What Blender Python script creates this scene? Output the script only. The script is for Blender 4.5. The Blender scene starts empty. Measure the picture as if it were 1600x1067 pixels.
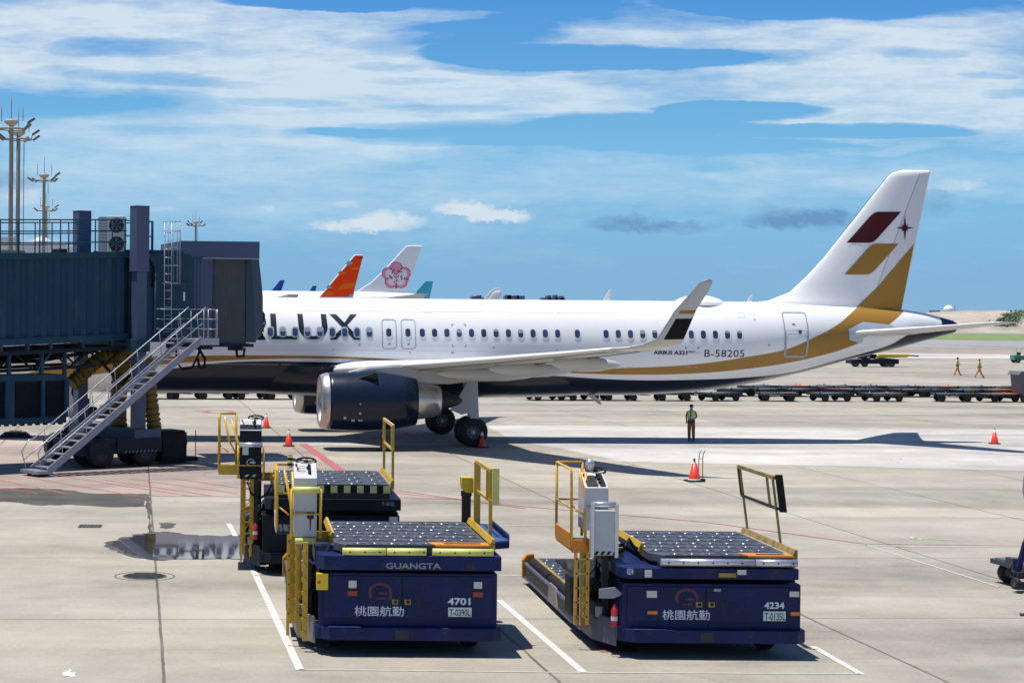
import bpy, bmesh, math, random
from math import radians, sin, cos, pi, sqrt
from mathutils import Vector, Matrix
random.seed(7)
R = radians
scene = bpy.context.scene
COL = scene.collection
# ------------------------------------------------------------ camera, sky, sun, exposure
F_ = 2810.0; PX0, PY0 = 380.0, 485.0; CAMZ = 5.6; ROLL = R(0.5)
cd = bpy.data.cameras.new("camera"); cam = bpy.data.objects.new("camera", cd); COL.objects.link(cam)
cam.location = (0, 0, CAMZ)
cam.rotation_euler = (Matrix.Rotation(R(90), 3, 'X') @ Matrix.Rotation(ROLL, 3, 'Z')).to_euler()
cd.sensor_width = 36; cd.lens = 36 * F_ / 1600
cd.shift_x = (800 - PX0) / 1600; cd.shift_y = -(533.5 - PY0) / 1600
cd.clip_start = 0.5; cd.clip_end = 30000
scene.camera = cam
vs = scene.view_settings
vs.view_transform = 'Standard'; vs.look = 'None'; vs.gamma = 1; vs.use_curve_mapping = False
vs.exposure = 0.15
SUNV = Vector((-0.215, 0.015, 1.0)).normalized()      # towards the sun
sl = bpy.data.lights.new("sun", 'SUN'); sl.energy = 5.0; sl.angle = R(0.53); sl.color = (1.0, 0.955, 0.88)
so = bpy.data.objects.new("sun", sl); COL.objects.link(so)
so.rotation_euler = SUNV.to_track_quat('Z', 'Y').to_euler(); so.location = (0, 0, 60)

def px2d(px, py):
    a, b = px - PX0, py - PY0
    return (a * cos(ROLL) + b * sin(ROLL)) / F_, (-a * sin(ROLL) + b * cos(ROLL)) / F_
def G(px, py, z=0.0):                       # point on the ground (height z) seen at that spot
    u, v = px2d(px, py); Y = (CAMZ - z) / v
    return Vector((u * Y, Y, z))
def P(px, py, Y):
    u, v = px2d(px, py)
    return Vector((u * Y, Y, CAMZ - v * Y))

def build_world():
    w = bpy.data.worlds.new("World"); scene.world = w; w.use_nodes = True
    nt = w.node_tree; N = nt.nodes; L = nt.links
    for n in list(N): N.remove(n)
    out = N.new('ShaderNodeOutputWorld'); bg = N.new('ShaderNodeBackground')
    sky = N.new('ShaderNodeTexSky'); sky.sky_type = 'NISHITA'; sky.sun_disc = False
    sky.sun_elevation = math.asin(SUNV.z); sky.sun_rotation = math.atan2(SUNV.x, SUNV.y)
    sky.altitude = 0; sky.air_density = 1.0; sky.dust_density = 0.4; sky.ozone_density = 3.0
    tc = N.new('ShaderNodeTexCoord')
    def M(op, a, b=None, c=None, clamp=False):
        n = N.new('ShaderNodeMath'); n.operation = op; n.use_clamp = clamp
        for i, x in enumerate((a, b, c)):
            if x is None: continue
            if isinstance(x, (int, float)): n.inputs[i].default_value = x
            else: L.new(x, n.inputs[i])
        return n.outputs[0]
    sep = N.new('ShaderNodeSeparateXYZ'); L.new(tc.outputs['Generated'], sep.inputs[0])
    x, y, z = sep.outputs
    ay = M('MAXIMUM', M('ABSOLUTE', y), 0.05)
    u = M('DIVIDE', x, ay); v = M('DIVIDE', z, ay)
    comb = N.new('ShaderNodeCombineXYZ'); L.new(u, comb.inputs[0]); L.new(v, comb.inputs[1]); L.new(M('SIGN', y), comb.inputs[2])
    def noise(scx, scy, detail=6, rough=.55, dist=0.0, off=(0, 0, 0), scale=1.0):
        mp = N.new('ShaderNodeMapping'); L.new(comb.outputs[0], mp.inputs[0])
        mp.inputs['Scale'].default_value = (scx, scy, 1); mp.inputs['Location'].default_value = off
        n = N.new('ShaderNodeTexNoise'); n.inputs['Scale'].default_value = scale; n.inputs['Detail'].default_value = detail
        n.inputs['Roughness'].default_value = rough; n.inputs['Distortion'].default_value = dist
        L.new(mp.outputs[0], n.inputs['Vector']); return n.outputs['Fac']
    # warped coordinates for the cloud patches
    w1 = M('MULTIPLY', M('SUBTRACT', noise(7, 26, 5, .55, off=(3, 1, 0)), .5), .17)
    w2 = M('MULTIPLY', M('SUBTRACT', noise(11, 46, 8, .66, off=(7, 5, 0)), .5), .024)
    w3 = M('MULTIPLY', M('SUBTRACT', noise(7, 12, 3, .5, off=(1, 9, 0)), .5), .022)
    uu = M('ADD', u, w1); vv = M('ADD', M('ADD', v, w2), w3)
    w4 = M('MULTIPLY', M('SUBTRACT', noise(70, 110, 7, .68, off=(2, 2, 0)), .5), .013)
    cneg = (M('ADD', u, M('MULTIPLY', w1, .35)), M('ADD', v, M('MULTIPLY', M('ADD', w2, w3), .40)))
    uc = M('ADD', u, M('MULTIPLY', w4, 1.6)); vc = M('ADD', v, w4)
    def blob(px, py, rx, ry, amp, tilt=0.0, soft=1.0, cu=None):
        a, b = px2d(px, py); b = -b
        U, V = (uu, vv) if cu is None else cu
        du = M('SUBTRACT', U, a); dv = M('SUBTRACT', M('SUBTRACT', V, b), M('MULTIPLY', du, tilt))
        q = M('ADD', M('POWER', M('ABSOLUTE', M('DIVIDE', du, rx / F_)), 2.0), M('POWER', M('ABSOLUTE', M('DIVIDE', dv, ry / F_)), 2.0))
        g = M('SUBTRACT', 1.0, q, clamp=True)            # 1 at centre, 0 at rim
        return M('MULTIPLY', M('POWER', g, soft), amp)
    def total(lst, cu=None):
        s = None
        for t in lst:
            r = blob(*t[:5], tilt=(t[5] if len(t) > 5 else 0), soft=(t[6] if len(t) > 6 else 1.0), cu=cu)
            s = r if s is None else M('ADD', s, r)
        return s
    pos = [(300, 60, 520, 120, 1.0), (60, 90, 260, 90, .7), (560, 130, 380, 110, .9), (640, 170, 260, 75, .6),
           (860, 130, 260, 48, .9, .10), (900, 170, 220, 36, .8), (1060, 60, 330, 50, 1.0, -.02), (1260, 65, 200, 45, .5),
           (1400, 140, 330, 95, 1.1), (1180, 135, 190, 32, .8, .05), (1500, 90, 220, 90, .7), (1560, 190, 220, 50, .7), (1380, 195, 190, 28, .6),
           (1390, 238, 120, 10, .5), (420, 200, 420, 55, .55), (200, 240, 460, 70, .50), (700, 205, 200, 24, .3), (700, 250, 420, 34, .32), (1120, 250, 300, 22, .25),
           (300, 300, 560, 74, .50), (980, 292, 480, 40, .46), (1400, 282, 400, 36, .46), (700, 330, 700, 40, .20), (1250, 265, 200, 10, .2), (1560, 300, 140, 18, .3), (640, 345, 500, 40, .10),
           (1000, 20, 400, 30, .25), (1450, 30, 300, 40, .3)]
    neg = [(205, 76, 130, 18, .55), (500, 4, 160, 14, 1.2), (760, 4, 200, 16, .4), (720, 60, 180, 30, .5, .05), (930, 90, 280, 22, .9, -.02), (860, 98, 230, 18, .5),
           (1000, 28, 260, 22, .4), (240, 126, 150, 12, .5, -.04), (440, 158, 100, 9, .4), (140, 165, 260, 26, .35), (760, 205, 260, 24, .8), (1160, 175, 150, 16, 1.0), (1000, 195, 200, 18, .4),
           (1380, 206, 170, 13, 1.0, -.02), (600, 103, 70, 8, .35), (630, 122, 90, 6, .25), (1300, 10, 300, 24, .6), (1590, 150, 60, 10, .5), (1440, 86, 90, 12, .35), (1180, 95, 150, 14, .45), (700, 165, 120, 7, .35), (880, 180, 130, 7, .35), (1240, 205, 120, 12, .7), (1020, 210, 120, 12, .5), (90, 112, 60, 8, .25), (1140, 230, 260, 14, .25), (380, 205, 240, 12, .3), (1560, 120, 50, 6, .3), (660, 40, 90, 8, .3), (560, 205, 100, 8, .4)]
    streak = noise(6, 38, 9, .66, .35); streak2 = noise(22, 120, 8, .70, .25, off=(4, 3, 0)); puff = noise(34, 90, 7, .66, .2, off=(8, 1, 0))
    st = M('ADD', M('ADD', M('MULTIPLY', M('SUBTRACT', streak, .5), 2.0), M('MULTIPLY', M('SUBTRACT', streak2, .5), 1.3)), M('MULTIPLY', M('SUBTRACT', puff, .5), .9))
    dens = M('SUBTRACT', M('MULTIPLY', M('MINIMUM', total(pos), 1.15), .78), M('MULTIPLY', total([(*t[:5], t[5] if len(t) > 5 else 0, .6) for t in neg], cneg), 1.25))
    front = M('GREATER_THAN', y, 0.0)
    high = M('MULTIPLY', M('SUBTRACT', v, .172), 12.0, clamp=True)
    generic = M('MULTIPLY', M('ADD', M('SUBTRACT', noise(1.6, 5, 6, .6, .5, off=(11, 4, 0)), .54), 0), 3.2)
    gmix = M('MAXIMUM', M('SUBTRACT', 1.0, front), high)
    side = M('MULTIPLY', M('SUBTRACT', M('ABSOLUTE', M('SUBTRACT', u, .15)), .40), 6.0, clamp=True)
    gmix = M('MAXIMUM', gmix, side)
    dens = M('ADD', M('MULTIPLY', dens, M('SUBTRACT', 1.0, gmix)), M('MULTIPLY', generic, gmix))
    dens = M('ADD', dens, M('MULTIPLY', st, M('ADD', M('MULTIPLY', dens, .50, clamp=True), .42)))
    hfade = M('MULTIPLY', v, 30.0, clamp=True)
    dens = M('MULTIPLY', M('MULTIPLY', dens, 1.0, clamp=True), hfade, clamp=True)
    mr = N.new('ShaderNodeMapRange'); mr.interpolation_type = 'LINEAR'
    L.new(dens, mr.inputs[0]); mr.inputs[1].default_value = -.05; mr.inputs[2].default_value = 1.0; mr.inputs[4].default_value = .90
    cu = (uc, vc)
    cum = total([(545, 352, 72, 13, 2.2), (606, 346, 66, 19, 2.2), (716, 325, 42, 15, 2.4), (755, 333, 56, 14, 2.4), (795, 339, 44, 12, 2.2), (30, 308, 52, 20, 1.4), (60, 380, 60, 14, 1.0),
                 (540, 321, 26, 8, .9), (418, 326, 16, 7, .9), (1490, 290, 34, 15, .9), (1522, 287, 22, 12, .9), (1440, 290, 30, 14, .5), (250, 324, 40, 8, .5)], cu)
    dark = total([(985, 350, 78, 16, 1.3), (1050, 357, 70, 12, .9), (1250, 344, 100, 20, 1.3), (1300, 338, 60, 16, .8), (1210, 350, 60, 14, .6), (1200, 325, 40, 9, .5), (1465, 318, 40, 26, .7), (10, 285, 70, 26, .9), (1100, 352, 50, 9, .4)], cu)
    cn = noise(110, 160, 5, .6, off=(5, 5, 0))
    cumf = M('MULTIPLY', M('MULTIPLY', M('SUBTRACT', M('MULTIPLY', cum, M('ADD', M('MULTIPLY', cn, 1.5), .1)), .12), .60, clamp=True), .92)
    darkf = M('MULTIPLY', M('SUBTRACT', M('MULTIPLY', dark, M('ADD', M('MULTIPLY', cn, 1.6), .1)), .10), .75, clamp=True)
    def mix(f, a, b):
        m = N.new('ShaderNodeMix'); m.data_type = 'RGBA'; L.new(f, m.inputs[0])
        for s, i in ((a, 6), (b, 7)):
            if isinstance(s, tuple): m.inputs[i].default_value = (*s, 1)
            else: L.new(s, m.inputs[i])
        return m.outputs[2]
    S = 1.0 / 0.10
    # clear-sky colour by height: a tint laid on the Nishita sky
    ramp = N.new('ShaderNodeValToRGB'); e = ramp.color_ramp.elements
    L.new(M('MULTIPLY', M('ABSOLUTE', v), 4.0, clamp=True), ramp.inputs[0])
    stops = [(0.0, (.19, .40, .62)), (.08, (.165, .385, .64)), (.20, (.165, .42, .67)), (.34, (.155, .44, .71)), (.50, (.085, .345, .67)), (.70, (.035, .25, .64)), (1.0, (.025, .11, .34))]
    e[0].position, e[0].color = stops[0][0], (*stops[0][1], 1); e[1].position, e[1].color = stops[-1][0], (*stops[-1][1], 1)
    for p_, c_ in stops[1:-1]:
        k = e.new(p_); k.color = (*c_, 1)
    vm = N.new('ShaderNodeVectorMath'); vm.operation = 'SCALE'; L.new(ramp.outputs[0], vm.inputs[0]); vm.inputs['Scale'].default_value = S
    base = mix(M('ADD', .92, 0.0), sky.outputs[0], vm.outputs[0])
    ccol = mix(M('MULTIPLY', v, 7.0, clamp=True), (.40 * S, .60 * S, .78 * S), (.63 * S, .72 * S, .79 * S))
    c1 = mix(mr.outputs[0], base, ccol)
    c2 = mix(darkf, c1, (.135 * S, .29 * S, .50 * S))
    # cumulus: white tops, blue-grey feet
    c3 = mix(cumf, c2, (.62 * S, .70 * S, .77 * S))
    L.new(c3, bg.inputs[0]); bg.inputs[1].default_value = 0.10
    L.new(bg.outputs[0], out.inputs[0])
    w.cycles.sampling_method = 'MANUAL'; w.cycles.sample_map_resolution = 512
build_world()

# ------------------------------------------------------------ materials
MATS = {}
def mat(name, col, rough=.5, metal=0.0, var=.0, vscale=4.0, bump=0.0, bscale=30.0, coat=0.0, spec=.5, dirt=None, dscale=2.0, dthr=.6, stretch=(1, 1, 1)):
    if name in MATS: return MATS[name]
    m = bpy.data.materials.new(name); m.use_nodes = True; MATS[name] = m
    nt = m.node_tree; N = nt.nodes; L = nt.links; b = N['Principled BSDF']
    b.inputs['Roughness'].default_value = rough; b.inputs['Metallic'].default_value = metal
    b.inputs['Coat Weight'].default_value = coat; b.inputs['Coat Roughness'].default_value = .06
    b.inputs['Specular IOR Level'].default_value = spec
    b.inputs['Base Color'].default_value = (*col, 1)
    tc = N.new('ShaderNodeTexCoord'); mp = N.new('ShaderNodeMapping'); L.new(tc.outputs['Object'], mp.inputs[0]); mp.inputs['Scale'].default_value = stretch
    n = N.new('ShaderNodeTexNoise'); n.inputs['Scale'].default_value = vscale; n.inputs['Detail'].default_value = 6; n.inputs['Roughness'].default_value = .6
    L.new(mp.outputs[0], n.inputs['Vector'])
    mr = N.new('ShaderNodeMapRange'); L.new(n.outputs['Fac'], mr.inputs[0]); mr.inputs[1].default_value = .3; mr.inputs[2].default_value = .7
    mr.inputs[3].default_value = 1 - var; mr.inputs[4].default_value = 1 + var * .6
    mul = N.new('ShaderNodeVectorMath'); mul.operation = 'SCALE'; mul.inputs[0].default_value = col; L.new(mr.outputs[0], mul.inputs['Scale'])
    last = mul.outputs[0]
    if dirt:
        n2 = N.new('ShaderNodeTexNoise'); n2.inputs['Scale'].default_value = dscale; n2.inputs['Detail'].default_value = 9; n2.inputs['Roughness'].default_value = .7
        L.new(mp.outputs[0], n2.inputs['Vector'])
        r2 = N.new('ShaderNodeMapRange'); L.new(n2.outputs['Fac'], r2.inputs[0]); r2.inputs[1].default_value = dthr; r2.inputs[2].default_value = dthr + .12; r2.inputs[4].default_value = .8
        mx = N.new('ShaderNodeMix'); mx.data_type = 'RGBA'; L.new(r2.outputs[0], mx.inputs[0]); L.new(last, mx.inputs[6]); mx.inputs[7].default_value = (*dirt, 1)
        last = mx.outputs[2]
    L.new(last, b.inputs['Base Color'])
    rr = N.new('ShaderNodeMapRange'); L.new(n.outputs['Fac'], rr.inputs[0]); rr.inputs[1].default_value = .3; rr.inputs[2].default_value = .7
    rr.inputs[3].default_value = max(.02, rough - .08); rr.inputs[4].default_value = min(1, rough + .1); L.new(rr.outputs[0], b.inputs['Roughness'])
    if bump:
        n3 = N.new('ShaderNodeTexNoise'); n3.inputs['Scale'].default_value = bscale; n3.inputs['Detail'].default_value = 4; L.new(mp.outputs[0], n3.inputs['Vector'])
        bp = N.new('ShaderNodeBump'); bp.inputs['Strength'].default_value = bump; bp.inputs['Distance'].default_value = .02
        L.new(n3.outputs['Fac'], bp.inputs['Height']); L.new(bp.outputs[0], b.inputs['Normal'])
    return m

# ------------------------------------------------------------ mesh builder
class MB:
    def __init__(s): s.v = []; s.f = []; s.m = []; s.mats = []; s.sm = []
    def mi(s, m):
        if m not in s.mats: s.mats.append(m)
        return s.mats.index(m)
    def add(s, vs_, fs, m, smooth=False, M4=None):
        k = len(s.v); i = s.mi(m)
        for p in vs_:
            p = Vector(p)
            s.v.append(tuple(M4 @ p if M4 is not None else p))
        for f in fs:
            s.f.append(tuple(k + j for j in f)); s.m.append(i); s.sm.append(smooth)
    def box(s, x0, x1, y0, y1, z0, z1, m, M4=None):
        v = [(x, y, z) for z in (z0, z1) for y in (y0, y1) for x in (x0, x1)]
        s.add(v, [(0, 2, 3, 1), (4, 5, 7, 6), (0, 1, 5, 4), (2, 6, 7, 3), (0, 4, 6, 2), (1, 3, 7, 5)], m, M4=M4)
    def bar(s, a, b, w, h, m, up=(0, 0, 1)):
        a, b = Vector(a), Vector(b); d = (b - a); L_ = d.length
        if L_ < 1e-6: return
        d /= L_; u = Vector(up)
        if abs(d.dot(u)) > .98: u = Vector((0, 1, 0))
        sx = d.cross(u).normalized(); uz = sx.cross(d)
        v = []
        for q in (a, b):
            for i, j in ((-1, -1), (1, -1), (1, 1), (-1, 1)): v.append(q + sx * (i * w / 2) + uz * (j * h / 2))
        s.add(v, [(0, 1, 2, 3), (7, 6, 5, 4), (0, 4, 5, 1), (1, 5, 6, 2), (2, 6, 7, 3), (3, 7, 4, 0)], m)
    def tube(s, pts, r, m, n=8, rs=None, caps=True):
        pts = [Vector(p) for p in pts]; k = len(pts); v = []; fs = []
        for i, p in enumerate(pts):
            d = (pts[min(i + 1, k - 1)] - pts[max(i - 1, 0)]).normalized()
            u = Vector((0, 0, 1)) if abs(d.z) < .9 else Vector((0, 1, 0))
            a = d.cross(u).normalized(); b = a.cross(d); rr = rs[i] if rs else r
            for j in range(n):
                t = 2 * pi * j / n; v.append(p + a * (rr * cos(t)) + b * (rr * sin(t)))
        for i in range(k - 1):
            for j in range(n):
                fs.append((i * n + j, i * n + (j + 1) % n, (i + 1) * n + (j + 1) % n, (i + 1) * n + j))
        s.add(v, fs, m, smooth=True)
        if caps:
            k0 = len(s.v) - len(v); i_ = s.mi(m)
            s.f.append(tuple(k0 + j for j in reversed(range(n)))); s.m.append(i_); s.sm.append(False)
            s.f.append(tuple(k0 + (k - 1) * n + j for j in range(n))); s.m.append(i_); s.sm.append(False)
    def lathe(s, prof, o, axis, m, n=24, smooth=True):      # prof: (r, t) along axis from o
        o = Vector(o); d = Vector(axis).normalized()
        u = Vector((0, 0, 1)) if abs(d.z) < .9 else Vector((0, 1, 0))
        a = d.cross(u).normalized(); b = a.cross(d); v = []; fs = []
        for r, t in prof:
            for j in range(n):
                q = 2 * pi * j / n; v.append(o + d * t + a * (r * cos(q)) + b * (r * sin(q)))
        for i in range(len(prof) - 1):
            for j in range(n): fs.append((i * n + j, (i + 1) * n + j, (i + 1) * n + (j + 1) % n, i * n + (j + 1) % n))
        s.add(v, fs, m, smooth=smooth)
    def cyl(s, a, b, r, m, n=16): 
        a, b = Vector(a), Vector(b); L_ = (b - a).length
        s.lathe([(0.0001, 0), (r, 0)], a, b - a, m, n, False); s.lathe([(r, 0), (r, L_)], a, b - a, m, n, True); s.lathe([(r, L_), (0.0001, L_)], a, b - a, m, n, False)
    def poly(s, pts, m): s.add(pts, [tuple(range(len(pts)))], m)
    def prism(s, pts, off, m):
        pts = [Vector(p) for p in pts]; off = Vector(off); n = len(pts)
        s.add([*pts, *[p + off for p in pts]], [tuple(range(n)), tuple(reversed(range(n, 2 * n)))] + [(i, i + n, (i + 1) % n + n, (i + 1) % n) for i in range(n)], m)
    def build(s, name, parent=None, bevel=0, loc=None, label=None, recalc=True):
        me = bpy.data.meshes.new(name); me.from_pydata([tuple(p) for p in s.v], [], s.f)
        for m in s.mats: me.materials.append(m)
        me.polygons.foreach_set('material_index', s.m); me.polygons.foreach_set('use_smooth', s.sm); me.update()
        if recalc:
            bm = bmesh.new(); bm.from_mesh(me); bmesh.ops.recalc_face_normals(bm, faces=bm.faces); bm.to_mesh(me); bm.free()
        o = bpy.data.objects.new(name, me); COL.objects.link(o)
        if parent: o.parent = parent
        if loc: o.location = loc
        if bevel:
            b = o.modifiers.new('bevel', 'BEVEL'); b.width = bevel; b.segments = 2; b.limit_method = 'ANGLE'; b.angle_limit = R(40)
        if label: o['label'] = label
        return o
def tag(o, label, cat, group=None):
    o['label'] = label; o['category'] = cat
    if group: o['group'] = group
    return o
def thing(name, label, cat, loc=(0, 0, 0), rz=0.0, group=None):
    o = bpy.data.objects.new(name, None); COL.objects.link(o); o.empty_display_size = .3
    o.location = loc; o.rotation_euler = (0, 0, rz); return tag(o, label, cat, group)
def structure(o): o['kind'] = 'structure'; return o
def dup(root, loc, rz, label, group=None):
    r = root.copy(); COL.objects.link(r); r.location = loc; r.rotation_euler = (0, 0, rz); r['label'] = label
    if group: r['group'] = group
    for ch in list(root.children):
        c = ch.copy(); COL.objects.link(c); c.parent = r
        for g in list(ch.children):
            d = g.copy(); COL.objects.link(d); d.parent = c
    return r
def text_polys(txt, size=1.0, bold=0.0, spacing=1.0):
    """2-D triangles of a line of text: (verts, faces, width, ymin, ymax)"""
    cu = bpy.data.curves.new('t', 'FONT'); cu.body = txt; cu.size = size; cu.offset = bold; cu.space_character = spacing; cu.resolution_u = 3
    o = bpy.data.objects.new('t', cu); COL.objects.link(o)
    bpy.context.view_layer.update()
    me = bpy.data.meshes.new_from_object(o.evaluated_get(bpy.context.evaluated_depsgraph_get()))
    vs_ = [(v.co.x, v.co.y) for v in me.vertices]; fs = [tuple(p.vertices) for p in me.polygons]
    bpy.data.objects.remove(o); bpy.data.curves.remove(cu); bpy.data.meshes.remove(me)
    return vs_, fs
def text_box(mb, txt, x0, x1, z0, z1, y, m, bold=0.0, spacing=1.0, fn=None):
    """text fitted to the box x0..x1, z0..z1 on the plane y (facing -Y), or mapped by fn(x,z)"""
    vs_, fs = text_polys(txt, 1.0, bold, spacing)
    xs = [a for a, b in vs_]; zs = [b for a, b in vs_]
    ax, bx, az, bz = min(xs), max(xs), min(zs), max(zs)
    q = []
    for a, b in vs_:
        X = x0 + (a - ax) / (bx - ax) * (x1 - x0); Z = z0 + (b - az) / (bz - az) * (z1 - z0)
        q.append(fn(X, Z) if fn else (X, y, Z))
    mb.add(q, fs, m)
# ------------------------------------------------------------ ground
TH = R(3.4)
def concrete(name, col, joints=True, var=.10, stain=.5):
    m = bpy.data.materials.new(name); m.use_nodes = True; nt = m.node_tree; N = nt.nodes; L = nt.links; b = N['Principled BSDF']
    b.inputs['Roughness'].default_value = .85
    def M(op, a, c=None, clamp=False):
        n = N.new('ShaderNodeMath'); n.operation = op; n.use_clamp = clamp
        for i, x in enumerate((a, c)):
            if x is None: continue
            if isinstance(x, (int, float)): n.inputs[i].default_value = x
            else: L.new(x, n.inputs[i])
        return n.outputs[0]
    tc = N.new('ShaderNodeTexCoord'); mp = N.new('ShaderNodeMapping'); L.new(tc.outputs['Object'], mp.inputs[0]); mp.inputs['Rotation'].default_value = (0, 0, -TH)
    def noise(sc, det, st=(1, 1, 1), off=(0, 0, 0), rough=.6, dist=0):
        p = N.new('ShaderNodeMapping'); L.new(mp.outputs[0], p.inputs[0]); p.inputs['Scale'].default_value = st; p.inputs['Location'].default_value = off
        n = N.new('ShaderNodeTexNoise'); n.inputs['Scale'].default_value = sc; n.inputs['Detail'].default_value = det; n.inputs['Roughness'].default_value = rough; n.inputs['Distortion'].default_value = dist
        L.new(p.outputs[0], n.inputs['Vector']); return n.outputs['Fac']
    sep = N.new('ShaderNodeSeparateXYZ'); L.new(mp.outputs[0], sep.inputs[0]); x, y = sep.outputs[0], sep.outputs[1]
    wob = M('MULTIPLY', M('SUBTRACT', noise(.9, 5), .5), .06)
    a = M('DIVIDE', M('ADD', M('SUBTRACT', x, .47), wob), 6.0); c = M('DIVIDE', M('ADD', M('SUBTRACT', y, 32.6), wob), 8.1)
    cmb = N.new('ShaderNodeCombineXYZ'); L.new(M('FLOOR', a), cmb.inputs[0]); L.new(M('FLOOR', c), cmb.inputs[1])
    wn = N.new('ShaderNodeTexWhiteNoise'); wn.noise_dimensions = '3D'; L.new(cmb.outputs[0], wn.inputs['Vector'])
    big = M('SUBTRACT', noise(.05, 6, off=(4, 2, 0)), .5); streak = M('SUBTRACT', noise(.10, 7, st=(.35, 2.2, 1), dist=.6, off=(1, 7, 0)), .5)
    mid = M('SUBTRACT', noise(.55, 8, rough=.68, off=(2, 3, 0)), .5); fine = M('SUBTRACT', noise(14, 4, rough=.7), .5)
    f = M('ADD', 1.0, M('MULTIPLY', big, 1.0))
    f = M('ADD', f, M('MULTIPLY', streak, 1.45)); f = M('ADD', f, M('MULTIPLY', mid, .85)); f = M('ADD', f, M('MULTIPLY', fine, .5))
    f = M('ADD', f, M('MULTIPLY', M('SUBTRACT', wn.outputs['Value'], .5), var if joints else 0))
    spots = noise(.35, 9, rough=.72, off=(9, 1, 0)); sp = M('MULTIPLY', M('SUBTRACT', spots, .62), 5.0, clamp=True); f = M('SUBTRACT', f, M('MULTIPLY', sp, .6 * stain))
    drip = M('MULTIPLY', M('SUBTRACT', noise(2.2, 5, rough=.6, off=(5, 5, 0)), .70), 12.0, clamp=True); f = M('SUBTRACT', f, M('MULTIPLY', drip, .5 * stain))
    # tyre tracks: long curving dark streaks
    tr = noise(.06, 3, st=(.25, 3.2, 1), off=(3, 8, 0), dist=1.2); trk = M('MULTIPLY', M('SUBTRACT', .012, M('ABSOLUTE', M('SUBTRACT', tr, .5))), 60.0, clamp=True); f = M('SUBTRACT', f, M('MULTIPLY', trk, .28 * stain))
    if joints:
        def jl(q, sz, w):
            d = M('MULTIPLY', M('ABSOLUTE', M('SUBTRACT', M('FRACT', M('ADD', q, .5)), .5)), sz)
            return M('MULTIPLY', M('SUBTRACT', w, d), 1 / w * 2.2, clamp=True)
        j1 = jl(a, 6.0, .034); j2 = jl(c, 8.1, .028)
        jn = noise(.7, 3, off=(8, 8, 0)); j1 = M('MULTIPLY', j1, M('ADD', .35, jn)); j2 = M('MULTIPLY', j2, M('ADD', .3, jn))
        f = M('MULTIPLY', f, M('SUBTRACT', 1.0, M('MULTIPLY', M('MAXIMUM', j1, j2), .75)))
    # hairline cracks
    vo = N.new('ShaderNodeTexVoronoi'); vo.feature = 'DISTANCE_TO_EDGE'; vo.inputs['Scale'].default_value = .12
    wv = N.new('ShaderNodeVectorMath'); wv.operation = 'ADD'; nz = N.new('ShaderNodeTexNoise'); nz.inputs['Scale'].default_value = .8; nz.inputs['Detail'].default_value = 7; L.new(mp.outputs[0], nz.inputs['Vector'])
    L.new(mp.outputs[0], wv.inputs[0]); L.new(nz.outputs['Color'], wv.inputs[1]); L.new(wv.outputs[0], vo.inputs['Vector'])
    ck = M('MULTIPLY', M('SUBTRACT', .0022, vo.outputs['Distance']), 450.0, clamp=True)
    gate = M('MULTIPLY', M('SUBTRACT', noise(.09, 2, off=(6, 0, 0)), .54), 14.0, clamp=True)
    f = M('MULTIPLY', f, M('SUBTRACT', 1.0, M('MULTIPLY', M('MULTIPLY', ck, gate), .45)))
    hue = N.new('ShaderNodeMix'); hue.data_type = 'RGBA'; L.new(M('MULTIPLY', noise(.12, 5, off=(0, 5, 0)), 1.0, clamp=True), hue.inputs[0])
    hue.inputs[6].default_value = (col[0] * 1.04, col[1] * .985, col[2] * .93, 1); hue.inputs[7].default_value = (col[0] * .96, col[1] * 1.0, col[2] * 1.06, 1)
    sc = N.new('ShaderNodeVectorMath'); sc.operation = 'SCALE'; L.new(hue.outputs[2], sc.inputs[0]); L.new(M('MAXIMUM', f, .1), sc.inputs['Scale'])
    L.new(sc.outputs[0], b.inputs['Base Color'])
    bp = N.new('ShaderNodeBump'); bp.inputs['Strength'].default_value = .25; bp.inputs['Distance'].default_value = .01; L.new(fine, bp.inputs['Height']); L.new(bp.outputs[0], b.inputs['Normal'])
    return m
m_ground = concrete('apron_concrete', (.325, .297, .244))
m_new = concrete('new_concrete', (.45, .43, .40), joints=False, stain=.5)
m_tan = concrete('tan_ground', (.30, .245, .20), joints=False)
m_grey = concrete('grey_asphalt', (.27, .27, .27), joints=False)
m_grass = mat('grass', (.18, .245, .070), .9, var=.4, vscale=.3)
def sheet(name, pts, m, z, kind='structure', jag=0.0, n=0, px=True):
    q = [G(*p, z) if px else Vector((p[0], p[1], z)) for p in pts]
    if n:
        rnd = random.Random(len(pts) * 7 + int(z * 1000)); r = []
        for i, a in enumerate(q):
            b = q[(i + 1) % len(q)]; d = b - a; nrm = Vector((-d.y, d.x, 0)).normalized()
            for k in range(n):
                t = k / n; r.append(a + d * t + (nrm * rnd.uniform(-jag, jag) if k else Vector()))
        q = r
    bm = bmesh.new(); f = bm.faces.new([bm.verts.new(p) for p in q]); bmesh.ops.triangulate(bm, faces=[f])
    for f in bm.faces:
        if f.normal.z < 0: f.normal_flip()
    me = bpy.data.meshes.new(name); bm.to_mesh(me); bm.free(); me.materials.append(m)
    o = bpy.data.objects.new(name, me); COL.objects.link(o)
    if kind: o['kind'] = kind
    return o
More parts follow.
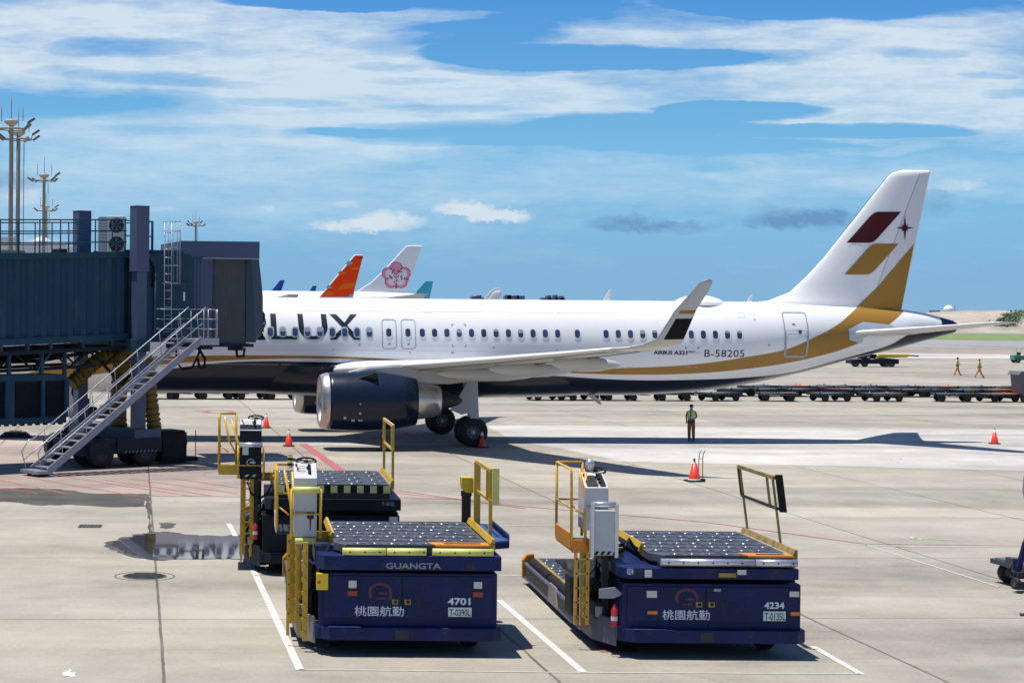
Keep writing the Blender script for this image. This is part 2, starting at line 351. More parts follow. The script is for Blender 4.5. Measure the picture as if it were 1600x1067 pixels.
# the ground, one sheet to the horizon (a finer piece in the middle of the same mesh keeps shading exact)
gb = MB(); E = 14000
xs = [-E, -600, -60, 60, 600, E]; ys = [-E, -600, -20, 140, 900, E]
gb.add([(x, y, 0) for y in ys for x in xs], [(j * 6 + i, j * 6 + i + 1, j * 6 + i + 7, j * 6 + i + 6) for j in range(5) for i in range(5)], m_ground)
structure(gb.build('ground', recalc=False))
sheet('new_concrete_strip', [(760, 664), (1000, 666), (1640, 671.5), (1640, 737), (1270, 727), (1040, 723), (965, 720), (880, 701), (800, 689)], m_new, .004, jag=.05, n=4)
sheet('new_concrete_patch', [(436, 685), (700, 686), (700, 696), (474, 696)], m_new, .005)
def wide(name, y0, y1, m, z, x0=900, x1=1800):
    return sheet(name, [(x0, y0 - (1600 - x0) * .0087), (x1, y0 + (x1 - 1600) * .0087), (x1, y1 + (x1 - 1600) * .0087), (x0, y1 - (1600 - x0) * .0087)], m, z)
wide('pale_concrete_road', 553.5, 561.5, m_new, .02); wide('tan_verge', 545, 553.3, m_tan, .03); wide('grey_taxiway', 532, 544.8, m_grey, .02)
gs = wide('grass_strip', 522.5, 531.5, m_grass, .05); gs['kind'] = 'structure'
wide('grey_perimeter_road', 513, 522.3, m_grey, .04)

def paint(name, col, wear=.5):
    m = bpy.data.materials.new(name); m.use_nodes = True; N = m.node_tree.nodes; L = m.node_tree.links; b = N['Principled BSDF']; b.inputs['Roughness'].default_value = .7
    tc = N.new('ShaderNodeTexCoord'); n = N.new('ShaderNodeTexNoise'); n.inputs['Scale'].default_value = 5; n.inputs['Detail'].default_value = 9; n.inputs['Roughness'].default_value = .75
    L.new(tc.outputs['Object'], n.inputs['Vector']); mr = N.new('ShaderNodeMapRange'); L.new(n.outputs['Fac'], mr.inputs[0]); mr.inputs[1].default_value = .5; mr.inputs[2].default_value = .72; mr.inputs[4].default_value = wear
    mx = N.new('ShaderNodeMix'); mx.data_type = 'RGBA'; L.new(mr.outputs[0], mx.inputs[0]); mx.inputs[6].default_value = (*col, 1); mx.inputs[7].default_value = (.33, .30, .265, 1); L.new(mx.outputs[2], b.inputs['Base Color'])
    return m
m_white_line = paint('white_line_paint', (.60, .59, .56), .9); m_red_line = paint('red_line_paint', (.42, .10, .12), .8); m_pink = concrete('faded_red_concrete', (.315, .258, .220))
m_thin = paint('worn_white_paint', (.55, .54, .50), .95)
lines = MB()
def line(mb, a, b, w, m, z=.008):
    A, B = G(*a, z), G(*b, z); d = (B - A).normalized(); n = Vector((-d.y, d.x, 0)) * (w / 2)
    mb.add([A - n, B - n, B + n, A + n], [(0, 1, 2, 3)], m)
wl = MB()
for a, b, w in [((357, 817), (392, 882), .13), ((392, 882), (469, 1046), .135), ((780, 937), (912, 1050), .135), ((1270, 1009), (1347, 1053), .12)]: line(wl, a, b, w, m_white_line)
for a, b, w in [((467, 1045), (905, 1050), .05), ((905, 1050), (1345, 1052), .05), ((350, 817), (378, 817), .06), ((398, 898), (450, 897), .06), ((780, 898), (815, 899), .08), ((783, 820.5), (880, 821.5), .07),
                (((1395, 853.5)), (1640, 854.5), .06), ((1350, 850), (1560, 916), .06), ((1345, 851), (1430, 853), .08), ((1405, 840), (1490, 842.5), .10), ((1420, 838), (1440, 843), .10)]: line(wl, a, b, w, m_thin)
structure(wl.build('white_line_markings', recalc=False))
rl = MB()
for a, b, w in [((0, 750), (105, 771), .10), ((40, 745), (215, 775), .10), ((85, 742), (300, 775), .10), ((165, 750), (330, 774), .09), ((205, 748), (372, 771), .09), ((270, 747), (372, 762), .09), ((0, 763), (60, 770), .08),
                ((215, 774), (400, 776), .07), ((600, 763), (820, 794), .09), ((620, 770), (800, 789), .08), ((560, 775), (720, 780), .06), ((800, 789), (1100, 815), .10), ((1100, 815), (1350, 849), .09), ((1350, 849), (1640, 853), .05)]: line(rl, a, b, w, m_red_line)
line(rl, (473, 693), (536, 737), .36, m_red_line, .009)
for i in range(24):                                     # flat red ring painted by the hydrant
    t0, t1 = 2 * pi * i / 24, 2 * pi * (i + 1) / 24
    line(rl, (341 + 22 * cos(t0), 643 + 2.2 * sin(t0)), (341 + 22 * cos(t1), 643 + 2.2 * sin(t1)), .28, m_red_line, .009)
line(rl, (305, 642), (330, 643), .3, m_red_line, .010)
structure(rl.build('red_line_markings', recalc=False))
sheet('faded_red_ground', [(0, 690), (180, 695), (330, 690), (470, 699), (520, 735), (640, 768), (700, 780), (540, 778), (372, 776), (215, 775), (110, 771), (0, 764)], m_pink, .003, jag=.12, n=5)
sheet('red_paint_patch', [(922, 1007), (988, 1010), (1000, 1017), (940, 1018)], m_red_line, .008)
sheet('white_paint_splash', [(97, 1050), (104, 1047), (111, 1044), (113, 1050), (121, 1051), (118, 1056), (111, 1058), (100, 1055)], m_white_line, .006, jag=.05, n=4)
m_damp = mat('damp_concrete', (.095, .088, .076), .5, var=.25, vscale=.9, spec=.45)
m_water = mat('puddle_water', (.075, .070, .062), .02, var=.3, vscale=1.0, spec=1.0, coat=1.0)
for l_ in [l for l in m_water.node_tree.links if l.to_socket.name == 'Roughness']: m_water.node_tree.links.remove(l_)
m_water.node_tree.nodes['Principled BSDF'].inputs['Roughness'].default_value = .05; m_water.node_tree.nodes['Principled BSDF'].inputs['Coat Roughness'].default_value = .022
sheet('damp_ground', [(-20, 763), (40, 762), (95, 764), (150, 771), (226, 771), (231, 774), (228, 791), (180, 792), (110, 788), (60, 789), (20, 784), (-20, 782)], m_damp, .005, jag=.10, n=6)
sheet('damp_crack', [(226, 771), (233, 773), (236, 795), (238, 830), (234, 832), (230, 800)], m_damp, .006, jag=.05, n=8)
sheet('damp_patch', [(247, 817), (262, 816), (275, 818), (268, 824), (258, 826), (250, 823)], m_damp, .006, jag=.06, n=4)
sheet('damp_margin', [(166, 849), (185, 841), (215, 834), (240, 831), (262, 830), (300, 835), (340, 837), (385, 835), (412, 838), (415, 875), (330, 873), (240, 875), (200, 868), (172, 856)], m_damp, .006, jag=.12, n=6)
pud = sheet('puddle', [(172, 848), (190, 842), (215, 836), (240, 833), (262, 832), (300, 837), (340, 838), (385, 837), (415, 840), (418, 874), (330, 872), (238, 874), (205, 866), (186, 857)], m_water, .010, jag=.08, n=6)
sheet('dark_stain', [(1255, 965), (1275, 958), (1300, 964), (1280, 969)], m_damp, .005) if False else None
# manhole cover and drain grate
m_iron = mat('cast_iron', (.075, .075, .08), .55, .3, var=.4, vscale=6)
c = G(226, 900); mh = MB()
m_ring = mat('dark_joint_seal', (.10, .09, .08), .8)
mh.lathe([(.46, .003), (.46, .010), (.44, .010), (.44, .003)], c, (0, 0, 1), m_ring, 40, False); mh.lathe([(.64, .002), (.64, .006), (.61, .006), (.61, .002)], c, (0, 0, 1), m_ring, 48, False)
mh.lathe([(.44, .010), (.30, .016), (.0001, .016)], c, (0, 0, 1), m_iron, 40, False)
for k in range(-3, 4):
    w = sqrt(.40 ** 2 - (k * .11) ** 2); mh.box(c.x - w, c.x + w, c.y + k * .11 - .02, c.y + k * .11 + .02, .012, .024, m_iron)
tag(mh.build('manhole_cover'), 'round dark iron manhole cover in the concrete beside the puddle', 'manhole')
c = G(141, 822); dg = MB(); dg.box(c.x - .30, c.x + .30, c.y - .32, c.y + .32, -.01, .010, m_ring)
for k in range(6): dg.box(c.x - .27 + k * .095, c.x - .21 + k * .095, c.y - .29, c.y + .29, .005, .018, m_iron)
tag(dg.build('drain_grate'), 'small square iron drain grate in the concrete at the left', 'drain grate')

# ------------------------------------------------------------ far embankment, radar dome, buildings
m_hill = mat('hazed_bare_earth', (.40, .345, .285), .95, var=.35, vscale=.06, dirt=(.22, .25, .15), dscale=.045, dthr=.53, bump=.6, bscale=.15)  # earth colour paled to carry the distance haze
m_leafy = mat('hazed_hillside_green', (.19, .25, .15), .9, var=.5, vscale=.2)  # scrub green lightened and muted, haze mixed into the colour
hb = MB(); A = G(1440, 513); nx, ny = 90, 14; rnd = random.Random(3); v = []
for j in range(ny):
    for i in range(nx):
        X = 225 + i * 6.0; t = j / (ny - 1); Y = 640 + t * 90
        prof = min(1.0, (t * 2.2)) ; edge = min(1, max(0, (X - 232) / 16))
        h = (7.2 + .7 * sin(X * .045) + .5 * sin(X * .11 + 1) + rnd.uniform(-.25, .25)) * prof * edge
        v.append((X, Y + 8 * sin(X * .02), h))
hb.add(v, [(j * nx + i, j * nx + i + 1, (j + 1) * nx + i + 1, (j + 1) * nx + i) for j in range(ny - 1) for i in range(nx - 1)], m_hill, smooth=True)
structure(hb.build('earth_bank', recalc=False))
def bushes(name, pts, r, n, seed):
    b = MB(); q = random.Random(seed)
    for k in range(n):
        i = q.uniform(0, len(pts) - 1.001); a, c2 = Vector(pts[int(i)]), Vector(pts[int(i) + 1]); p = a.lerp(c2, i % 1) + Vector((q.gauss(0, r), q.gauss(0, r * .5), abs(q.gauss(0, .5))))
        for _ in range(5):
            c3 = p + Vector((q.gauss(0, .7), q.gauss(0, .7), q.uniform(0, 1.0))); s = q.uniform(.2, .5)
            n1 = Vector((q.gauss(0, 1), q.gauss(0, 1), q.gauss(0, 1))).normalized(); n2 = n1.orthogonal().normalized(); n3 = n1.cross(n2)
            b.add([c3 - n2 * s, c3 + n3 * s * .7, c3 + n2 * s, c3 - n3 * s * .7], [(0, 1, 2, 3)], m_leafy)
    o = b.build(name, recalc=False); o['kind'] = 'stuff'; return tag(o, 'band of hazy green scrub running down the earth bank at the right', 'scrub')
sc1 = bushes('hillside_scrub', [(P(1566, 513, 648)), (P(1574, 505, 655)), (P(1584, 497, 668)), (P(1600, 492, 676)), (P(1625, 490, 680))], 1.7, 900, 5)
m_dome = mat('white_dome', (.80, .80, .80), .5)
m_far = mat('hazed_blue_grey_wall', (.10, .15, .24), .9, var=.2, vscale=.05); m_farwin = mat('far_window', (.05, .07, .11), .4)  # blue-grey of the far walls is distance haze put into the colour
D = 1100
r0 = P(1482, 488.5, D); rd = thing('radar_dome', 'white round radar dome standing above the far earth bank', 'radar dome', (r0.x, r0.y, 0))
mb = MB(); mb.lathe([(3.0 * sin(t * pi / 16) + .001, 2.6 - 3.0 * cos(t * pi / 16)) for t in range(17)], (0, 0, r0.z - 1), (0, 0, 1), m_dome, 24); mb.build('dome', rd)
mb = MB(); mb.lathe([(2.4, 0), (2.4, r0.z - .5), (2.9, r0.z - .3), (2.9, r0.z)], (0, 0, 0), (0, 0, 1), m_far, 20, False); mb.build('tower', rd)
mm = thing('mast', 'thin lattice mast beside the radar dome', 'mast', (r0.x + 3.9, r0.y, 0)); mb = MB()
for a in (-.3, .3): mb.bar((a, 0, 0), (0, 0, r0.z + 5), .12, .12, m_far)
for k in range(8): mb.bar((-.25, 0, 1 + k), (.25, 0, 1.6 + k), .08, .08, m_far)
mb.build('lattice', mm)
def building(px0, px1, ytop, Y, label, steps, group='distant buildings'):
    a, b = P(px0, ytop, Y), P(px1, ytop, Y); W = b.x - a.x; t = thing('distant_building', label, 'building', ((a.x + b.x) / 2, Y, 0), 0, group)
    mb = MB()
    for f0, f1, h in steps:
        mb.box(-W / 2 + W * f0, -W / 2 + W * f1, -8, 8, 0, a.z * h, m_far)
    mb.build('wall', t)
    mb = MB(); mb.box(-W / 2 + .4, W / 2 - .4, -8.12, -8.0, a.z * .55, a.z * .62, m_farwin); mb.build('window_band', t)
building(736, 755, 461.5, 1900, 'small low haze-blue building on the horizon left of the white winglet tip', [(0, .5, .96), (.5, .8, 1), (.8, 1, .9)])
building(788, 818, 462, 1900, 'long flat haze-blue building on the horizon right of the white winglet tip', [(0, 1, 1), (.1, .3, 1.03), (.6, .7, 1.02)])
building(845, 881, 462.5, 1900, 'low haze-blue building with stepped roof on the horizon above the middle of the cabin', [(0, 1, .92), (.25, .4, 1.03), (.55, .68, 1.05), (.8, .95, 1.0)])
building(1455, 1465, 485, 1500, 'small haze-blue block on the horizon left of the radar dome', [(0, 1, .8), (.3, .8, 1)])
m_pale = mat('pale_building', (.62, .64, .64), .7, var=.1)
t = thing('pale_building', 'pale low building seen through the rail on the jet bridge roof', 'building', (P(55, 380, 420).x, 420, 0)); mb = MB()
zt = P(20, 381, 420).z; mb.box(-10, 7, 0, 18, 0, zt, m_pale); mb.build('wall', t)
mb = MB(); mb.box(-9, -4.5, -.5, 10, zt, zt + 1.6, m_pale); mb.lathe([(2.2, 0), (2.2, .8), (1.2, 1.6), (.001, 1.9)], (1, 4, zt), (0, 0, 1), m_pale, 16, False); mb.build('roof_box', t)
# ------------------------------------------------------------ floodlight masts
m_pole = mat('galvanised_pole', (.27, .245, .21), .55, .2, var=.15, vscale=1); m_lamp = mat('lamp_housing', (.13, .13, .13), .5)
m_bucket = mat('mast_head_cream', (.38, .36, .30), .6)
def light_mast(px, ytop, h, label, side=1, first=[]):
    Y = (h - CAMZ) / (-px2d(px, ytop)[1]); X = px2d(px, ytop)[0] * Y
    if first: return dup(first[0], (X, Y, 0), first[1] * .3 * len(first), label)
    t = thing('floodlight_mast', label, 'light mast', (X, Y, 0), 0, 'floodlight masts beyond the jet bridge')
    mb = MB(); mb.lathe([(.36, 0), (.32, h * .5), (.27, h - .3)], (0, 0, 0), (0, 0, 1), m_pole, 16); mb.tube([(.8, 0, 0), (.8, 0, h - 1.5)], .06, m_pole, 5); mb.build('pole', t)
    mb = MB(); mb.lathe([(.3, 0), (.6, .15), (.95, .5), (1.0, .65), (.6, .85), (.001, .9)], (0, 0, h - .6), (0, 0, 1), m_bucket, 20); mb.build('head_cap', t)
    mb = MB(); mb.tube([(1.8 * cos(a * pi / 8), 1.8 * sin(a * pi / 8), h - 1.0) for a in range(17)], .09, m_pole, 5)
    for a in range(4): mb.bar((0, 0, h - .9), (1.8 * cos(a * pi / 2), 1.8 * sin(a * pi / 2), h - 1.0), .12, .12, m_pole)
    for s in (-1.3, 0, 1.5): mb.tube([(s, 0, h), (s, 0, h + 3.4 - abs(s))], .05, m_lamp, 5)
    mb.build('ring_frame', t)
    for a in (-.5, .1, .9, 1.8, 2.7, 3.4):
        x, y = 2.1 * cos(a), 2.1 * sin(a)
        mb = MB(); up = .9 if a in (.1, 1.8) else 0
        mb.bar((x, y, h - 1.1 + up), (x + .95 * cos(a), y + .3 * sin(a), h - .45 + up), .42, .30, m_lamp); mb.bar((x * .85, y * .85, h - 1.0), (x, y, h - 1.1 + up), .1, .1, m_pole); mb.build('floodlight', t)
    first.append(t); first.append(1); return t
light_mast(18, 190, 30, 'tallest grey floodlight mast at the far left with whip aerials')
o = light_mast(29, 207, 30, 'second tallest grey floodlight mast, just right of the tallest one'); o.rotation_euler[2] = .4
o = light_mast(69, 274, 30, 'shorter floodlight mast standing alone between the tall pair and the air conditioner'); o.rotation_euler[2] = -.3
o = light_mast(306, 347, 30, 'smallest, farthest floodlight mast beyond the jet bridge ladder'); o.rotation_euler[2] = .9
o = light_mast(72, 323, 30, 'far floodlight mast whose head shows behind the shorter mast'); o.rotation_euler[2] = .2
# ------------------------------------------------------------ the main airliner
m_white = mat('aircraft_white', (.82, .82, .81), .25, coat=.2, var=.015, vscale=.6)
m_navy = mat('aircraft_navy', (.006, .013, .034), .24, coat=.08, spec=.3, var=.2, vscale=.5)
m_gold = mat('aircraft_gold', (.36, .19, .030), .45, spec=.25, var=.05)
m_maroon = mat('aircraft_maroon', (.070, .012, .014), .5, spec=.15)
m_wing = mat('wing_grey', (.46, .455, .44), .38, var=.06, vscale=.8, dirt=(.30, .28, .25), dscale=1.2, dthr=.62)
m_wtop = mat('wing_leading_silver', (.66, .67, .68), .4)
m_lip = mat('polished_lip', (.50, .49, .48), .34, .8)
m_nozzle = mat('exhaust_metal', (.58, .55, .52), .3, .85, var=.1)
m_dark = mat('dark_metal', (.03, .03, .032), .55, .3)
m_text = mat('fuselage_lettering', (.014, .020, .040), .45, spec=.2)
m_black_paint = mat('winglet_black', (.006, .006, .008), .5, spec=.15)
m_glass = mat('cabin_window_glass', (.035, .06, .13), .12, coat=.6, var=.5, vscale=1.3)
m_wframe = mat('window_surround', (.42, .46, .52), .35)
m_outline = mat('door_outline_grey', (.34, .37, .42), .4)
m_tyre = mat('tyre_rubber', (.014, .014, .015), .75, var=.2, vscale=8)
m_hub = mat('wheel_hub', (.16, .16, .17), .5, .5)
m_strut = mat('gear_grey', (.42, .44, .46), .4, .1)
m_redmark = mat('red_marking', (.5, .05, .06), .5)
AX0, AY0 = -12.46, 77.87; NOSE = Vector((AX0, AY0, 0)); ZC = 4.10
def ac_local(X, Y): dx, dy = X - AX0, Y - AY0; return dx * cos(TH) + dy * sin(TH), -dx * sin(TH) + dy * cos(TH)
def lerp_tab(t, x):
    if x <= t[0][0]: return t[0][1]
    for (a, b), (c, d) in zip(t, t[1:]):
        if x <= c: return b + (d - b) * (x - a) / (c - a)
    return t[-1][1]
def smooth_tab(t, x):        # catmull style
    n = len(t)
    if x <= t[0][0]: return t[0][1]
    if x >= t[-1][0]: return t[-1][1]
    for i in range(n - 1):
        if x <= t[i + 1][0]:
            x0, y0 = t[i]; x1, y1 = t[i + 1]; h = x1 - x0
            m0 = (y1 - t[max(i - 1, 0)][1]) / (x1 - t[max(i - 1, 0)][0]); m1 = (t[min(i + 2, n - 1)][1] - y0) / (t[min(i + 2, n - 1)][0] - x0)
            q = (x - x0) / h; return (2 * q**3 - 3 * q * q + 1) * y0 + (q**3 - 2 * q * q + q) * h * m0 + (-2 * q**3 + 3 * q * q) * y1 + (q**3 - q * q) * h * m1
TOP = [(0, 3.75), (.15, 4.05), (.6, 4.42), (1.4, 4.85), (2.4, 5.5), (3.4, 5.92), (5, 6.14), (7, 6.18), (12, 6.18), (34, 6.18), (37, 6.16), (39.9, 6.04), (42, 5.88), (43, 5.74), (43.8, 5.55), (44.3, 5.42)]
BOT = [(0, 3.4), (.15, 3.15), (.6, 2.80), (1.4, 2.48), (2.4, 2.24), (3.4, 2.12), (5, 2.03), (7, 2.0), (28, 2.0), (30, 2.02), (32.8, 2.20), (35.1, 2.56), (36.9, 2.95), (38.45, 3.34), (39.6, 3.66), (41.5, 4.11), (42.65, 4.42), (44.3, 4.87)]
HW = [(0, .25), (.15, .48), (.6, .86), (1.4, 1.24), (2.4, 1.56), (3.4, 1.77), (5, 1.93), (7, 1.975), (30, 1.975), (33, 1.88), (35, 1.72), (37, 1.50), (39, 1.2), (41, .86), (43, .5), (44.3, .27)]
def sect(s): t, b = smooth_tab(TOP, s), smooth_tab(BOT, s); return (t + b) / 2, (t - b) / 2, smooth_tab(HW, s)
def fus_y(s, z):                                  # half width at station s and height z
    zc, rz, hw = sect(s); q = max(-1, min(1, (z - zc) / rz)); return hw * sqrt(max(0, 1 - q * q))
def fin_t(s, z):
    le = lerp_tab(FLE, z); te = lerp_tab(FTE, z); c_ = te - le; q = min(1, max(0, (s - le) / c_))
    return max(.015, c_ * .052 * 4 * (q ** .6) * (1 - q) ** .9 * .9 + .01)
FLE = [(5.6, 34.6), (6.12, 35.0), (6.25, 35.9), (6.63, 36.85), (7.33, 37.6), (8.17, 38.38), (11.8, 41.27), (12.0, 41.5), (12.13, 41.95)]
FTE = [(5.6, 41.86), (5.94, 41.95), (12.13, 43.22)]
def hit(px, py, surf=fus_y):                      # pixel -> (s, z) on the near side of the aircraft
    z, y = 4.5, 1.9
    for _ in range(14):
        # world Y of local (s, -y): intersect the sight line with plane local y = -y
        u, v = px2d(px, py)
        # local y = -(X-AX0) sin + (Y-AY0) cos = -y
        Y = (AY0 * cos(TH) - AX0 * sin(TH) - y) / (cos(TH) - u * sin(TH)); X = u * Y; z = CAMZ - v * Y
        s, _y = ac_local(X, Y); y = .5 * y + .5 * surf(s, z)
    return s, z
plane = thing('airliner', 'large white narrow body airliner with gold and navy belly stripes beside the jet bridge', 'airplane', NOSE, TH)
# livery curves from the stripes' edges: (s, z)
def curve(pts): return sorted(hit(*p) for p in pts)
GT = curve([(60, 578), (110, 566), (170, 560), (250, 557), (330, 555.5), (410, 555), (520, 556.5), (600, 560), (690, 567), (800, 574.5), (884, 577), (984, 574.5), (1062, 571), (1120, 565), (1167, 557.5), (1220, 548), (1274, 526), (1306, 509), (1330, 489), (1338, 481)])
GB = curve([(60, 600), (110, 591), (170, 582), (250, 570), (330, 564.5), (410, 561), (520, 560.5), (600, 564), (690, 571), (800, 579), (884, 582.5), (984, 585.3), (1089, 583.2), (1167, 576.4), (1220, 569), (1285, 555), (1327, 542), (1352, 531), (1390, 506.5), (1412, 485)])
BT = curve([(100, 622), (158, 610), (200, 593), (249, 580), (320, 569), (394, 564.5), (470, 565), (560, 568), (700, 577), (852, 586), (984, 593.5), (1089, 593), (1167, 589.5), (1220, 584), (1298, 565.5), (1337, 555), (1390, 539), (1429, 519.5), (1469, 514), (1494, 512.5)])
def livery():
    m = bpy.data.materials.new('airliner_livery'); m.use_nodes = True; nt = m.node_tree; N = nt.nodes; L = nt.links; b = N['Principled BSDF']
    b.inputs['Coat Weight'].default_value = .12; b.inputs['Coat Roughness'].default_value = .05; b.inputs['Roughness'].default_value = .28; b.inputs['Specular IOR Level'].default_value = .32
    tc = N.new('ShaderNodeTexCoord'); sep = N.new('ShaderNodeSeparateXYZ'); L.new(tc.outputs['Object'], sep.inputs[0])
    def M(op, a, c=None, clamp=False):
        n = N.new('ShaderNodeMath'); n.operation = op; n.use_clamp = clamp
        for i, x in enumerate((a, c)):
            if x is None: continue
            if isinstance(x, (int, float)): n.inputs[i].default_value = x
            else: L.new(x, n.inputs[i])
        return n.outputs[0]
    sx = M('DIVIDE', sep.outputs[0], 50.0)
    def fc(tab):
        n = N.new('ShaderNodeFloatCurve'); L.new(sx, n.inputs['Value']); c = n.mapping.curves[0]; n.mapping.use_clip = False
        t = [(a, z) for a, z in tab if 1 < a < 44.4]; q = [t[0]]
        for p in t[1:]:
            if p[0] - q[-1][0] > .25: q.append(p)
        c.points[0].location = (q[0][0] / 50, q[0][1] / 10); c.points[1].location = (q[-1][0] / 50, q[-1][1] / 10)
        for p in q[1:-1]: c.points.new(p[0] / 50, p[1] / 10)
        n.mapping.update(); return M('MULTIPLY', n.outputs[0], 10.0)
    z = sep.outputs[2]
    def under(tab): return M('MULTIPLY', M('SUBTRACT', M('ADD', fc(tab), .008), z), 60.0, clamp=True)
    def mix(f, a, c):
        n = N.new('ShaderNodeMix'); n.data_type = 'RGBA'; L.new(f, n.inputs[0])
        for s_, i in ((a, 6), (c, 7)):
            if isinstance(s_, tuple): n.inputs[i].default_value = (*s_, 1)
            else: L.new(s_, n.inputs[i])
        return n.outputs[2]
    W = (.80, .80, .80)
    c = mix(under(GT), W, (.33, .175, .030)); c = mix(under(GB), c, W); c = mix(under(BT), c, (.010, .014, .028))
    tail = M('MULTIPLY', M('SUBTRACT', sep.outputs[0], 43.62), 60.0, clamp=True); c = mix(M('MULTIPLY', tail, 1.0), c, (.02, .03, .07))
    # faint panel joins
    fr = M('ABSOLUTE', M('SUBTRACT', M('FRACT', M('DIVIDE', sep.outputs[0], 3.2)), .5)); seam = M('MULTIPLY', M('SUBTRACT', .0025, fr), 300.0, clamp=True)
    n1 = N.new('ShaderNodeTexNoise'); n1.inputs['Scale'].default_value = .8; n1.inputs['Detail'].default_value = 6; L.new(tc.outputs['Object'], n1.inputs['Vector'])
    fac = M('SUBTRACT', M('ADD', .97, M('MULTIPLY', n1.outputs['Fac'], .06)), M('MULTIPLY', seam, .12))
    sc = N.new('ShaderNodeVectorMath'); sc.operation = 'SCALE'; L.new(c, sc.inputs[0]); L.new(fac, sc.inputs['Scale']); L.new(sc.outputs[0], b.inputs['Base Color'])
    n2 = N.new('ShaderNodeTexNoise'); n2.inputs['Scale'].default_value = .9; n2.inputs['Detail'].default_value = 2; L.new(tc.outputs['Object'], n2.inputs['Vector'])
    bp = N.new('ShaderNodeBump'); bp.inputs['Strength'].default_value = .12; bp.inputs['Distance'].default_value = .02; L.new(n2.outputs['Fac'], bp.inputs['Height']); L.new(bp.outputs[0], b.inputs['Normal'])
    return m
m_livery = livery()
fb = MB(); NR = 96; v = []; stn = [0, .05, .15, .35, .6, 1, 1.4, 1.9, 2.4, 2.9, 3.4, 4.2, 5, 6, 7] + [8 + i * .75 for i in range(35)] + [34.2 + i * .4 for i in range(25)] + [44.0, 44.3]
stn = sorted(set(round(s, 3) for s in stn if s <= 44.3))
for s in stn:
    zc, rz, hw = sect(s)
    for j in range(NR): a = 2 * pi * j / NR; v.append((s, hw * sin(a), zc + rz * cos(a)))
fb.add(v, [(i * NR + j, i * NR + (j + 1) % NR, (i + 1) * NR + (j + 1) % NR, (i + 1) * NR + j) for i in range(len(stn) - 1) for j in range(NR)], m_livery, smooth=True)
k = len(stn) - 1; fb.add([v[k * NR + j] for j in range(NR)], [tuple(range(NR))], m_dark); fb.add([v[j] for j in range(NR)], [tuple(range(NR))], m_livery)
fb.build('fuselage', plane)
# belly fairing
bf = MB(); v = []; SS = [13.2, 13.8, 14.6, 15.6, 17, 19, 21, 23, 24.5, 25.6, 26.6, 27.6]; NB = 40
bz = [(13.2, 2.0), (14.6, 1.93), (17, 1.86), (21, 1.86), (24.5, 1.88), (26.6, 1.95), (27.6, 2.02)]; bw = [(13.2, 1.2), (14.6, 1.95), (17, 2.16), (23, 2.16), (25.6, 1.9), (27.6, 1.0)]
for s in SS:
    w, zb = smooth_tab(bw, s), smooth_tab(bz, s)
    for j in range(NB): a = pi * j / (NB - 1) - pi / 2; v.append((s, w * sin(a) * 1.0, 3.25 - (3.25 - zb) * abs(cos(a)) ** .72))
m_belly = mat('belly_paint', (.010, .014, .028), .18, coat=.6)
bf.add(v, [(i * NB + j, i * NB + j + 1, (i + 1) * NB + j + 1, (i + 1) * NB + j) for i in range(len(SS) - 1) for j in range(NB - 1)], m_livery, smooth=True)
bf.build('belly_fairing', plane)

# ---- decals that follow a surface
def decal(name, outline_sets, m, surf=fus_y, off=.010, parent=None, step=.12, mats2=None, side=-1, y0=0.0):
    """outline_sets: list of (s,z) polygons -> mesh laid on the surface, cut finely along z"""
    bm = bmesh.new(); mats = []
    for idx, poly in enumerate(outline_sets):
        mm = mats2[idx] if mats2 else m
        if mm not in mats: mats.append(mm)
        vs_ = [bm.verts.new((a, 0, b)) for a, b in poly]
        f = bm.faces.new(vs_); f.material_index = mats.index(mm)
    bmesh.ops.triangulate(bm, faces=bm.faces[:])
    zs = [q.co.z for q in bm.verts]; z = min(zs) + step
    while z < max(zs):
        bmesh.ops.bisect_plane(bm, geom=bm.verts[:] + bm.edges[:] + bm.faces[:], plane_co=(0, 0, z), plane_no=(0, 0, 1)); z += step
    for q in bm.verts: q.co.y = y0 + side * (surf(q.co.x, q.co.z) + off)
    bmesh.ops.recalc_face_normals(bm, faces=bm.faces)
    for f in bm.faces:
        if f.normal.y * side < 0: f.normal_flip()
        f.smooth = True
    me = bpy.data.meshes.new(name); bm.to_mesh(me); bm.free()
    for mm in mats: me.materials.append(mm)
    o = bpy.data.objects.new(name, me); COL.objects.link(o); o.parent = parent or plane; return o
def stroke(a, b, w):
    a, b = Vector(a), Vector(b); d = (b - a).normalized(); n = Vector((-d.y, d.x)) * w / 2
    return [tuple(a - n), tuple(b - n), tuple(b + n), tuple(a + n)]
def rrect(x0, x1, z0, z1, r, n=5):
    out = []
    for cx, cz, a0 in ((x1 - r, z1 - r, 0), (x0 + r, z1 - r, 90), (x0 + r, z0 + r, 180), (x1 - r, z0 + r, 270)):
        for k in range(n + 1): a = R(a0 + 90 * k / n); out.append((cx + r * cos(a), cz + r * sin(a)))
    return out
def ring(x0, x1, z0, z1, r, t, n=5, skew=0):
    a, b = rrect(x0, x1, z0, z1, r, n), rrect(x0 + t, x1 - t, z0 + t, z1 - t, max(.02, r - t), n); k = len(a)
    return [[a[i], a[(i + 1) % k], b[(i + 1) % k], b[i]] for i in range(k)]
# lettering on the side
zt, zb = hit(500, 490.5)[1], hit(500, 530.5)[1]
def sx_(px): return hit(px, 512)[0]
H_ = zt - zb
def S(px, f): return (sx_(px), zb + H_ * f)
letters = []
def L_(*polys): letters.extend(polys)
w_ = .235
def vbar(px0, px1): a, b = sx_(px0), sx_(px1); return [(a, zb), (b, zb), (b, zt), (a, zt)]
# L
L_([S(422.5, 1), S(431.5, 1), S(432.8, 0), S(423.8, 0)], [S(432.6, .13), S(464.5, .13), S(464, 0), S(432.8, 0)])
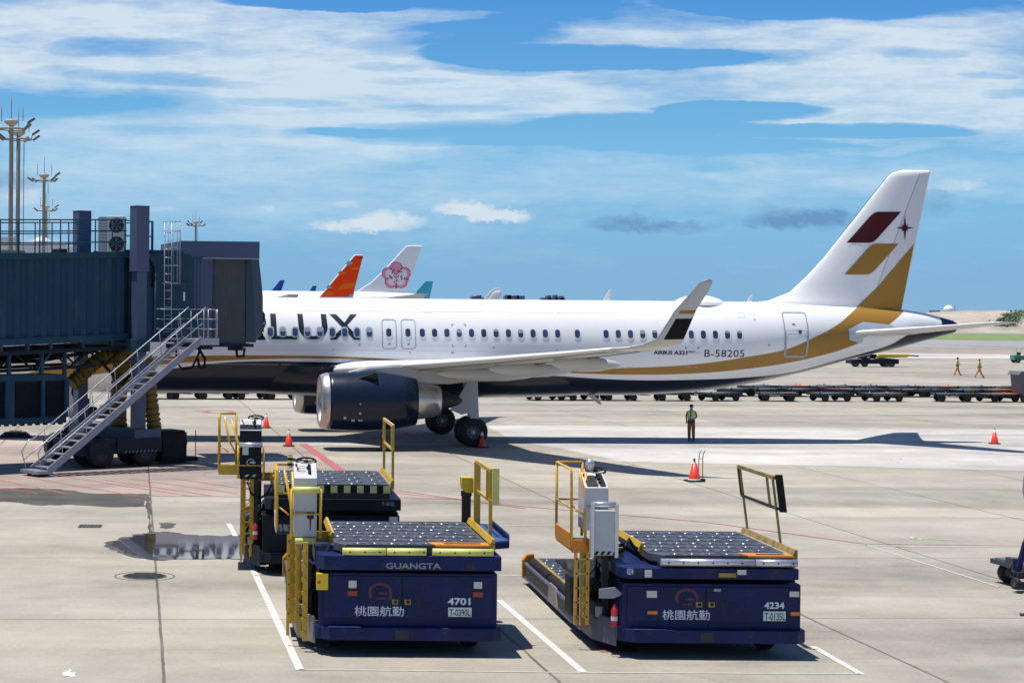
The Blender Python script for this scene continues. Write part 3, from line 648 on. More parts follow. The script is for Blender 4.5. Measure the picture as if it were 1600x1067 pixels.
# U
def ubow(pxa, pxb, t, n=14):
    a0, a1 = sx_(pxa), sx_(pxb); cx = (a0 + a1) / 2; rx = (a1 - a0) / 2; rz = .5 * H_; out = []
    for i in range(n):
        q0, q1 = pi + pi * i / n, pi + pi * (i + 1) / n
        f = lambda q, k: (cx + (rx - k) * cos(q), zb + rz + (rz - k * .62) * sin(q))
        out.append([f(q0, 0), f(q1, 0), f(q1, t), f(q0, t)])
    return out
L_([S(465.2, 1), S(473.5, 1), S(475, .48), S(466.5, .48)], [S(502, 1), S(510.5, 1), S(512, .48), S(503, .48)]); L_(*ubow(466.5, 512, sx_(475) - sx_(466.5)))
# X
L_([S(515.5, 1), S(526, 1), S(563.5, 0), S(553, 0)], [S(548.5, 1), S(559, 1), S(541.5, .545), S(536.4, .60)], [S(514.5, 0), S(525, 0), S(538.5, .36), S(533.5, .43)])
# R
L_([S(377, 0), S(385.5, 0), S(385.5, .42), S(377, .42)], [S(377, 1), S(405, 1), S(405, .86), S(377, .86)], [S(385, .50), S(405, .50), S(405, .36), S(385, .36)], [S(394, .38), S(404, .38), S(415.5, 0), S(405, 0)])
n = 10
for i in range(n):
    q0, q1 = -pi / 2 + pi * i / n, -pi / 2 + pi * (i + 1) / n; cx = sx_(405); e = lambda q, k: (cx + (.30 - k) * cos(q), zb + H_ * .68 + (H_ * .32 - k * .6) * sin(q)); L_([e(q0, 0), e(q1, 0), e(q1, .2), e(q0, .2)])
# A (no bar), T, S
L_([S(328, 0), S(338, 0), S(354, .8), S(350, 1)], [S(350, 1), S(354, .8), S(366, 0), S(376, 0), S(355, 1)])
L_([S(288, 1), S(330, 1), S(330, .86), S(288, .86)], [S(304.5, .87), S(313.5, .87), S(313.5, 0), S(304.5, 0)])
L_([S(250, 1), S(284, 1), S(284, .87), S(250, .87)], [S(241, .9), S(250, 1), S(250, .87), S(250, .6), S(250, .45), S(241, .55)], [S(250, .58), S(277, .58), S(277, .44), S(250, .44)], [S(277, .58), S(286, .46), S(286, .1), S(277, 0), S(277, .13), S(277, .44)], [S(241, .13), S(277, .13), S(277, 0), S(241, 0)])
decal('lettering', letters, m_text, off=.012)
def text_decal(name, txt, pxa, pya, pxb, pyb, m, surf=fus_y, bold=0.0, sp=1.0):
    (s0, z1), (s1, z0) = hit(pxa, pya, surf), hit(pxb, pyb, surf); vs_, fs = text_polys(txt, 1, bold, sp); xs = [a for a, b in vs_]; zs = [b for a, b in vs_]
    def q(a, b): return (s0 + (a - min(xs)) / (max(xs) - min(xs)) * (s1 - s0), z0 + (b - min(zs)) / (max(zs) - min(zs)) * (z1 - z0))
    mb = MB(); mb.add([(a, -(surf(a, b) + .012), b) for a, b in (q(*p) for p in vs_)], fs, m); return mb.build(name, plane, recalc=False)
text_decal('registration', 'B-58205', 1101, 546.5, 1162.5, 558, m_text, sp=1.05)
text_decal('type_marking', 'AIRBUS', 1021.5, 547.8, 1050.5, 554, m_text, bold=.03); text_decal('type_marking', 'A321', 1053, 548, 1073.5, 554.6, m_text, bold=.03); text_decal('type_marking', 'neo', 1074.5, 548, 1086.5, 551.5, m_text)
# windows: frame with the glass inside
wz = 4.69
wpx = [422.5 + 19.33 * k for k in range(9)] + [659.7 + 19.22 * k for k in range(12)] + [902.0] + [946.8 + 19.07 * k for k in range(5)] + [1042, 1061] + [1079.9 + 18.85 * k for k in range(5)] + [403.2 - 19.4 * k for k in range(9)] + [607.4, 637.3]
m_blind = mat('window_blind', (.28, .32, .40), .5); rb = random.Random(11)
for p in wpx:
    s, z = hit(p, 519 + (p - 540) * .0066)
    fr = decal('window', [rrect(s - .155, s + .155, z - .235, z + .235, .13)], m_wframe if p < 580 else m_white, off=.018, step=.08)
    decal('pane', [rrect(s - .112, s + .112, z - .175, z + .175, .10)], m_glass, off=.024, step=.08, parent=fr)
    q = rb.choice([0, 0, 0, 0, 0, .09, .15])
    if q: decal('blind', [rrect(s - .105, s + .105, z + .165 - q, z + .165, .04)], m_blind, off=.027, step=.08, parent=fr)
for p0, p1 in ((595.5, 620), (625.5, 650)):
    (s0, z1), (s1, z0) = hit(p0, 498.5), hit(p1, 546)
    d = decal('overwing_exit', ring(s0, s1, z0, z1, .16, .035), m_outline, off=.013)
    mb = MB(); cx = (s0 + s1) / 2; mb.box(cx - .05, cx + .05, -fus_y(cx, 4.2) - .02, -fus_y(cx, 4.2) - .008, 4.18, 4.24, m_redmark); mb.build('latch_marking', d)
# aft door
s0, z1 = hit(1222, 487); s1, z0 = hit(1259, 559)
d = decal('cabin_door', ring(s0 - .08, s1 + .04, z0, z1, .15, .055), m_outline, off=.016)
q = ring(s0 - .02, s1 - .02, z0 + .06, z0 + 1.2, .15, .03); decal('door_sill_strip', q, m_wframe, off=.022, parent=d)
s, z = hit(1250, 518.5); decal('door_window', [rrect(s - .075, s + .075, z - .09, z + .09, .07)], m_glass, off=.024, parent=d)
s, z = hit(1240, 507); decal('latch_marking', [[(s - .07, z), (s + .07, z), (s + .07, z + .05), (s - .07, z + .05)]], m_redmark, off=.02, parent=d)
mk = []
for px, py, a, b in ((705, 506.5, 1, -1), (727.5, 506.5, -1, -1), (706, 542, 1, 1), (728.5, 542, -1, 1), (1070.5, 545, 1, 1), (1092.5, 545, -1, 1)):
    s, z = hit(px, py); mk += [[(s, z), (s + a * .09, z), (s + a * .09, z + b * .025), (s, z + b * .025)], [(s, z), (s + a * .025, z), (s + a * .025, z + b * .09), (s, z + b * .09)]]
decal('corner_marks', mk, m_redmark, off=.014)

seam = []
for z_ in (5.62, 3.93, 3.30):
    for a in range(8, 35, 3): seam.append([(a, z_ - .006), (a + 2.9, z_ - .006), (a + 2.9, z_ + .006), (a, z_ + .006)])
m_seam = mat('panel_seam', (.50, .51, .53), .5)
decal('panel_seams', seam, m_seam, off=.0065, step=.3)
for i, (px_, py_, w, h) in enumerate(((705, 552, .12, .05), (770, 545, .08, .08), (868, 548, .10, .05), (560, 540, .08, .05), (985, 536, .12, .04), (1178, 500, .07, .07), (1200, 540, .10, .04), (1290, 520, .08, .06), (520, 548, .06, .06), (640, 552, .05, .05))):
    s, z = hit(px_, py_); decal('small_placard', [[(s, z), (s + w, z), (s + w, z + h), (s, z + h)]], m_wframe if i % 3 else m_redmark, off=.013)
for px_, py_, r in ((660, 480, .25), (1150, 488, .22)):
    s, z = hit(px_, py_); decal('access_panel', ring(s, s + r * 1.6, z - r, z, .05, .012), m_seam, off=.011)
# ---- fin
fz = [5.6, 5.94, 6.12, 6.25, 6.45, 6.63, 6.95, 7.33, 7.75] + [8.17 + i * .33 for i in range(12)] + [12.0, 12.13]
m_fin = m_white
fb = MB(); v = []; NC = 15; qs = [0, .01, .03, .07, .13, .2, .3, .42, .55, .66, .72, .8, .88, .95, 1.0]
for z in fz:
    le, te = lerp_tab(FLE, z), lerp_tab(FTE, z)
    for sgn in (-1, 1):
        for q in qs: s = le + q * (te - le); v.append((s, sgn * (fin_t(s, z) if q > 0 else .012) * (1 if z < 12.1 else .25), z))
n2 = NC * 2; fs = []
for i in range(len(fz) - 1):
    for j in range(NC - 1): fs += [(i * n2 + j, i * n2 + j + 1, (i + 1) * n2 + j + 1, (i + 1) * n2 + j), (i * n2 + NC + j + 1, i * n2 + NC + j, (i + 1) * n2 + NC + j, (i + 1) * n2 + NC + j + 1)]
    fs += [(i * n2, (i + 1) * n2, (i + 1) * n2 + NC, i * n2 + NC), (i * n2 + NC - 1, i * n2 + n2 - 1, (i + 1) * n2 + n2 - 1, (i + 1) * n2 + NC - 1)]
i = len(fz) - 1; fs.append(tuple(i * n2 + j for j in range(NC)) + tuple(i * n2 + NC + j for j in reversed(range(NC))))
fb.add(v, fs, m_fin, smooth=True); fin = fb.build('tail_fin', plane)
def fs_(px, py): return hit(px, py, fin_t)
m_rud = mat('rudder_paint', (.70, .71, .72), .3, coat=.3)
rud = decal('rudder', [[fs_(1437, 272), fs_(1450.5, 273), fs_(1408.5, 481), fs_(1366, 470), fs_(1369, 453)]], m_rud, surf=fin_t, off=.012)
def bez(px, rounds): pass
def para(x0, y0, x1, y1, dx):    # parallelogram with rounded corners, in pixels of the fin face
    pts = []
    # (x0,y1) bottom-left tip ... top-left rounded ... (x1,y0) top-right tip ... bottom-right rounded
    bl = (x0, y1); tl = (x0 + dx, y0); tr = (x1, y0); br = (x1 - dx, y1)
    pts.append(bl)
    for k in range(7):
        t = k / 6; a = (tl[0] - dx * .16, tl[1] + (y1 - y0) * .16); c2 = (tl[0] + 7, tl[1]); pts.append(((1 - t) ** 2 * a[0] + 2 * t * (1 - t) * tl[0] + t * t * c2[0], (1 - t) ** 2 * a[1] + 2 * t * (1 - t) * tl[1] + t * t * c2[1]))
    pts.append(tr)
    for k in range(7):
        t = k / 6; a = (br[0] + dx * .16, br[1] - (y1 - y0) * .16); c2 = (br[0] - 7, br[1]); pts.append(((1 - t) ** 2 * a[0] + 2 * t * (1 - t) * br[0] + t * t * c2[0], (1 - t) ** 2 * a[1] + 2 * t * (1 - t) * br[1] + t * t * c2[1]))
    return [fs_(*p) for p in pts]
decal('maroon_emblem', [para(1322.5, 331.2, 1407.5, 379.5, 43)], m_maroon, surf=fin_t, off=.03)
decal('gold_emblem', [para(1319.5, 381, 1403.5, 429, 43)], m_gold, surf=fin_t, off=.03)
st = []
cx, cy = 1413.5, 356.5
for k in range(8):
    a = k * pi / 4; ln = (14 if k in (0, 4) else 20 if k in (2, 6) else 7.5); w = 2.6
    tip = (cx + ln * cos(a) * (1), cy - ln * sin(a)); l = (cx + w * cos(a + .9), cy - w * sin(a + .9)); r = (cx + w * cos(a - .9), cy - w * sin(a - .9)); st.append([fs_(cx, cy), fs_(*r), fs_(*tip), fs_(*l)])
decal('star_emblem', st, m_maroon, surf=fin_t, off=.034)
decal('gold_panel', [[fs_(1339, 479), fs_(1369, 451), fs_(1427.5, 381.5), fs_(1424.5, 399), fs_(1408, 483), fs_(1375, 482)]], m_gold, surf=fin_t, off=.024)
fl = []
for a, b in (((1437.5, 271), (1369, 453)), ((1385, 277), (1310, 371))): fl.append(stroke(fs_(*a), fs_(*b), .018))
decal('hinge_line', fl, m_wframe, surf=fin_t, off=.02)

decal('tailplane_root_plate', [[hit(1325.5, 514), hit(1348, 502.8), hit(1388, 507), hit(1404, 515), hit(1392, 525), hit(1361, 541.5), hit(1327, 531)]], mat('root_plate_blue_grey', (.44, .52, .58), .4), off=.03)
# ---- lifting surfaces
AF = [(0, 0), (.006, .22), (.025, .42), (.07, .66), (.14, .86), (.25, .99), (.38, 1.0), (.52, .88), (.66, .66), (.80, .40), (.92, .17), (1, .02)]
def loft(name, secs, side, parent, mtop, mbot=None, mle=None, bands=None, smooth=True):
    """secs: (s_le, chord, w, z, t, tilt) tilt = direction of thickness in the w/z plane (0 = up)"""
    mb = MB(); ring_ = []
    up = [(q, t) for q, t in AF]; lo = [(q, -t * .75) for q, t in reversed(AF[1:-1])]
    prof = up + lo; n = len(prof); v = []
    for s, c_, w, z, t, tilt in secs:
        for q, h in prof:
            d = h * t * c_ * .5; v.append((s + q * c_, side * (w + d * -sin(tilt)), z + d * cos(tilt)))
    mb.v = v
    for i in range(len(secs) - 1):
        for j in range(n):
            f = (i * n + j, i * n + (j + 1) % n, (i + 1) * n + (j + 1) % n, (i + 1) * n + j)
            k = len(up); top = j < k - 1
            m = mtop if top else (mbot or mtop)
            if mle and (j < 3 or j >= n - 3): m = mle
            if bands and bands[i] is not None and not (j < 5 or j >= n - 5): m = bands[i]
            mb.f.append(f); mb.m.append(mb.mi(m)); mb.sm.append(smooth)
    k0 = (len(secs) - 1) * n; mb.f.append(tuple(k0 + j for j in range(n))); mb.m.append(mb.mi(mtop)); mb.sm.append(False)
    mb.f.append(tuple(reversed(range(n)))); mb.m.append(mb.mi(mtop)); mb.sm.append(False)
    return mb.build(name, parent)
m_winglet = mat('winglet_grey', (.52, .52, .50), .35, coat=.3)
for side in (-1, 1):
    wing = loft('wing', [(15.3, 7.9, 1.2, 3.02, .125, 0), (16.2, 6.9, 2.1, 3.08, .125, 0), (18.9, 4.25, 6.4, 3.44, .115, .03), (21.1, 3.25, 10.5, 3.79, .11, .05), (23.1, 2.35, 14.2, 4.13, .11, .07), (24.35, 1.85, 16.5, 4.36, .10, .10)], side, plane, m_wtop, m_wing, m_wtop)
    bl = 24.35
    secs = [(24.35, 1.85, 16.5, 4.36, .10, .10), (24.80, 1.62, 16.90, 4.41, .10, .35), (25.30, 1.26, 17.2, 4.54, .10, .75), (25.74, .96, 17.38, 4.74, .11, 1.12), (26.14, .80, 17.6, 5.46, .11, 1.28), (26.22, .77, 17.64, 5.62, .11, 1.28), (26.30, .74, 17.67, 5.75, .11, 1.28), (26.86, .56, 17.82, 6.42, .11, 1.28), (27.06, .46, 17.88, 6.68, .10, 1.28), (27.26, .24, 17.92, 6.80, .06, 1.28)]
    loft('winglet', secs, side, wing, m_winglet, m_winglet, m_wing, bands=[None, None, None, m_black_paint, None, m_gold, None, None, None])
    for w, s0, l, zz in ((6.5, 19.9, 4.1, 3.12), (9.7, 21.4, 3.3, 3.42), (13.0, 23.0, 2.7, 3.76)):
        mb = MB(); NP = 12; pr = [(.01, 0), (.13, .1), (.20, .25), (.23, .45), (.20, .7), (.10, .92), (.02, 1)]; vv_ = []
        for r, t in pr:
            for j in range(NP): a = 2 * pi * j / NP; vv_.append((s0 + t * l, side * (w + r * .75 * cos(a)), zz - .05 * t + r * 1.25 * sin(a)))
        mb.add(vv_, [(i * NP + j, i * NP + (j + 1) % NP, (i + 1) * NP + (j + 1) % NP, (i + 1) * NP + j) for i in range(len(pr) - 1) for j in range(NP)], m_winglet, smooth=True)
        mb.build('flap_fairing', wing)
    for nm, fr_, zo in (('flap_gap', .74, .66), ('slat_gap', .14, .86)):
        mb = MB(); pts = []
        for s_, c_, w_, z_, t_ in ((16.35, 6.7, 2.4, 3.10, .125), (18.9, 4.25, 6.4, 3.44, .115), (21.1, 3.25, 10.5, 3.79, .11), (23.1, 2.35, 14.2, 4.13, .11), (24.1, 1.95, 16.0, 4.31, .10)): pts.append(Vector((s_ + fr_ * c_, side * w_, z_ - zo * .75 * t_ * c_ * .5 - .004)))
        for a_, b_ in zip(pts, pts[1:]): mb.bar(a_, b_, .035, .02, m_dark)
        mb.build(nm, wing)
    # engine
    en = bpy.data.objects.new('engine', None); COL.objects.link(en); en.parent = plane; en.location = (15.25, side * 5.75, 1.95); en.empty_display_size = .3
    D0 = (1, 0, 0)
    mb = MB(); mb.lathe([(1.02, .12), (1.05, .30), (1.155, .33), (1.175, .5), (1.205, 1.2), (1.215, 1.9), (1.18, 2.6), (1.08, 3.3), (.95, 3.95), (.93, 3.95), (.88, 3.2)], (0, 0, 0), D0, m_navy, 64); mb.build('nacelle', en)
    mb = MB(); mb.lathe([(.92, .55), (.89, .30), (.93, .06), (.99, 0), (1.06, .04), (1.12, .16), (1.160, .31), (1.160, .36)], (0, 0, 0), D0, m_lip, 64); mb.build('intake_lip', en)
    mb = MB(); mb.lathe([(.02, .35), (.12, .45), (.28, .8), (.30, .95), (.9, .95)], (0, 0, 0), D0, m_dark, 36)
    for j in range(18):
        a = 2 * pi * j / 18; u_ = Vector((0, cos(a), sin(a))); t_ = Vector((0, -sin(a), cos(a))); mb.add([Vector((.8, 0, 0)) + u_ * .28 - t_ * .03, Vector((.8, 0, 0)) + u_ * .9 - t_ * .12, Vector((.95, 0, 0)) + u_ * .9 + t_ * .12, Vector((.95, 0, 0)) + u_ * .28 + t_ * .03], [(0, 1, 2, 3)], m_hub)
    mb.build('fan', en)
    mb = MB(); mb.lathe([(.80, 3.7), (.76, 4.2), (.66, 4.75), (.58, 4.95), (.55, 4.95), (.5, 4.5)], (0, 0, .05), D0, m_nozzle, 40); mb.lathe([(.50, 4.6), (.40, 5.1), (.16, 5.75), (.01, 5.9)], (0, 0, .05), D0, m_dark, 30); mb.build('exhaust_nozzle', en)
    mb = MB(); mb.add([(1.45, -.72 , .95), (2.2, -.80, 1.28), (2.32, -.78, 1.02), (2.32, -.76, .90)], [(0, 1, 2, 3)], m_dark); mb.prism([(1.45, -.74, .93), (2.2, -.98, 1.22), (2.32, -.76, .91)], (0, .02, .03), m_dark); mb.build('strake', en)
    mb = MB(); pts = [(1.0, 1.16), (2.0, 1.42), (3.2, 1.52), (4.6, 1.50), (5.9, 1.40), (6.9, 1.15), (6.5, .86), (5.3, .72), (4.2, .72), (3.0, 1.0)]
    mb.prism([(a, -.20, b) for a, b in pts], (0, .40, 0), m_wing); mb.build('pylon', en, bevel=.1)
    mb = MB()
    for px_, pz_, sz in ((.95, -.62, .10), (1.28, -.70, .13), (1.55, -.70, .10), (1.62, -.7, .09), (1.55, -.42, .10), (1.55, -.05, .06)):
        yy = sqrt(max(0, 1.2 ** 2 - pz_ ** 2)) + .015; mb.box(px_ - sz / 2, px_ + sz / 2, -yy - .004, -yy + .05, pz_ - sz / 2, pz_ + sz / 2, m_wframe)
    mb.build('maintenance_placard', en)
    # main gear
    g = bpy.data.objects.new('main_gear', None); COL.objects.link(g); g.parent = plane; g.location = (21.9, side * 3.8, 0); g.empty_display_size = .3
    mb = MB(); mb.tube([(-.05, 0, .62), (-.1, 0, 1.6)], .11, m_strut, 12); mb.tube([(-.1, 0, 1.5), (-.25, side * -.2, 3.3)], .17, m_strut, 12); mb.bar((0, 0, 1.5), (.1, side * -1.4, 2.9), .12, .12, m_strut); mb.cyl((-.05, -.62, .62), (-.05, .62, .62), .08, m_strut, 12); mb.bar((-.2, 0, 1.45), (.2, 0, 1.05), .07, .1, m_strut); mb.bar((.2, 0, 1.05), (-.05, 0, .75), .07, .1, m_strut); mb.build('strut', g)
    for o_ in (-.46, .46):
        mb = MB(); mb.lathe([(.28, -.20), (.40, -.21), (.55, -.19), (.61, -.13), (.635, 0), (.61, .13), (.55, .19), (.40, .21), (.28, .20)], (-.05, o_, .635), (0, 1, 0), m_tyre, 36)
        mb.lathe([(.001, -.10), (.10, -.17), (.16, -.10), (.28, -.19)], (-.05, o_, .635), (0, 1, 0), m_hub, 24); mb.lathe([(.28, .19), (.1, .12), (.001, .14)], (-.05, o_, .635), (0, 1, 0), m_hub, 24)
        for j in range(8): a = j * pi / 4; mb.cyl((-.05 + .2 * cos(a), o_ - .19, .635 + .2 * sin(a)), (-.05 + .2 * cos(a), o_ - .13, .635 + .2 * sin(a)), .035, m_tyre, 8)
        mb.build('wheel', g)
    mb = MB(); mb.prism([(-1.02, side * .52, 1.55), (-.72, side * .52, 2.0), (-.25, side * .50, 2.75), (.05, side * .45, 3.15), (.12, side * .45, 3.1), (.18, side * .6, 1.0), (-.12, side * .6, 1.0), (-.25, side * .58, 1.42), (-.55, side * .56, 1.35)], (0, side * .04, 0), m_strut); mb.build('gear_door', g)
    # tailplane
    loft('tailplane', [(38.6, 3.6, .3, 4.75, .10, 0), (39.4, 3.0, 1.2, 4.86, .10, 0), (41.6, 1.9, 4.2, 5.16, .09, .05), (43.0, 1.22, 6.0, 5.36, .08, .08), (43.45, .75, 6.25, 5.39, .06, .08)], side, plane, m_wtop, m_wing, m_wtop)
    mb = MB(); NP = 10; v_ = []; fr_ = [(38.4, .52, 4.98, 4.1, .1), (38.9, .50, 5.18, 3.95, .35), (39.8, .50, 5.22, 4.05, .5), (40.8, .5, 5.12, 4.4, .45), (41.8, .45, 5.02, 4.72, .3), (42.6, .3, 4.95, 4.86, .1)]
    for s, y_, z1_, z0_, ex in fr_:
        for j in range(NP): a = 2 * pi * j / NP; v_.append((s, side * (y_ + ex * .55 + (.35 * ex + .12) * cos(a)), (z1_ + z0_) / 2 + (z1_ - z0_) / 2 * sin(a)))
    mb.add(v_, [(i * NP + j, i * NP + (j + 1) % NP, (i + 1) * NP + (j + 1) % NP, (i + 1) * NP + j) for i in range(len(fr_) - 1) for j in range(NP)] + [tuple(range(NP))], m_white, smooth=True); mb.build('tailplane_root_fairing', plane)
# nose gear, aerials, radome, drain mast
g = bpy.data.objects.new('nose_gear', None); COL.objects.link(g); g.parent = plane; g.location = (5.1, 0, 0); g.empty_display_size = .3
mb = MB(); mb.tube([(0, 0, .38), (-.1, 0, 2.3)], .09, m_strut, 12); mb.cyl((0, -.3, .38), (0, .3, .38), .06, m_strut, 10); mb.bar((0, 0, 1.1), (-1.0, 0, 2.2), .1, .1, m_strut); mb.build('strut', g)
for o_ in (-.25, .25):
    mb = MB(); mb.lathe([(.18, -.1), (.33, -.11), (.38, -.05), (.385, .05), (.33, .11), (.18, .1)], (0, o_, .385), (0, 1, 0), m_tyre, 28); mb.lathe([(.001, -.05), (.18, -.09)], (0, o_, .385), (0, 1, 0), m_hub, 16); mb.build('wheel', g)
def blade(px0, px1, pyt, pyb, name):
    (s0, z0), (s1, z1) = hit(px0, pyb, lambda s, z: 0), hit(px1, pyt, lambda s, z: 0); d = z1 - z0
    mb = MB(); mb.prism([(s0, -.03, 6.1), (s0 + (s1 - s0) * .75, -.02, z1), (s1, -.02, z1), (s0 + (s1 - s0) * .8, -.03, 6.1)], (0, .05, 0), m_white); mb.build(name, plane, bevel=.012)
blade(941, 955.5, 453, 467, 'aerial_blade'); blade(1165, 1176, 461.5, 470, 'aerial_blade')
s0 = hit(1048, 466, lambda s, z: 0)[0]; s1 = hit(1138, 470, lambda s, z: 0)[0]; mb = MB(); v_ = []; NS, NP = 18, 16
for i in range(NS + 1):
    t = i / NS; q = sin(pi * t) ** .6; s = s0 + (s1 - s0) * t
    for j in range(NP + 1): a = pi * j / NP; v_.append((s, -.95 * q * cos(a), 5.98 + .52 * q * sin(a) * (1 - .12 * t) + 0))
mb.add(v_, [(i * (NP + 1) + j, i * (NP + 1) + j + 1, (i + 1) * (NP + 1) + j + 1, (i + 1) * (NP + 1) + j) for i in range(NS) for j in range(NP)], m_white, smooth=True); mb.build('satellite_radome', plane)
s, z = hit(920, 616); mb = MB(); mb.prism([(s - .1, -.3, 2.05), (s + .25, -.3, 2.05), (s + .62, -.3, 1.62), (s + .5, -.3, 1.60)], (0, .05, 0), m_strut); mb.build('drain_mast', plane)
# APU outlet under tail end
mb = MB(); mb.lathe([(.24, 0), (.22, .14), (.12, .14)], (44.28, 0, 5.145), (1, 0, -.25), m_dark, 20); mb.build('exhaust_tip', plane)
# ------------------------------------------------------------ jet bridge
m_teal = mat('bridge_teal', (.018, .066, .106), .55, spec=.2, var=.14, vscale=.7, dirt=(.055, .085, .11), dscale=1.6, dthr=.54, stretch=(1, 1, .35))
m_col = mat('column_shaded_slate', (.06, .085, .155), .5, var=.1, vscale=1)  # slate darkened to paint shade on the lower column, below its lit top
m_sst = mat('stair_steel', (.27, .29, .36), .42, .35, var=.15, vscale=3)
m_rimd = mat('dark_rim', (.04, .04, .045), .6)
m_lav = mat('bridge_slate_panel', (.080, .108, .185), .55, spec=.25, var=.08, vscale=1, dirt=(.10, .12, .17), dscale=1.2, dthr=.64)
m_curt = mat('bridge_curtain', (.125, .138, .145), .6, var=.12, vscale=3)
m_hood = mat('bridge_hood_fabric', (.050, .082, .112), .7, var=.12, vscale=1.5, bump=.2, bscale=4)
m_roofm = mat('bridge_roof', (.15, .17, .19), .7, var=.15)
m_frame = mat('bridge_frame_dark', (.014, .021, .032), .6, var=.2, spec=.25)
m_galv = mat('galvanised_rail', (.36, .38, .43), .4, .5, var=.12)
m_tread = mat('stair_tread', (.33, .35, .40), .45, .5, var=.15, vscale=6)
m_yel = mat('safety_yellow', (.62, .38, .02), .4, var=.12, vscale=3, dirt=(.22, .15, .05), dscale=3, dthr=.64, coat=.2)
m_hose = mat('hose_yellow', (.21, .13, .010), .6, var=.2)
m_hoseb = mat('hose_band', (.07, .045, .01), .7)
m_white2 = mat('off_white_casing', (.62, .63, .62), .45, var=.06)
m_blk = mat('black_rubber', (.012, .012, .013), .75, spec=.25)
m_lamp_o = mat('amber_lens', (.75, .28, .02), .25)
m_bright = mat('bright_slit', (.75, .78, .8), .3)
BA = math.atan2(.6, .8); BO = Vector((-4.05, 65.0, 0)); BZ = .037
jb = thing('jet_bridge', 'dark teal corrugated passenger boarding bridge at the left with its cab by the airliner', 'jet bridge', BO, BA)
def bl(px, py, ly):                     # pixel -> local (x, z) on the vertical plane local y = ly
    u, v = px2d(px, py); ca, sa = cos(BA), sin(BA)
    # X = BO.x + x ca - ly sa ; Y = BO.y + x sa + ly ca ; X = u Y
    x = (u * (BO.y + ly * ca) - BO.x + ly * sa) / (ca - u * sa); Y = BO.y + x * sa + ly * ca
    return x, CAMZ - v * Y
# tunnel with ribs
mb = MB(); T0, T1, TW = -16.0, -.15, 3.1
def zb_(x): return 4.50 + BZ * x
TH_ = 3.2
def slab(mb, x0, x1, y0, y1, z0, z1, m):          # follows the slope
    v = []
    for x in (x0, x1):
        for y, z in ((y0, z0), (y1, z0), (y1, z1), (y0, z1)): v.append((x, y, z + BZ * x))
    mb.add(v, [(0, 1, 2, 3), (7, 6, 5, 4), (0, 4, 5, 1), (1, 5, 6, 2), (2, 6, 7, 3), (3, 7, 4, 0)], m)
x = T0; k = 0; pitch = .535
prof = []
while x < T1:
    for q, d in ((0, 0), (.18, 0), (.26, .085), (.44, .085), (.535, 0)):
        if q < .535: prof.append((min(x + q, T1), d))
    x += pitch
prof.append((T1, 0))
for yside, sg in ((0.0, 1), (TW, -1)):
    v = []
    for px_, d in prof:
        for z in (4.72, 7.50): v.append((px_, yside + sg * d, z + BZ * px_))
    mb.add(v, [(2 * i, 2 * i + 2, 2 * i + 3, 2 * i + 1) for i in range(len(prof) - 1)], m_teal)
slab(mb, T0, T1, -.06, .12, 7.47, 7.69, m_teal); slab(mb, T0, T1, TW - .12, TW + .06, 7.47, 7.69, m_teal)
slab(mb, T0, T1, -.05, .14, 4.5, 4.74, m_teal); slab(mb, T0, T1, TW - .14, TW + .05, 4.5, 4.74, m_teal)
slab(mb, T0, T1, .125, TW - .125, 7.55, 7.64, m_roofm); slab(mb, T0, T1, .145, TW - .145, 4.52, 4.62, m_frame); slab(mb, T1, T1 + .12, -.05, TW + .05, 4.5, 7.69, m_frame)
mb.build('tunnel', jb)
mb = MB()
for px_ in (2, 44, 80, 130, 175): x = bl(px_, 540, 0)[0]; slab(mb, x - .05, x + .05, -.02, .14, 4.28, 4.5, m_teal)
slab(mb, T0, T1, -.02, .16, 4.16, 4.30, m_frame)
# trusses and pipes under the tunnel
for y in (.5, 2.6):
    slab(mb, T0, T1 - .5, y, y + .16, 4.18, 4.36, m_frame); slab(mb, T0, T1 - 1.0, y, y + .10, 3.55, 3.66, m_frame)
    for i in range(10): mb.bar((-15 + i * 1.5, y + .05, 4.2 + BZ * (-15 + i * 1.5)), (-14.25 + i * 1.5, y + .05, 3.6 + BZ * (-14.25 + i * 1.5)), .06, .06, m_frame); mb.bar((-14.25 + i * 1.5, y + .05, 3.6 + BZ * (-14.25 + i * 1.5)), (-13.5 + i * 1.5, y + .05, 4.2 + BZ * (-13.5 + i * 1.5)), .06, .06, m_frame)
for i in range(11): slab(mb, -15 + i * 1.4, -14.9 + i * 1.4, .2, 3.0, 4.2, 4.36, m_frame)
mb.tube([(-16, .9, 3.2), (-6, .9, 3.7), (-3.3, .9, 3.75), (-1, .7, 4.1)], .07, m_blk, 8); mb.tube([(-16, 1.2, 3.4), (-2.0, 1.2, 3.95)], .09, m_frame, 8)
mb.build('underframe', jb)
# cool-air cabinet hung under the tunnel
c0, c1 = -9.6, -2.62; cb = MB()
zt_, zl_ = 3.28, 1.58
cb.box(c0, c1, .25, 2.2, zl_ + .02, zt_ - .02, m_frame)
for z0_, z1_ in ((zt_ - .20, zt_), (zl_, zl_ + .22)): cb.box(c0 - .02, c1 + .02, .14, .25, z0_, z1_, m_teal)
for px_, w in ((14, .34), (66, .14), (103, .16)): x = bl(px_, 640, .2)[0]; cb.box(x - w / 2, x + w / 2, .12, .24, zl_ + .2, zt_ - .18, m_teal)
cb.box(c1, c1 + .03, .25, 2.2, zl_, zt_, m_teal)
for k in range(17): z = zl_ + .27 + k * .068; cb.add([(c0, .24, z), (c1, .24, z), (c1, .20, z + .035), (c0, .20, z + .035)], [(0, 1, 2, 3)], m_frame)
for px_ in (13, 64, 100): x = bl(px_, 560, .3)[0]; cb.box(x - .06, x + .06, .2, .32, zt_, 4.3 + BZ * x, m_teal)
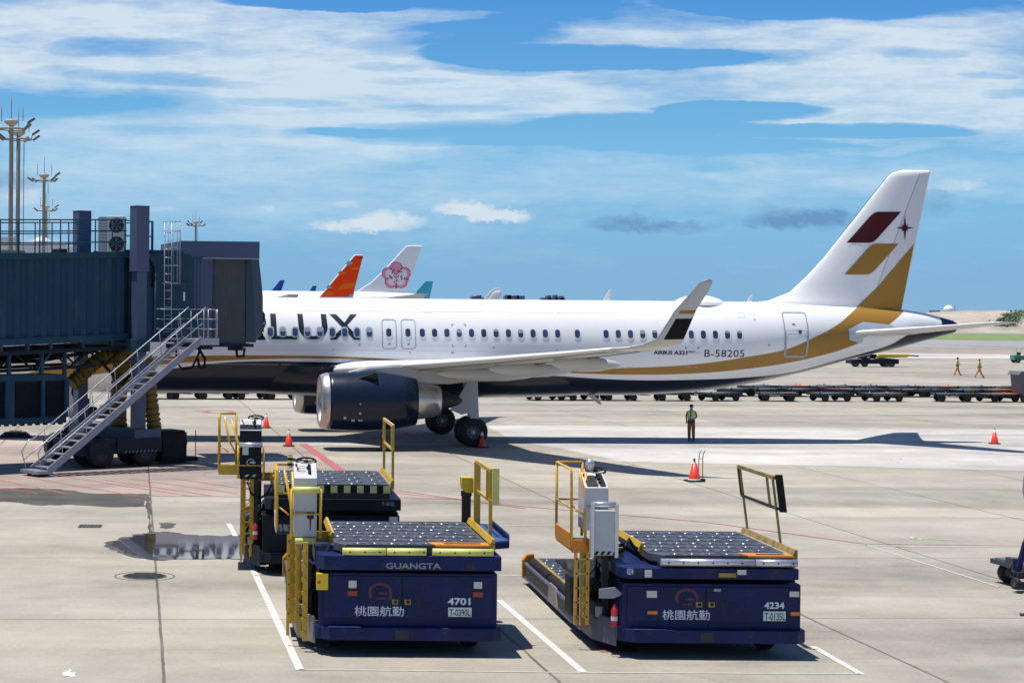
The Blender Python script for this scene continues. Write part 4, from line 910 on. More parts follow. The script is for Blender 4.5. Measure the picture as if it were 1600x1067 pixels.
for a, b in ((-6.4, -5.6), (-3.0, -3.7)): cb.bar((a, .28, 4.25), (b, .28, zt_ + .2), .09, .09, m_teal)
for k in range(22): x = c0 + .2 + k * .31; cb.box(x, x + .16, .16, .24, zl_ - .055, zl_, m_blk)
cb.build('cooling_cabinet', jb)
# lift columns (near, far) with cross beam
for px_, ly, yt in ((217, -.62, 321), (127, TW + .55, 325)):
    x, _ = bl(px_, 500, ly); mb = MB(); zt2 = 9.28
    mb.box(x - .275, x + .275, ly - .23, ly + .23, 6.95, zt2, m_lav); mb.box(x - .215, x + .215, ly - .185, ly + .185, .95, 6.95, m_col)
    mb.box(x - .29, x + .29, ly - .245, ly + .245, zt2, zt2 + .03, m_lav); mb.box(x - .32, x + .32, ly - .27, ly + .27, 4.1, 4.55, m_teal)
    mb.build('lift_column', jb, bevel=.015)
    if ly < 0: XC = x
mb = MB(); xf = bl(127, 500, TW + .55)[0]
mb.bar((XC, -.8, 4.28), (xf, TW + .8, 4.28), .4, .3, m_teal); mb.build('cross_beam', jb); mb = MB(); mb.bar((XC, -.9, 1.12), (xf, TW + .8, 1.12), .5, .42, m_teal); mb.bar((XC - .35, -.95, 1.12), (XC + .75, -.95, 1.12), .1, .4, m_col)
mb.build('cross_beam', jb)
# drive bogie with wheels
bg = MB(); bg.box(-2.3, .75, -.95, .35, .50, .95, m_frame); bg.box(-1.2, .6, -1.05, -.98, .52, 1.02, m_frame); bg.box(-2.6, -2.3, -.8, .2, .45, .8, m_frame); bg.box(-1.5, .4, .4, 3.6, .55, .85, m_frame)
for k in range(9): x = -.9 + k * .16; bg.bar((x, -1.062, .53), (x + .07, -1.062, .60), .035, .01, m_white2)
bg.build('drive_bogie', jb, bevel=.02)
def wheel(parent, c, r, w, axis, name='wheel', hubm=None):
    o = bpy.data.objects.new(name, None); COL.objects.link(o); o.parent = parent; o.location = c; o.empty_display_size = .1
    d = Vector(axis).normalized(); mb = MB(); mb.lathe([(r * .5, -w * .5), (r * .86, -w * .52), (r * .97, -w * .36), (r, 0), (r * .97, w * .36), (r * .86, w * .52), (r * .5, w * .5)], (0, 0, 0), d, m_tyre, 28); mb.build('tyre', o)
    mb = MB(); mb.lathe([(.001, -w * .38), (r * .2, -w * .42), (r * .22, -w * .25), (r * .52, -w * .45)], (0, 0, 0), d, hubm or m_hub, 20); mb.lathe([(r * .52, w * .45), (r * .22, w * .25), (.001, w * .4)], (0, 0, 0), d, hubm or m_hub, 20); mb.build('rim', o); return o
for x, y in ((-1.75, -.75), (-1.75, .15), (.1, -.75), (.1, .15), (-1.2, 3.1), (.3, 3.1)): wheel(jb, (x, y, .52), .52, .36, (0, 1, 0), hubm=m_rimd)
# ground power unit box beside the bogie
gx = bl(265, 700, -.3)[0]; mb = MB(); mb.box(gx - .62, gx + .45, -.75, .35, .22, 1.15, m_blk); mb.box(gx - .55, gx + .4, -.68, .3, 1.15, 1.22, m_frame); mb.tube([(gx + .5, -.5, .3), (gx + .62, -.5, .75), (gx + .5, -.5, 1.15)], .035, m_blk, 6)
for a in (.45, .95): mb.tube([(gx + a, -.6, .05), (gx + a, -.6, 1.2)], .02, m_frame, 5)
mb.box(gx - .6, gx + 1.0, -.7, .3, .08, .22, m_blk); mb.build('equipment_box', jb, bevel=.02)
# hoses
def hose(parent, pts, r, name='air_hose'):
    P_ = [Vector(p) for p in pts]; out = []
    n = len(P_)
    for i in range(n - 1):
        p0, p1, p2, p3 = P_[max(i - 1, 0)], P_[i], P_[i + 1], P_[min(i + 2, n - 1)]
        L2 = (p2 - p1).length; m_ = max(2, int(L2 / .055))
        for k in range(m_):
            t = k / m_; out.append(.5 * ((2 * p1) + (p2 - p0) * t + (2 * p0 - 5 * p1 + 4 * p2 - p3) * t * t + (3 * p1 - p0 - 3 * p2 + p3) * t ** 3))
    out.append(P_[-1]); mb = MB(); mb.tube(out, r, m_hose, 14, rs=[r * (1.06 if i % 3 else .86) for i in range(len(out))])
    for i in range(1, len(out) - 1, 4): d = (out[i + 1] - out[i]).normalized(); mb.lathe([(r * 1.09, -.016), (r * 1.09, .016)], out[i], d, m_hoseb, 14)
    return mb.build(name, parent)
def bp_(px, py, ly): x, z = bl(px, py, ly); return (x, ly, z)
hose(jb, [bp_(112, 600, 1.2), bp_(135, 578, 1.2), bp_(158, 560, 1.1), bp_(185, 556, 1.0), bp_(206, 556, .8)], .27)
hose(jb, [bp_(206, 545, .6), bp_(192, 560, .8), bp_(187, 600, 1.2), bp_(184, 640, 1.2), bp_(186, 668, 1.0)], .30)
hose(jb, [bp_(226, 556, -.1), bp_(232, 590, -.2), bp_(236, 630, -.25), bp_(241, 670, -.3), bp_(243, 695, -.4)], .26)
mb = MB(); mb.tube([bp_(158, 565, .8), bp_(180, 590, .6), bp_(190, 600, .5), bp_(205, 585, .4), bp_(215, 580, .3)], .06, m_blk, 8); mb.build('cable', jb); mb = MB()
mb.tube([bp_(275, 540, .6), bp_(276, 565, .5), bp_(285, 577, .5), bp_(300, 575, .5), bp_(311, 552, .5), bp_(312, 535, .5)], .045, m_blk, 8); mb.tube([bp_(311, 545, .5), bp_(320, 560, .5), bp_(320, 575, .5), bp_(312, 574, .5), bp_(309, 560, .5)], .06, m_blk, 8); mb.build('cable', jb)
# cab passage between tunnel and cab
mb = MB(); q0, q1 = .02, 2.95
mb.box(q0, q1, -.02, TW, 4.42, 7.62, m_teal); mb.box(q0 + .3, q1 - .1, .1, TW, 7.625, 7.78, m_teal); mb.build('passage_wall', jb)
x0_, z1_ = bl(260, 440, -.02); x1_, z0_ = bl(300, 531, -.02)
mb = MB(); mb.box(x0_ - .05, x1_, -.075, -.03, 4.62, z1_, m_teal)
d = mb.build('service_door', jb, bevel=.012); sx0, sz1 = bl(286.4, 456.5, -.08); sx1, sz0 = bl(289, 470, -.08)
mb = MB(); mb.box(sx0, sx1, -.085, -.076, sz0, sz1, m_bright); mb.build('window_slit', d)
mb = MB(); x, z = bl(241, 440, -.03); mb.tube([(x, -.08, 7.0), (x, -.08, 4.7)], .04, m_lav, 8); x, z = bl(228, 393, -.1); mb.tube([(x, -.1, z), bp_(240, 418, -.12), bp_(240, 450, -.12)], .05, m_blk, 8); mb.build('conduit', jb)
# cab: its own turn
cabo = bpy.data.objects.new('cab', None); COL.objects.link(cabo); cabo.parent = jb; cabo.empty_display_size = .5
CA = math.atan2(.25, 1.0); C0 = Vector((-1.83, 66.75, 0))
inv = Matrix.Rotation(-BA, 4, 'Z'); cabo.location = inv @ (C0 - BO); cabo.rotation_euler = (0, 0, CA - BA)
def cl(px, py, ly):
    u, v = px2d(px, py); ca, sa = cos(CA), sin(CA); x = (u * (C0.y + ly * ca) - C0.x + ly * sa) / (ca - u * sa); return x, CAMZ - v * (C0.y + x * sa + ly * ca)
DP = 3.6
xa, xb, xc, xd = 0.0, cl(331, 450, 0)[0], cl(385, 450, 0)[0], cl(404, 380, 0)[0]
ztop = cl(404, 378, 0)[1]; zband = cl(404, 404, 0)[1]; zbot = cl(360, 537, 0)[1]
mb = MB(); xl = cl(322, 392, 0)[0]
mb.add([(xd, -.16, zband), (xd, -.16, ztop), (-.55, -.16, ztop - .02), (-.55, -.16, zband + .28), (xa + .42, -.16, zband)], [(0, 1, 2, 3, 4)], m_lav)
mb.box(-.55, xd, -.155, DP, zband + .02, ztop - .03, m_lav); mb.box(xa + .3, xd, -.17, -.05, zband - .04, zband + .0, m_galv); mb.build('roof_band', cabo)
mb = MB(); mb.add([(xa, -.05, zband + .05), (xa + .22, -.05, zband + .05), (xa + .22, -.05, zbot + .2), (xa + .15, -.05, zbot + .2)], [(0, 1, 2, 3)], m_lav); mb.box(xa + .22, xb + .0, -.08, .1, zbot + .1, zband, m_lav); mb.box(xa - .12, xa + .05, -.1, .05, zband - 2.0, zband, m_lav)
mb.box(xa, xa + .21, 0, 2.4, zbot, zband, m_teal); mb.box(xa + .05, xa + .3, -.12, .1, zband, zband + .14, m_lav); mb.build('corner_panel', cabo)
mb = MB(); nn = 26
for i in range(nn): x = xb + (xc - xb) * i / nn; w = (xc - xb) / nn; mb.add([(x, .10, zbot), (x + w * .5, .07, zbot), (x + w, .10, zbot), (x + w, .10, zband), (x + w * .5, .07, zband), (x, .10, zband)], [(0, 1, 4, 5), (1, 2, 3, 4)], m_curt)
mb.build('roller_curtain', cabo)
# folding hood
mb = MB(); v_ = []; rows = 12
for i in range(rows + 1):
    t = i / rows; z = zband + (zbot + .05 - zband) * t; xo = xd + .02 + .17 * min(1, t * 2.2) + .0 * t - .32 * max(0, t - .90) / .10
    v_ += [(xc, .02, z), (xc + (xd - xc) * .35 + .2 * t, -.12, z), (xo, .0, z), (xo + .04, DP * .5, z), (xo, DP, z)]
mb.add(v_, [(i * 5 + j, i * 5 + j + 1, (i + 1) * 5 + j + 1, (i + 1) * 5 + j) for i in range(rows) for j in range(4)], m_hood); mb.box(xb, xc + .02, .12, DP, zbot, zband, m_hood); mb.build('folding_hood', cabo)
mb = MB(); mb.box(xa, xc + .3, .0, DP, zbot - .12, zbot, m_frame); mb.box(xb + .7, xb + 1.2, -.05, .3, zbot - .25, zbot - .1, m_blk)
mb.tube([(xb + .95, 0, zbot - .2), (xb + 1.0, 0, zbot - .48), (xb + 1.25, 0, zbot - .45), (xb + 1.28, 0, zbot - .15)], .06, m_blk, 8); mb.build('cab_floor', cabo)
mb = MB(); x, z = cl(410, 500, 0); mb.lathe([(.001, 0), (.14, .03), (.2, .15), (.2, .32), (.1, .45), (.001, .46)], (x - .02, .3, z - .10), (0, 0, 1), m_blk, 14); mb.box(x - .15, x + .12, .1, .5, z - .16, z - .10, m_galv)
mb.box(x - .05, x + .1, .15, .45, z - .45, z - .16, m_frame); mb.prism([(x - .12, .2, z - .75), (x + .18, .2, z - .75), (x + .05, .2, z - .45), (x - .08, .2, z - .45)], (0, .25, 0), m_blk); mb.tube([(x - .6, .2, z - .68), (x - .25, .2, z - .66), (x - .05, .2, z - .45)], .035, m_white2, 6); mb.build('bumper_sensor', cabo)
# roof rails, air conditioner, ladder
mb = MB()
def rz(x): return 7.66 + BZ * x
for y in (.05, TW - .05):
    for h in (.38, .78, 1.18): mb.tube([(T0, y, rz(T0) + h), (-.2, y, rz(-.2) + h)], .026, m_teal, 6)
    x = -15.8
    while x < -.2: mb.tube([(x, y, rz(x)), (x, y, rz(x) + 1.18)], .028, m_teal, 6); x += .72 + (.12 if int(x * 3) % 2 else .0)
for x in (-.25, .35, .55, .9): 
    mb.tube([(x, .05, rz(0)), (x, .05, rz(0) + 1.15)], .028, m_teal, 6)
for h in (.6, 1.15): mb.tube([(-.2, .05, rz(0) + h), (.95, .05, rz(0) + h)], .026, m_teal, 6)
for y in (.05, 1.0, 2.0): mb.tube([(.95, y, rz(0)), (.95, y, rz(0) + 1.15)], .028, m_teal, 6)
mb.tube([(.95, .05, rz(0) + 1.15), (.95, 3.0, rz(0) + 1.15)], .026, m_teal, 6)
mb.build('roof_railing', jb)
xq = bl(162, 390, .9)[0]; xr = bl(200, 390, .9)[0]; zq = bl(180, 338, .9)[1]
ac = bpy.data.objects.new('air_conditioner', None); COL.objects.link(ac); ac.parent = jb
# the unit is turned so that grille side and fan side both show
ac.location = ((xq + xr) / 2 - .05, 1.1, rz(-1.5)); ac.rotation_euler = (0, 0, R(8) - BA + R(-14)); hh = zq - rz(-1.5)
mb = MB(); mb.box(-.14, .50, -.2, .2, .05, hh, m_white2); mb.box(-.12, .48, -.18, .18, 0, .05, m_frame); mb.build('casing', ac, bevel=.02)
mb = MB()
for z in (hh * .27, hh * .76):
    mb.lathe([(.001, 0), (.23, 0), (.25, .03), (.28, .0)], (.20, -.205, z), (0, -1, 0), m_frame, 24, False)
    for rr in (.08, .16, .24): mb.lathe([(rr, .035), (rr + .015, .035), (rr + .015, .02)], (.20, -.205, z), (0, -1, 0), m_hub, 24, False)
    for k in range(6): a = k * pi / 3 + .3; mb.add([(.20, -.225, z), (.20 + .22 * cos(a), -.225, z + .22 * sin(a)), (.20 + .22 * cos(a + .45), -.222, z + .22 * sin(a + .45))], [(0, 1, 2)], m_hub)
mb.build('fan', ac)
mb = MB()
for k in range(22): mb.box(-.50, -.15, -.19 + .0, .19, .1 + k * (hh - .15) / 22, .1 + (k + .55) * (hh - .15) / 22, m_white2)
mb.box(-.46, -.16, -.17, .17, .08, hh - .03, m_hub); mb.build('grille', ac)
mb = MB(); x0l = bl(258.5, 450, -.35)[0]; x1l = bl(269.5, 450, -.35)[0]; zlo = 5.5
for x in (x0l, x1l): mb.tube([(x, -.28, 4.65), (x, -.28, rz(0) + 1.1)], .022, m_galv, 6)
z = 4.8
while z < rz(0) + .9: mb.tube([(x0l, -.28, z), (x1l, -.28, z)], .018, m_galv, 5); z += .3
m_galv_ = m_galv; m_galv = m_sst; cx_, ry_ = (x0l + x1l) / 2, .62
for z in (6.55, 7.2, 7.85, 8.45, 8.8): mb.tube([(cx_ + .42 * sin(a * pi / 8) * 1.0, -.28 - .7 * sin(a * pi / 8) if False else -.28 - .72 * sin(a * pi / 8), z) if False else (cx_ - .25 + (a / 8) * .5 + .0, -.28 - .75 * sin(a * pi / 8), z) for a in range(9)], .011, m_galv, 5)
for a in range(1, 8): mb.tube([(cx_ - .25 + (a / 8) * .5, -.28 - .75 * sin(a * pi / 8), 6.55), (cx_ - .25 + (a / 8) * .5, -.28 - .75 * sin(a * pi / 8), 8.8)], .009, m_galv, 5)
mb.build('caged_ladder', jb); m_galv = m_galv_
mb = MB()                                # junction boxes on the roof
mb.box(bl(212, 375, .6)[0], bl(222, 375, .6)[0], .5, .9, rz(0) + .35, rz(0) + .95, m_pole); mb.build('roof_box', jb); mb = MB(); mb.box(-2.4, -2.1, 1.0, 1.6, rz(-2), rz(-2) + .16, m_frame); mb.build('roof_box', jb); mb = MB(); mb.box(-5.0, -3.6, 1.4, 2.0, rz(-4), rz(-4) + .14, m_pole); mb.build('roof_box', jb)
# ------------------------------------------------------------ access stairs of the bridge
stp = bpy.data.objects.new('access_stairs', None); COL.objects.link(stp); stp.parent = jb; stp.empty_display_size = .5
SX0, SX1, SY0, SY1, SZ = -4.95, 1.30, -2.62, -1.55, 4.57
def sp(t, y, dz=0.0): return Vector((SX0 + (SX1 - SX0) * t, y, .18 + (SZ - .18) * t + dz))
for y in (SY0, SY1):
    mb = MB(); mb.bar(sp(-.0, y), sp(1.0, y), .06, .24, m_sst); mb.build('stringer', stp)
mb = MB(); NS_ = 21
for i in range(NS_): p = sp((i + .5) / NS_, SY0); mb.box(p.x - .13, p.x + .13, SY0 + .035, SY1 - .035, p.z - .015, p.z + .02, m_tread)
mb.build('treads', stp)
for y, nm in ((SY0, 'handrail'), (SY1, 'handrail')):
    mb = MB(); e0, e1 = sp(.0, y, 1.0), sp(1.0, y, 1.02)
    mb.tube([sp(0, y, .05) + Vector((-.25, 0, 0)), Vector((SX0 - .42, y, .78)), sp(.0, y, 1.0) + Vector((-.15, 0, 0)), e0, e1, e1 + Vector((.15, 0, .12))], .019, m_galv, 7)
    mb.tube([Vector((SX0 - .35, y, .5)), sp(.02, y, .56), sp(1, y, .56)], .018, m_galv, 6)
    for t in (.09, .24, .39, .54, .69, .84, .98): mb.tube([sp(t, y, 0) + Vector((.0, 0, 0)), sp(t, y, 1.0) + Vector((-.12, 0, 0))], .016, m_galv, 6)
    mb.build(nm, stp)
mb = MB(); mb.box(SX1 - .12, 1.98, SY0 - .03, -.12, 4.50, 4.57, m_tread); mb.box(SX1 - .12, 2.0, SY0 - .05, SY0 - .03, 4.36, 4.60, m_galv); mb.box(1.98, 2.01, SY0 - .03, -.12, 4.36, 4.6, m_galv)
mb.box(SX1 + .1, 1.9, SY0 + .2, -.2, 4.2, 4.36, m_frame); mb.build('landing', stp)
mb = MB()
for h in (.35, .7, 1.05): mb.tube([(SX1 + .25, SY0, SZ + h), (1.95, SY0, SZ + h), (1.95, -.15, SZ + h)], .02, m_galv, 6)
for x, y in ((SX1 + .25, SY0), (SX1 + .6, SY0), (1.95, SY0), (1.95, -1.8), (1.95, -1.0), (1.95, -.2)): mb.tube([(x, y, SZ), (x, y, SZ + 1.05)], .02, m_galv, 6)
for h in (.35, .7, 1.05): mb.tube([(.2, -1.35, SZ + h), (1.2, -1.45, SZ + h)], .018, m_galv, 6)
mb.build('landing_rail', stp)
mb = MB(); mb.box(SX0 - .45, SX0 + .05, SY0 - .04, SY1 + .04, .10, .20, m_tread); mb.bar((SX0 - .4, SY0, .09), (SX0, SY0, .09), .06, .06, m_blk); mb.build('foot_plate', stp)
for y in (SY0 + .15, SY1 - .15):
    mb = MB(); mb.lathe([(.001, -.05), (.09, -.05), (.10, 0), (.09, .05), (.001, .05)], (SX0 - .2, y, .10), (0, 1, 0), m_tyre, 16); mb.build('castor', stp)
# far things seen under the tunnel: tug, wheel chocks with amber lamps
def tug(loc, rz_, label, body, group=None):
    t = thing('baggage_tug', label, 'tug', loc, rz_, group); mb = MB()
    mb.prism([(-1.3, -.65, .35), (1.3, -.65, .35), (1.3, -.65, .85), (.3, -.65, .95), (.2, -.65, .75), (-.5, -.65, .75), (-.6, -.65, 1.0), (-1.3, -.65, .95)], (0, 1.3, 0), body); mb.build('body', t, bevel=.03)
    mb = MB(); mb.box(-.55, .75, -.66, .66, 1.88, 1.95, m_white2)
    for x in (-.5, .68):
        for y in (-.6, .6): mb.bar((x, y, .9), (x, y, 1.9), .05, .05, m_white2)
    mb.build('canopy', t); mb = MB(); mb.box(-.5, -.1, -.4, .4, .75, .88, m_blk); mb.box(-.55, -.45, -.4, .4, .85, 1.3, m_blk); mb.build('seat', t)
    for x in (-.85, .85):
        for y in (-.6, .6): wheel(t, (x, y, .33), .33, .2, (0, 1, 0))
    return t
p = G(152, 664); tug((p.x, p.y, 0), .3, 'dark tow tractor parked beyond the jet bridge columns', m_blk)
mb = MB(); p = G(140, 640); sb = thing('stand_sign', 'white stand number board with a black 0, seen under the jet bridge', 'sign', (P(116, 618, 72).x, 72, 0))
zz = P(116, 618, 72).z; mb.box(-.42, .5, -.03, .03, zz - .62, zz + .52, m_white2); mb.build('board', sb); mb = MB(); text_box(mb, '0', -.12, .22, zz - .1, zz + .38, -.036, m_blk, bold=.02); mb.build('number', sb, recalc=False)
mb = MB(); mb.bar((0, 0, 0), (0, 0, zz - .6), .08, .08, m_pole); mb.build('post', sb)
for i, (px_, lab) in enumerate(((24, 'amber topped grey wheel chock on the apron under the cooling cabinet'), (109, 'amber topped grey wheel chock on the apron behind the stair foot'))):
    p = G(px_, 683 - 2 * i); t = thing('wheel_chock', lab, 'wheel chock', (p.x, p.y, 0), .1, 'amber topped chocks'); mb = MB()
    mb.prism([(-.75, -.5, 0), (.75, -.5, 0), (.45, -.5, .22), (-.45, -.5, .22)], (0, 1.0, 0), m_frame); mb.build('base', t); mb = MB(); mb.box(-.28, .28, -.3, .3, .221, .29, m_lamp_o); mb.build('amber_top', t, bevel=.03)
# ------------------------------------------------------------ cargo loaders
m_blue = mat('loader_blue', (.009, .019, .092), .42, var=.45, vscale=1.6, dirt=(.045, .042, .055), dscale=4.0, dthr=.56, bump=.25, bscale=2.5, coat=.0, spec=.22)
m_blue_l = mat('loader_blue_worn_lit', (.045, .085, .25), .45, var=.2, vscale=3, dirt=(.12, .13, .18), dscale=5, dthr=.6)  # worn blue, also used as the painted sunlight on the bumper top
m_navyL = mat('loader_dark_navy', (.006, .010, .020), .5, var=.2, vscale=2, spec=.25, dirt=(.03, .035, .04), dscale=3, dthr=.6)
m_deck = mat('deck_plate', (.085, .095, .115), .5, .1, var=.35, vscale=3, dirt=(.13, .11, .09), dscale=3, dthr=.58)
m_rib = mat('deck_rib', (.10, .12, .17), .4, .4, var=.2)
m_ball = mat('caster_steel', (.55, .54, .53), .35, .5)
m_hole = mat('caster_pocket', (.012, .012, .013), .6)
m_orange = mat('safety_orange', (.70, .25, .02), .4, var=.15, dirt=(.28, .15, .06), dscale=4, dthr=.6)
m_lime = mat('pale_lime_pad', (.62, .62, .20), .6, var=.1, vscale=5, dirt=(.25, .25, .12), dscale=6, dthr=.62)
m_silver = mat('brushed_pad', (.62, .62, .66), .3, .7, var=.12, vscale=5)
m_cab = mat('console_grey', (.52, .54, .55), .5, var=.07, vscale=2, dirt=(.25, .24, .22), dscale=3, dthr=.66)
m_panel = mat('console_panel', (.60, .60, .58), .35, var=.05)
m_red = mat('signal_red', (.45, .02, .03), .3); m_lens = mat('lamp_glass', (.55, .57, .56), .12, coat=.5)
m_redl = mat('red_lens', (.30, .015, .012), .2, coat=.5); m_orl = mat('orange_lens', (.75, .16, .01), .25, coat=.5)
m_ink = mat('white_lettering', (.68, .72, .80), .5); m_inkd = mat('faded_lettering', (.30, .32, .36), .6); m_logo = mat('faded_red_logo', (.10, .018, .05), .5)
m_plate = mat('plate_pale_green', (.60, .72, .70), .45); m_pk = mat('plate_ink', (.03, .05, .06), .5)
m_purp = mat('purple_hose', (.16, .14, .30), .4, coat=.3); m_skirt = mat('skirt_worn_blue', (.10, .10, .17), .55, var=.25, vscale=4, dirt=(.20, .15, .13), dscale=5, dthr=.56)
m_alu = mat('worn_grey_skirt', (.22, .20, .20), .55, .1, var=.3, vscale=4, dirt=(.22, .10, .10), dscale=5, dthr=.58)
m_hazy = mat('hazard_lime', (.66, .64, .22), .5, var=.1)
m_brz = mat('worn_gold_rail', (.36, .25, .06), .5, var=.3, vscale=6, dirt=(.10, .07, .04), dscale=5, dthr=.52)

def roller_deck(name, parent, x0, x1, y0, y1, z, nx, ny, chamfer=0.0, sc=1.0, seams=(.5,), edge=None):
    mb = MB(); t = .12
    pts = [(x0 + chamfer * .55, y0, z), (x1, y0, z), (x1, y1, z), (x0, y1, z), (x0, y0 + chamfer, z)] if chamfer else [(x0, y0, z), (x1, y0, z), (x1, y1, z), (x0, y1, z)]
    mb.prism([(a, b, c_ - t) for a, b, c_ in pts], (0, 0, t), m_deck)
    W, Lh = x1 - x0, y1 - y0
    for j in range(ny + 1):                         # cross ribs
        y = y0 + Lh * j / ny; mb.box(x0 + .04 + (chamfer * .5 if j == 0 else 0), x1 - .04, y - .012, y + .012, z, z + .009, m_rib)
    for sm_ in seams: x = x0 + W * sm_; mb.box(x - .012, x + .012, y0 + .05, y1 - .03, z - .001, z + .003, m_hole)
    o = mb.build(name, parent)
    mp, mc = MB(), MB()
    for j in range(ny):
        for i in range(nx):
            x = x0 + W * (i + .5 + (.22 if j % 2 else -.08)) / nx; y = y0 + Lh * (j + .35) / ny; xo = x0 + max(0, chamfer - (y - y0)) * .55
            if x < xo + .08 or x > x1 - .1: continue
            s = .055 * sc
            mp.add([(x - s * 1.9, y - s * .6, z + .002), (x + s * 1.9, y - s * .9, z + .002), (x + s * 1.9, y + s * .9, z + .002), (x - s * 1.6, y + s * .9, z + .002)], [(0, 1, 2, 3)], m_hole)
            mc.lathe([(s * .50 * random.choice((.6, 1, 1, 1.15)), 0), (s * .48, .008), (s * .30, .016), (.001, .018)], (x - s * .3, y, z), (0, 0, 1), m_ball, 10)
            if (i + j) % 2: mp.add([(x + s * 2.4, y + s * 1.8, z + .002), (x + s * 4.2, y + s * 1.8, z + .002), (x + s * 4.2, y + s * 3.0, z + .002), (x + s * 2.4, y + s * 2.6, z + .002)], [(0, 1, 2, 3)], m_hole)
    a = mp.build('roller_pockets', o, recalc=False); b = mc.build('ball_casters', o, recalc=False)
    a['kind'] = 'stuff'; b['kind'] = 'stuff'
    return o
def ext(parent, c):
    mb = MB(); mb.lathe([(.05, 0), (.055, .01), (.055, .26), (.03, .31), (.018, .33), (.018, .36)], c, (0, 0, 1), m_red, 14); mb.lathe([(.056, .10), (.056, .17)], c, (0, 0, 1), m_white2, 14); mb.box(c[0] - .01, c[0] + .06, c[1] - .01, c[1] + .01, c[2] + .35, c[2] + .38, m_blk); mb.tube([(c[0] + .03, c[1], c[2] + .34), (c[0] + .08, c[1], c[2] + .2), (c[0] + .07, c[1], c[2] + .08)], .008, m_blk, 5); return mb.build('fire_extinguisher', parent)
def steering(parent, c, r=.19, tilt=.5):
    o = bpy.data.objects.new('steering_wheel', None); COL.objects.link(o); o.parent = parent; o.location = c; o.rotation_euler = (tilt, 0, 0)
    mb = MB(); mb.tube([(r * cos(a * pi / 12), r * sin(a * pi / 12), 0) for a in range(25)], .017, m_blk, 7, caps=False)
    mb.build('rim', o); mb = MB()
    for a in (.3, 2.4, 4.5): mb.bar((0, 0, -.02), (r * cos(a), r * sin(a), 0), .03, .012, m_blk)
    mb.lathe([(.001, .02), (.04, .01), (.04, -.04), (.02, -.3)], (0, 0, 0), (0, 0, 1), m_blk, 12); mb.build('spokes', o)
def F(ld, px, py, y=0.0): p = P(px, py, ld['o'][1] + y); return p.x - ld['o'][0], p.z
def loader(ld):
    O = ld['o']; t = thing('cargo_loader', ld['label'], 'cargo loader', (O[0], O[1], 0), 0, 'container loaders parked in the stand'); W = 2.93
    body, zt, zb2, zd = ld['body'], ld['zbody'], ld['zbeam'], ld['zdeck']
    # front cabinet with two doors
    mb = MB(); mb.box(.03, W, .02, 1.35, .45, zt, body); mb.box(.03, W, .30, 1.35, zt, zt + .03, m_blk); mb.box(0, W, .0, .4, .30, .46, body); mb.build('front_cabinet', t, bevel=.012)
    xm = W * .47
    for a, b in ((.10, xm - .012), (xm + .012, W - .07)):
        mb = MB(); mb.box(a, b, -.002, .02, .60, zt - .05, body); d = mb.build('cabinet_door', t, bevel=.006)
        hx = b - .10 if a < 1 else a + .08
        mb = MB(); mb.box(hx - .05, hx + .05, -.018, -.002, .84, .92, m_brz); mb.box(hx - .02, hx + .03, -.035, -.018, .86, .90, m_blk); mb.build('door_handle', d)
    # bumper
    mb = MB(); x0b, x1b = -.02, W + .03
    mb.prism([(x0b - .02, .10, .27), (x0b + .22, -.14, .27), (x1b - .12, -.14, .27), (x1b + .04, 0, .27), (x1b + .04, .3, .27), (x0b - .02, .5, .27)], (0, 0, .21), body); mb.build('bumper', t, bevel=.015)
    mb = MB(); mb.box(x0b + .20, x0b + .72, -.15, -.10, .482, .492, m_blue_l if body is m_blue else m_navyL); mb.build('bumper_lit_strip', t); mb = MB(); mb.box(xm - .12, xm + .10, -.155, -.14, .30, .44, m_dark); mb.build('bumper_plate', t)  # on blue loaders the lighter strip paints the sunlit bumper top
    # chassis, scissor legs, wheels
    mb = MB()
    mb.box(.25, W - .15, 1.35, 7.6, .32, .55, m_blk); mb.box(.1, .35, .5, 3.2, .4, .75, m_blk)
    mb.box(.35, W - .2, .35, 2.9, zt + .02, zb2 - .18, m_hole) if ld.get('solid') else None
    mb.build('chassis', t)
    for y in (.9, 6.4):
        for x in (.35, W - .35): wheel(t, (x, y, .36), .36, .26, (1, 0, 0))
    for x in (.55, W - .45):
        mb = MB(); mb.bar((x, .6, .6), (x, 2.9, zb2 - .18), .09, .16, m_blk); mb.bar((x + .1, 2.9, .6), (x + .1, .6, zb2 - .18), .09, .16, m_blk); mb.cyl((x - .1, 1.75, (zb2 + .42) / 2), (x + .2, 1.75, (zb2 + .42) / 2), .06, m_hub, 10); mb.build('scissor_leg', t)
    # upper beam frame
    yb = -.10; mb = MB(); bx0, bx1 = ld['beam']
    mb.prism([(bx0 + .10, yb, zb2 - ld['hb']), (bx1, yb, zb2 - ld['hb']), (bx1, 3.0, zb2 - ld['hb']), (bx0 - .02, 3.0, zb2 - ld['hb']), (bx0 - .02, yb + .16, zb2 - ld['hb'])], (0, 0, ld['hb'] - .02), body); mb.build('upper_beam', t, bevel=.012)
    # deck and its pads
    dx0, dx1 = ld['deck']; roller_deck('upper_deck', t, dx0, dx1, .02, 3.25, zd, ld.get('nx', 8), 7, chamfer=.30, seams=(.5,) if not ld.get('nx') else ())
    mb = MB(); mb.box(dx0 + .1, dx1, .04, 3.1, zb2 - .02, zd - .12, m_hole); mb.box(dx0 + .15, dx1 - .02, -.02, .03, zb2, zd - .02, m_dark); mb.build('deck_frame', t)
    for a, b in ld['pads']:
        mb = MB(); mb.tube([(a, -.06, zd - .10), (b, -.06, zd - .10)], .062, ld['pad'], 14)
        k = 0
        while a + .12 + k * .24 < b: x = a + .12 + k * .24; mb.lathe([(.001, 0), (.016, 0)], (x, -.125, zd - .10), (0, -1, 0), m_hole, 8, False); k += 1
        mb.build('bumper_roll', t)
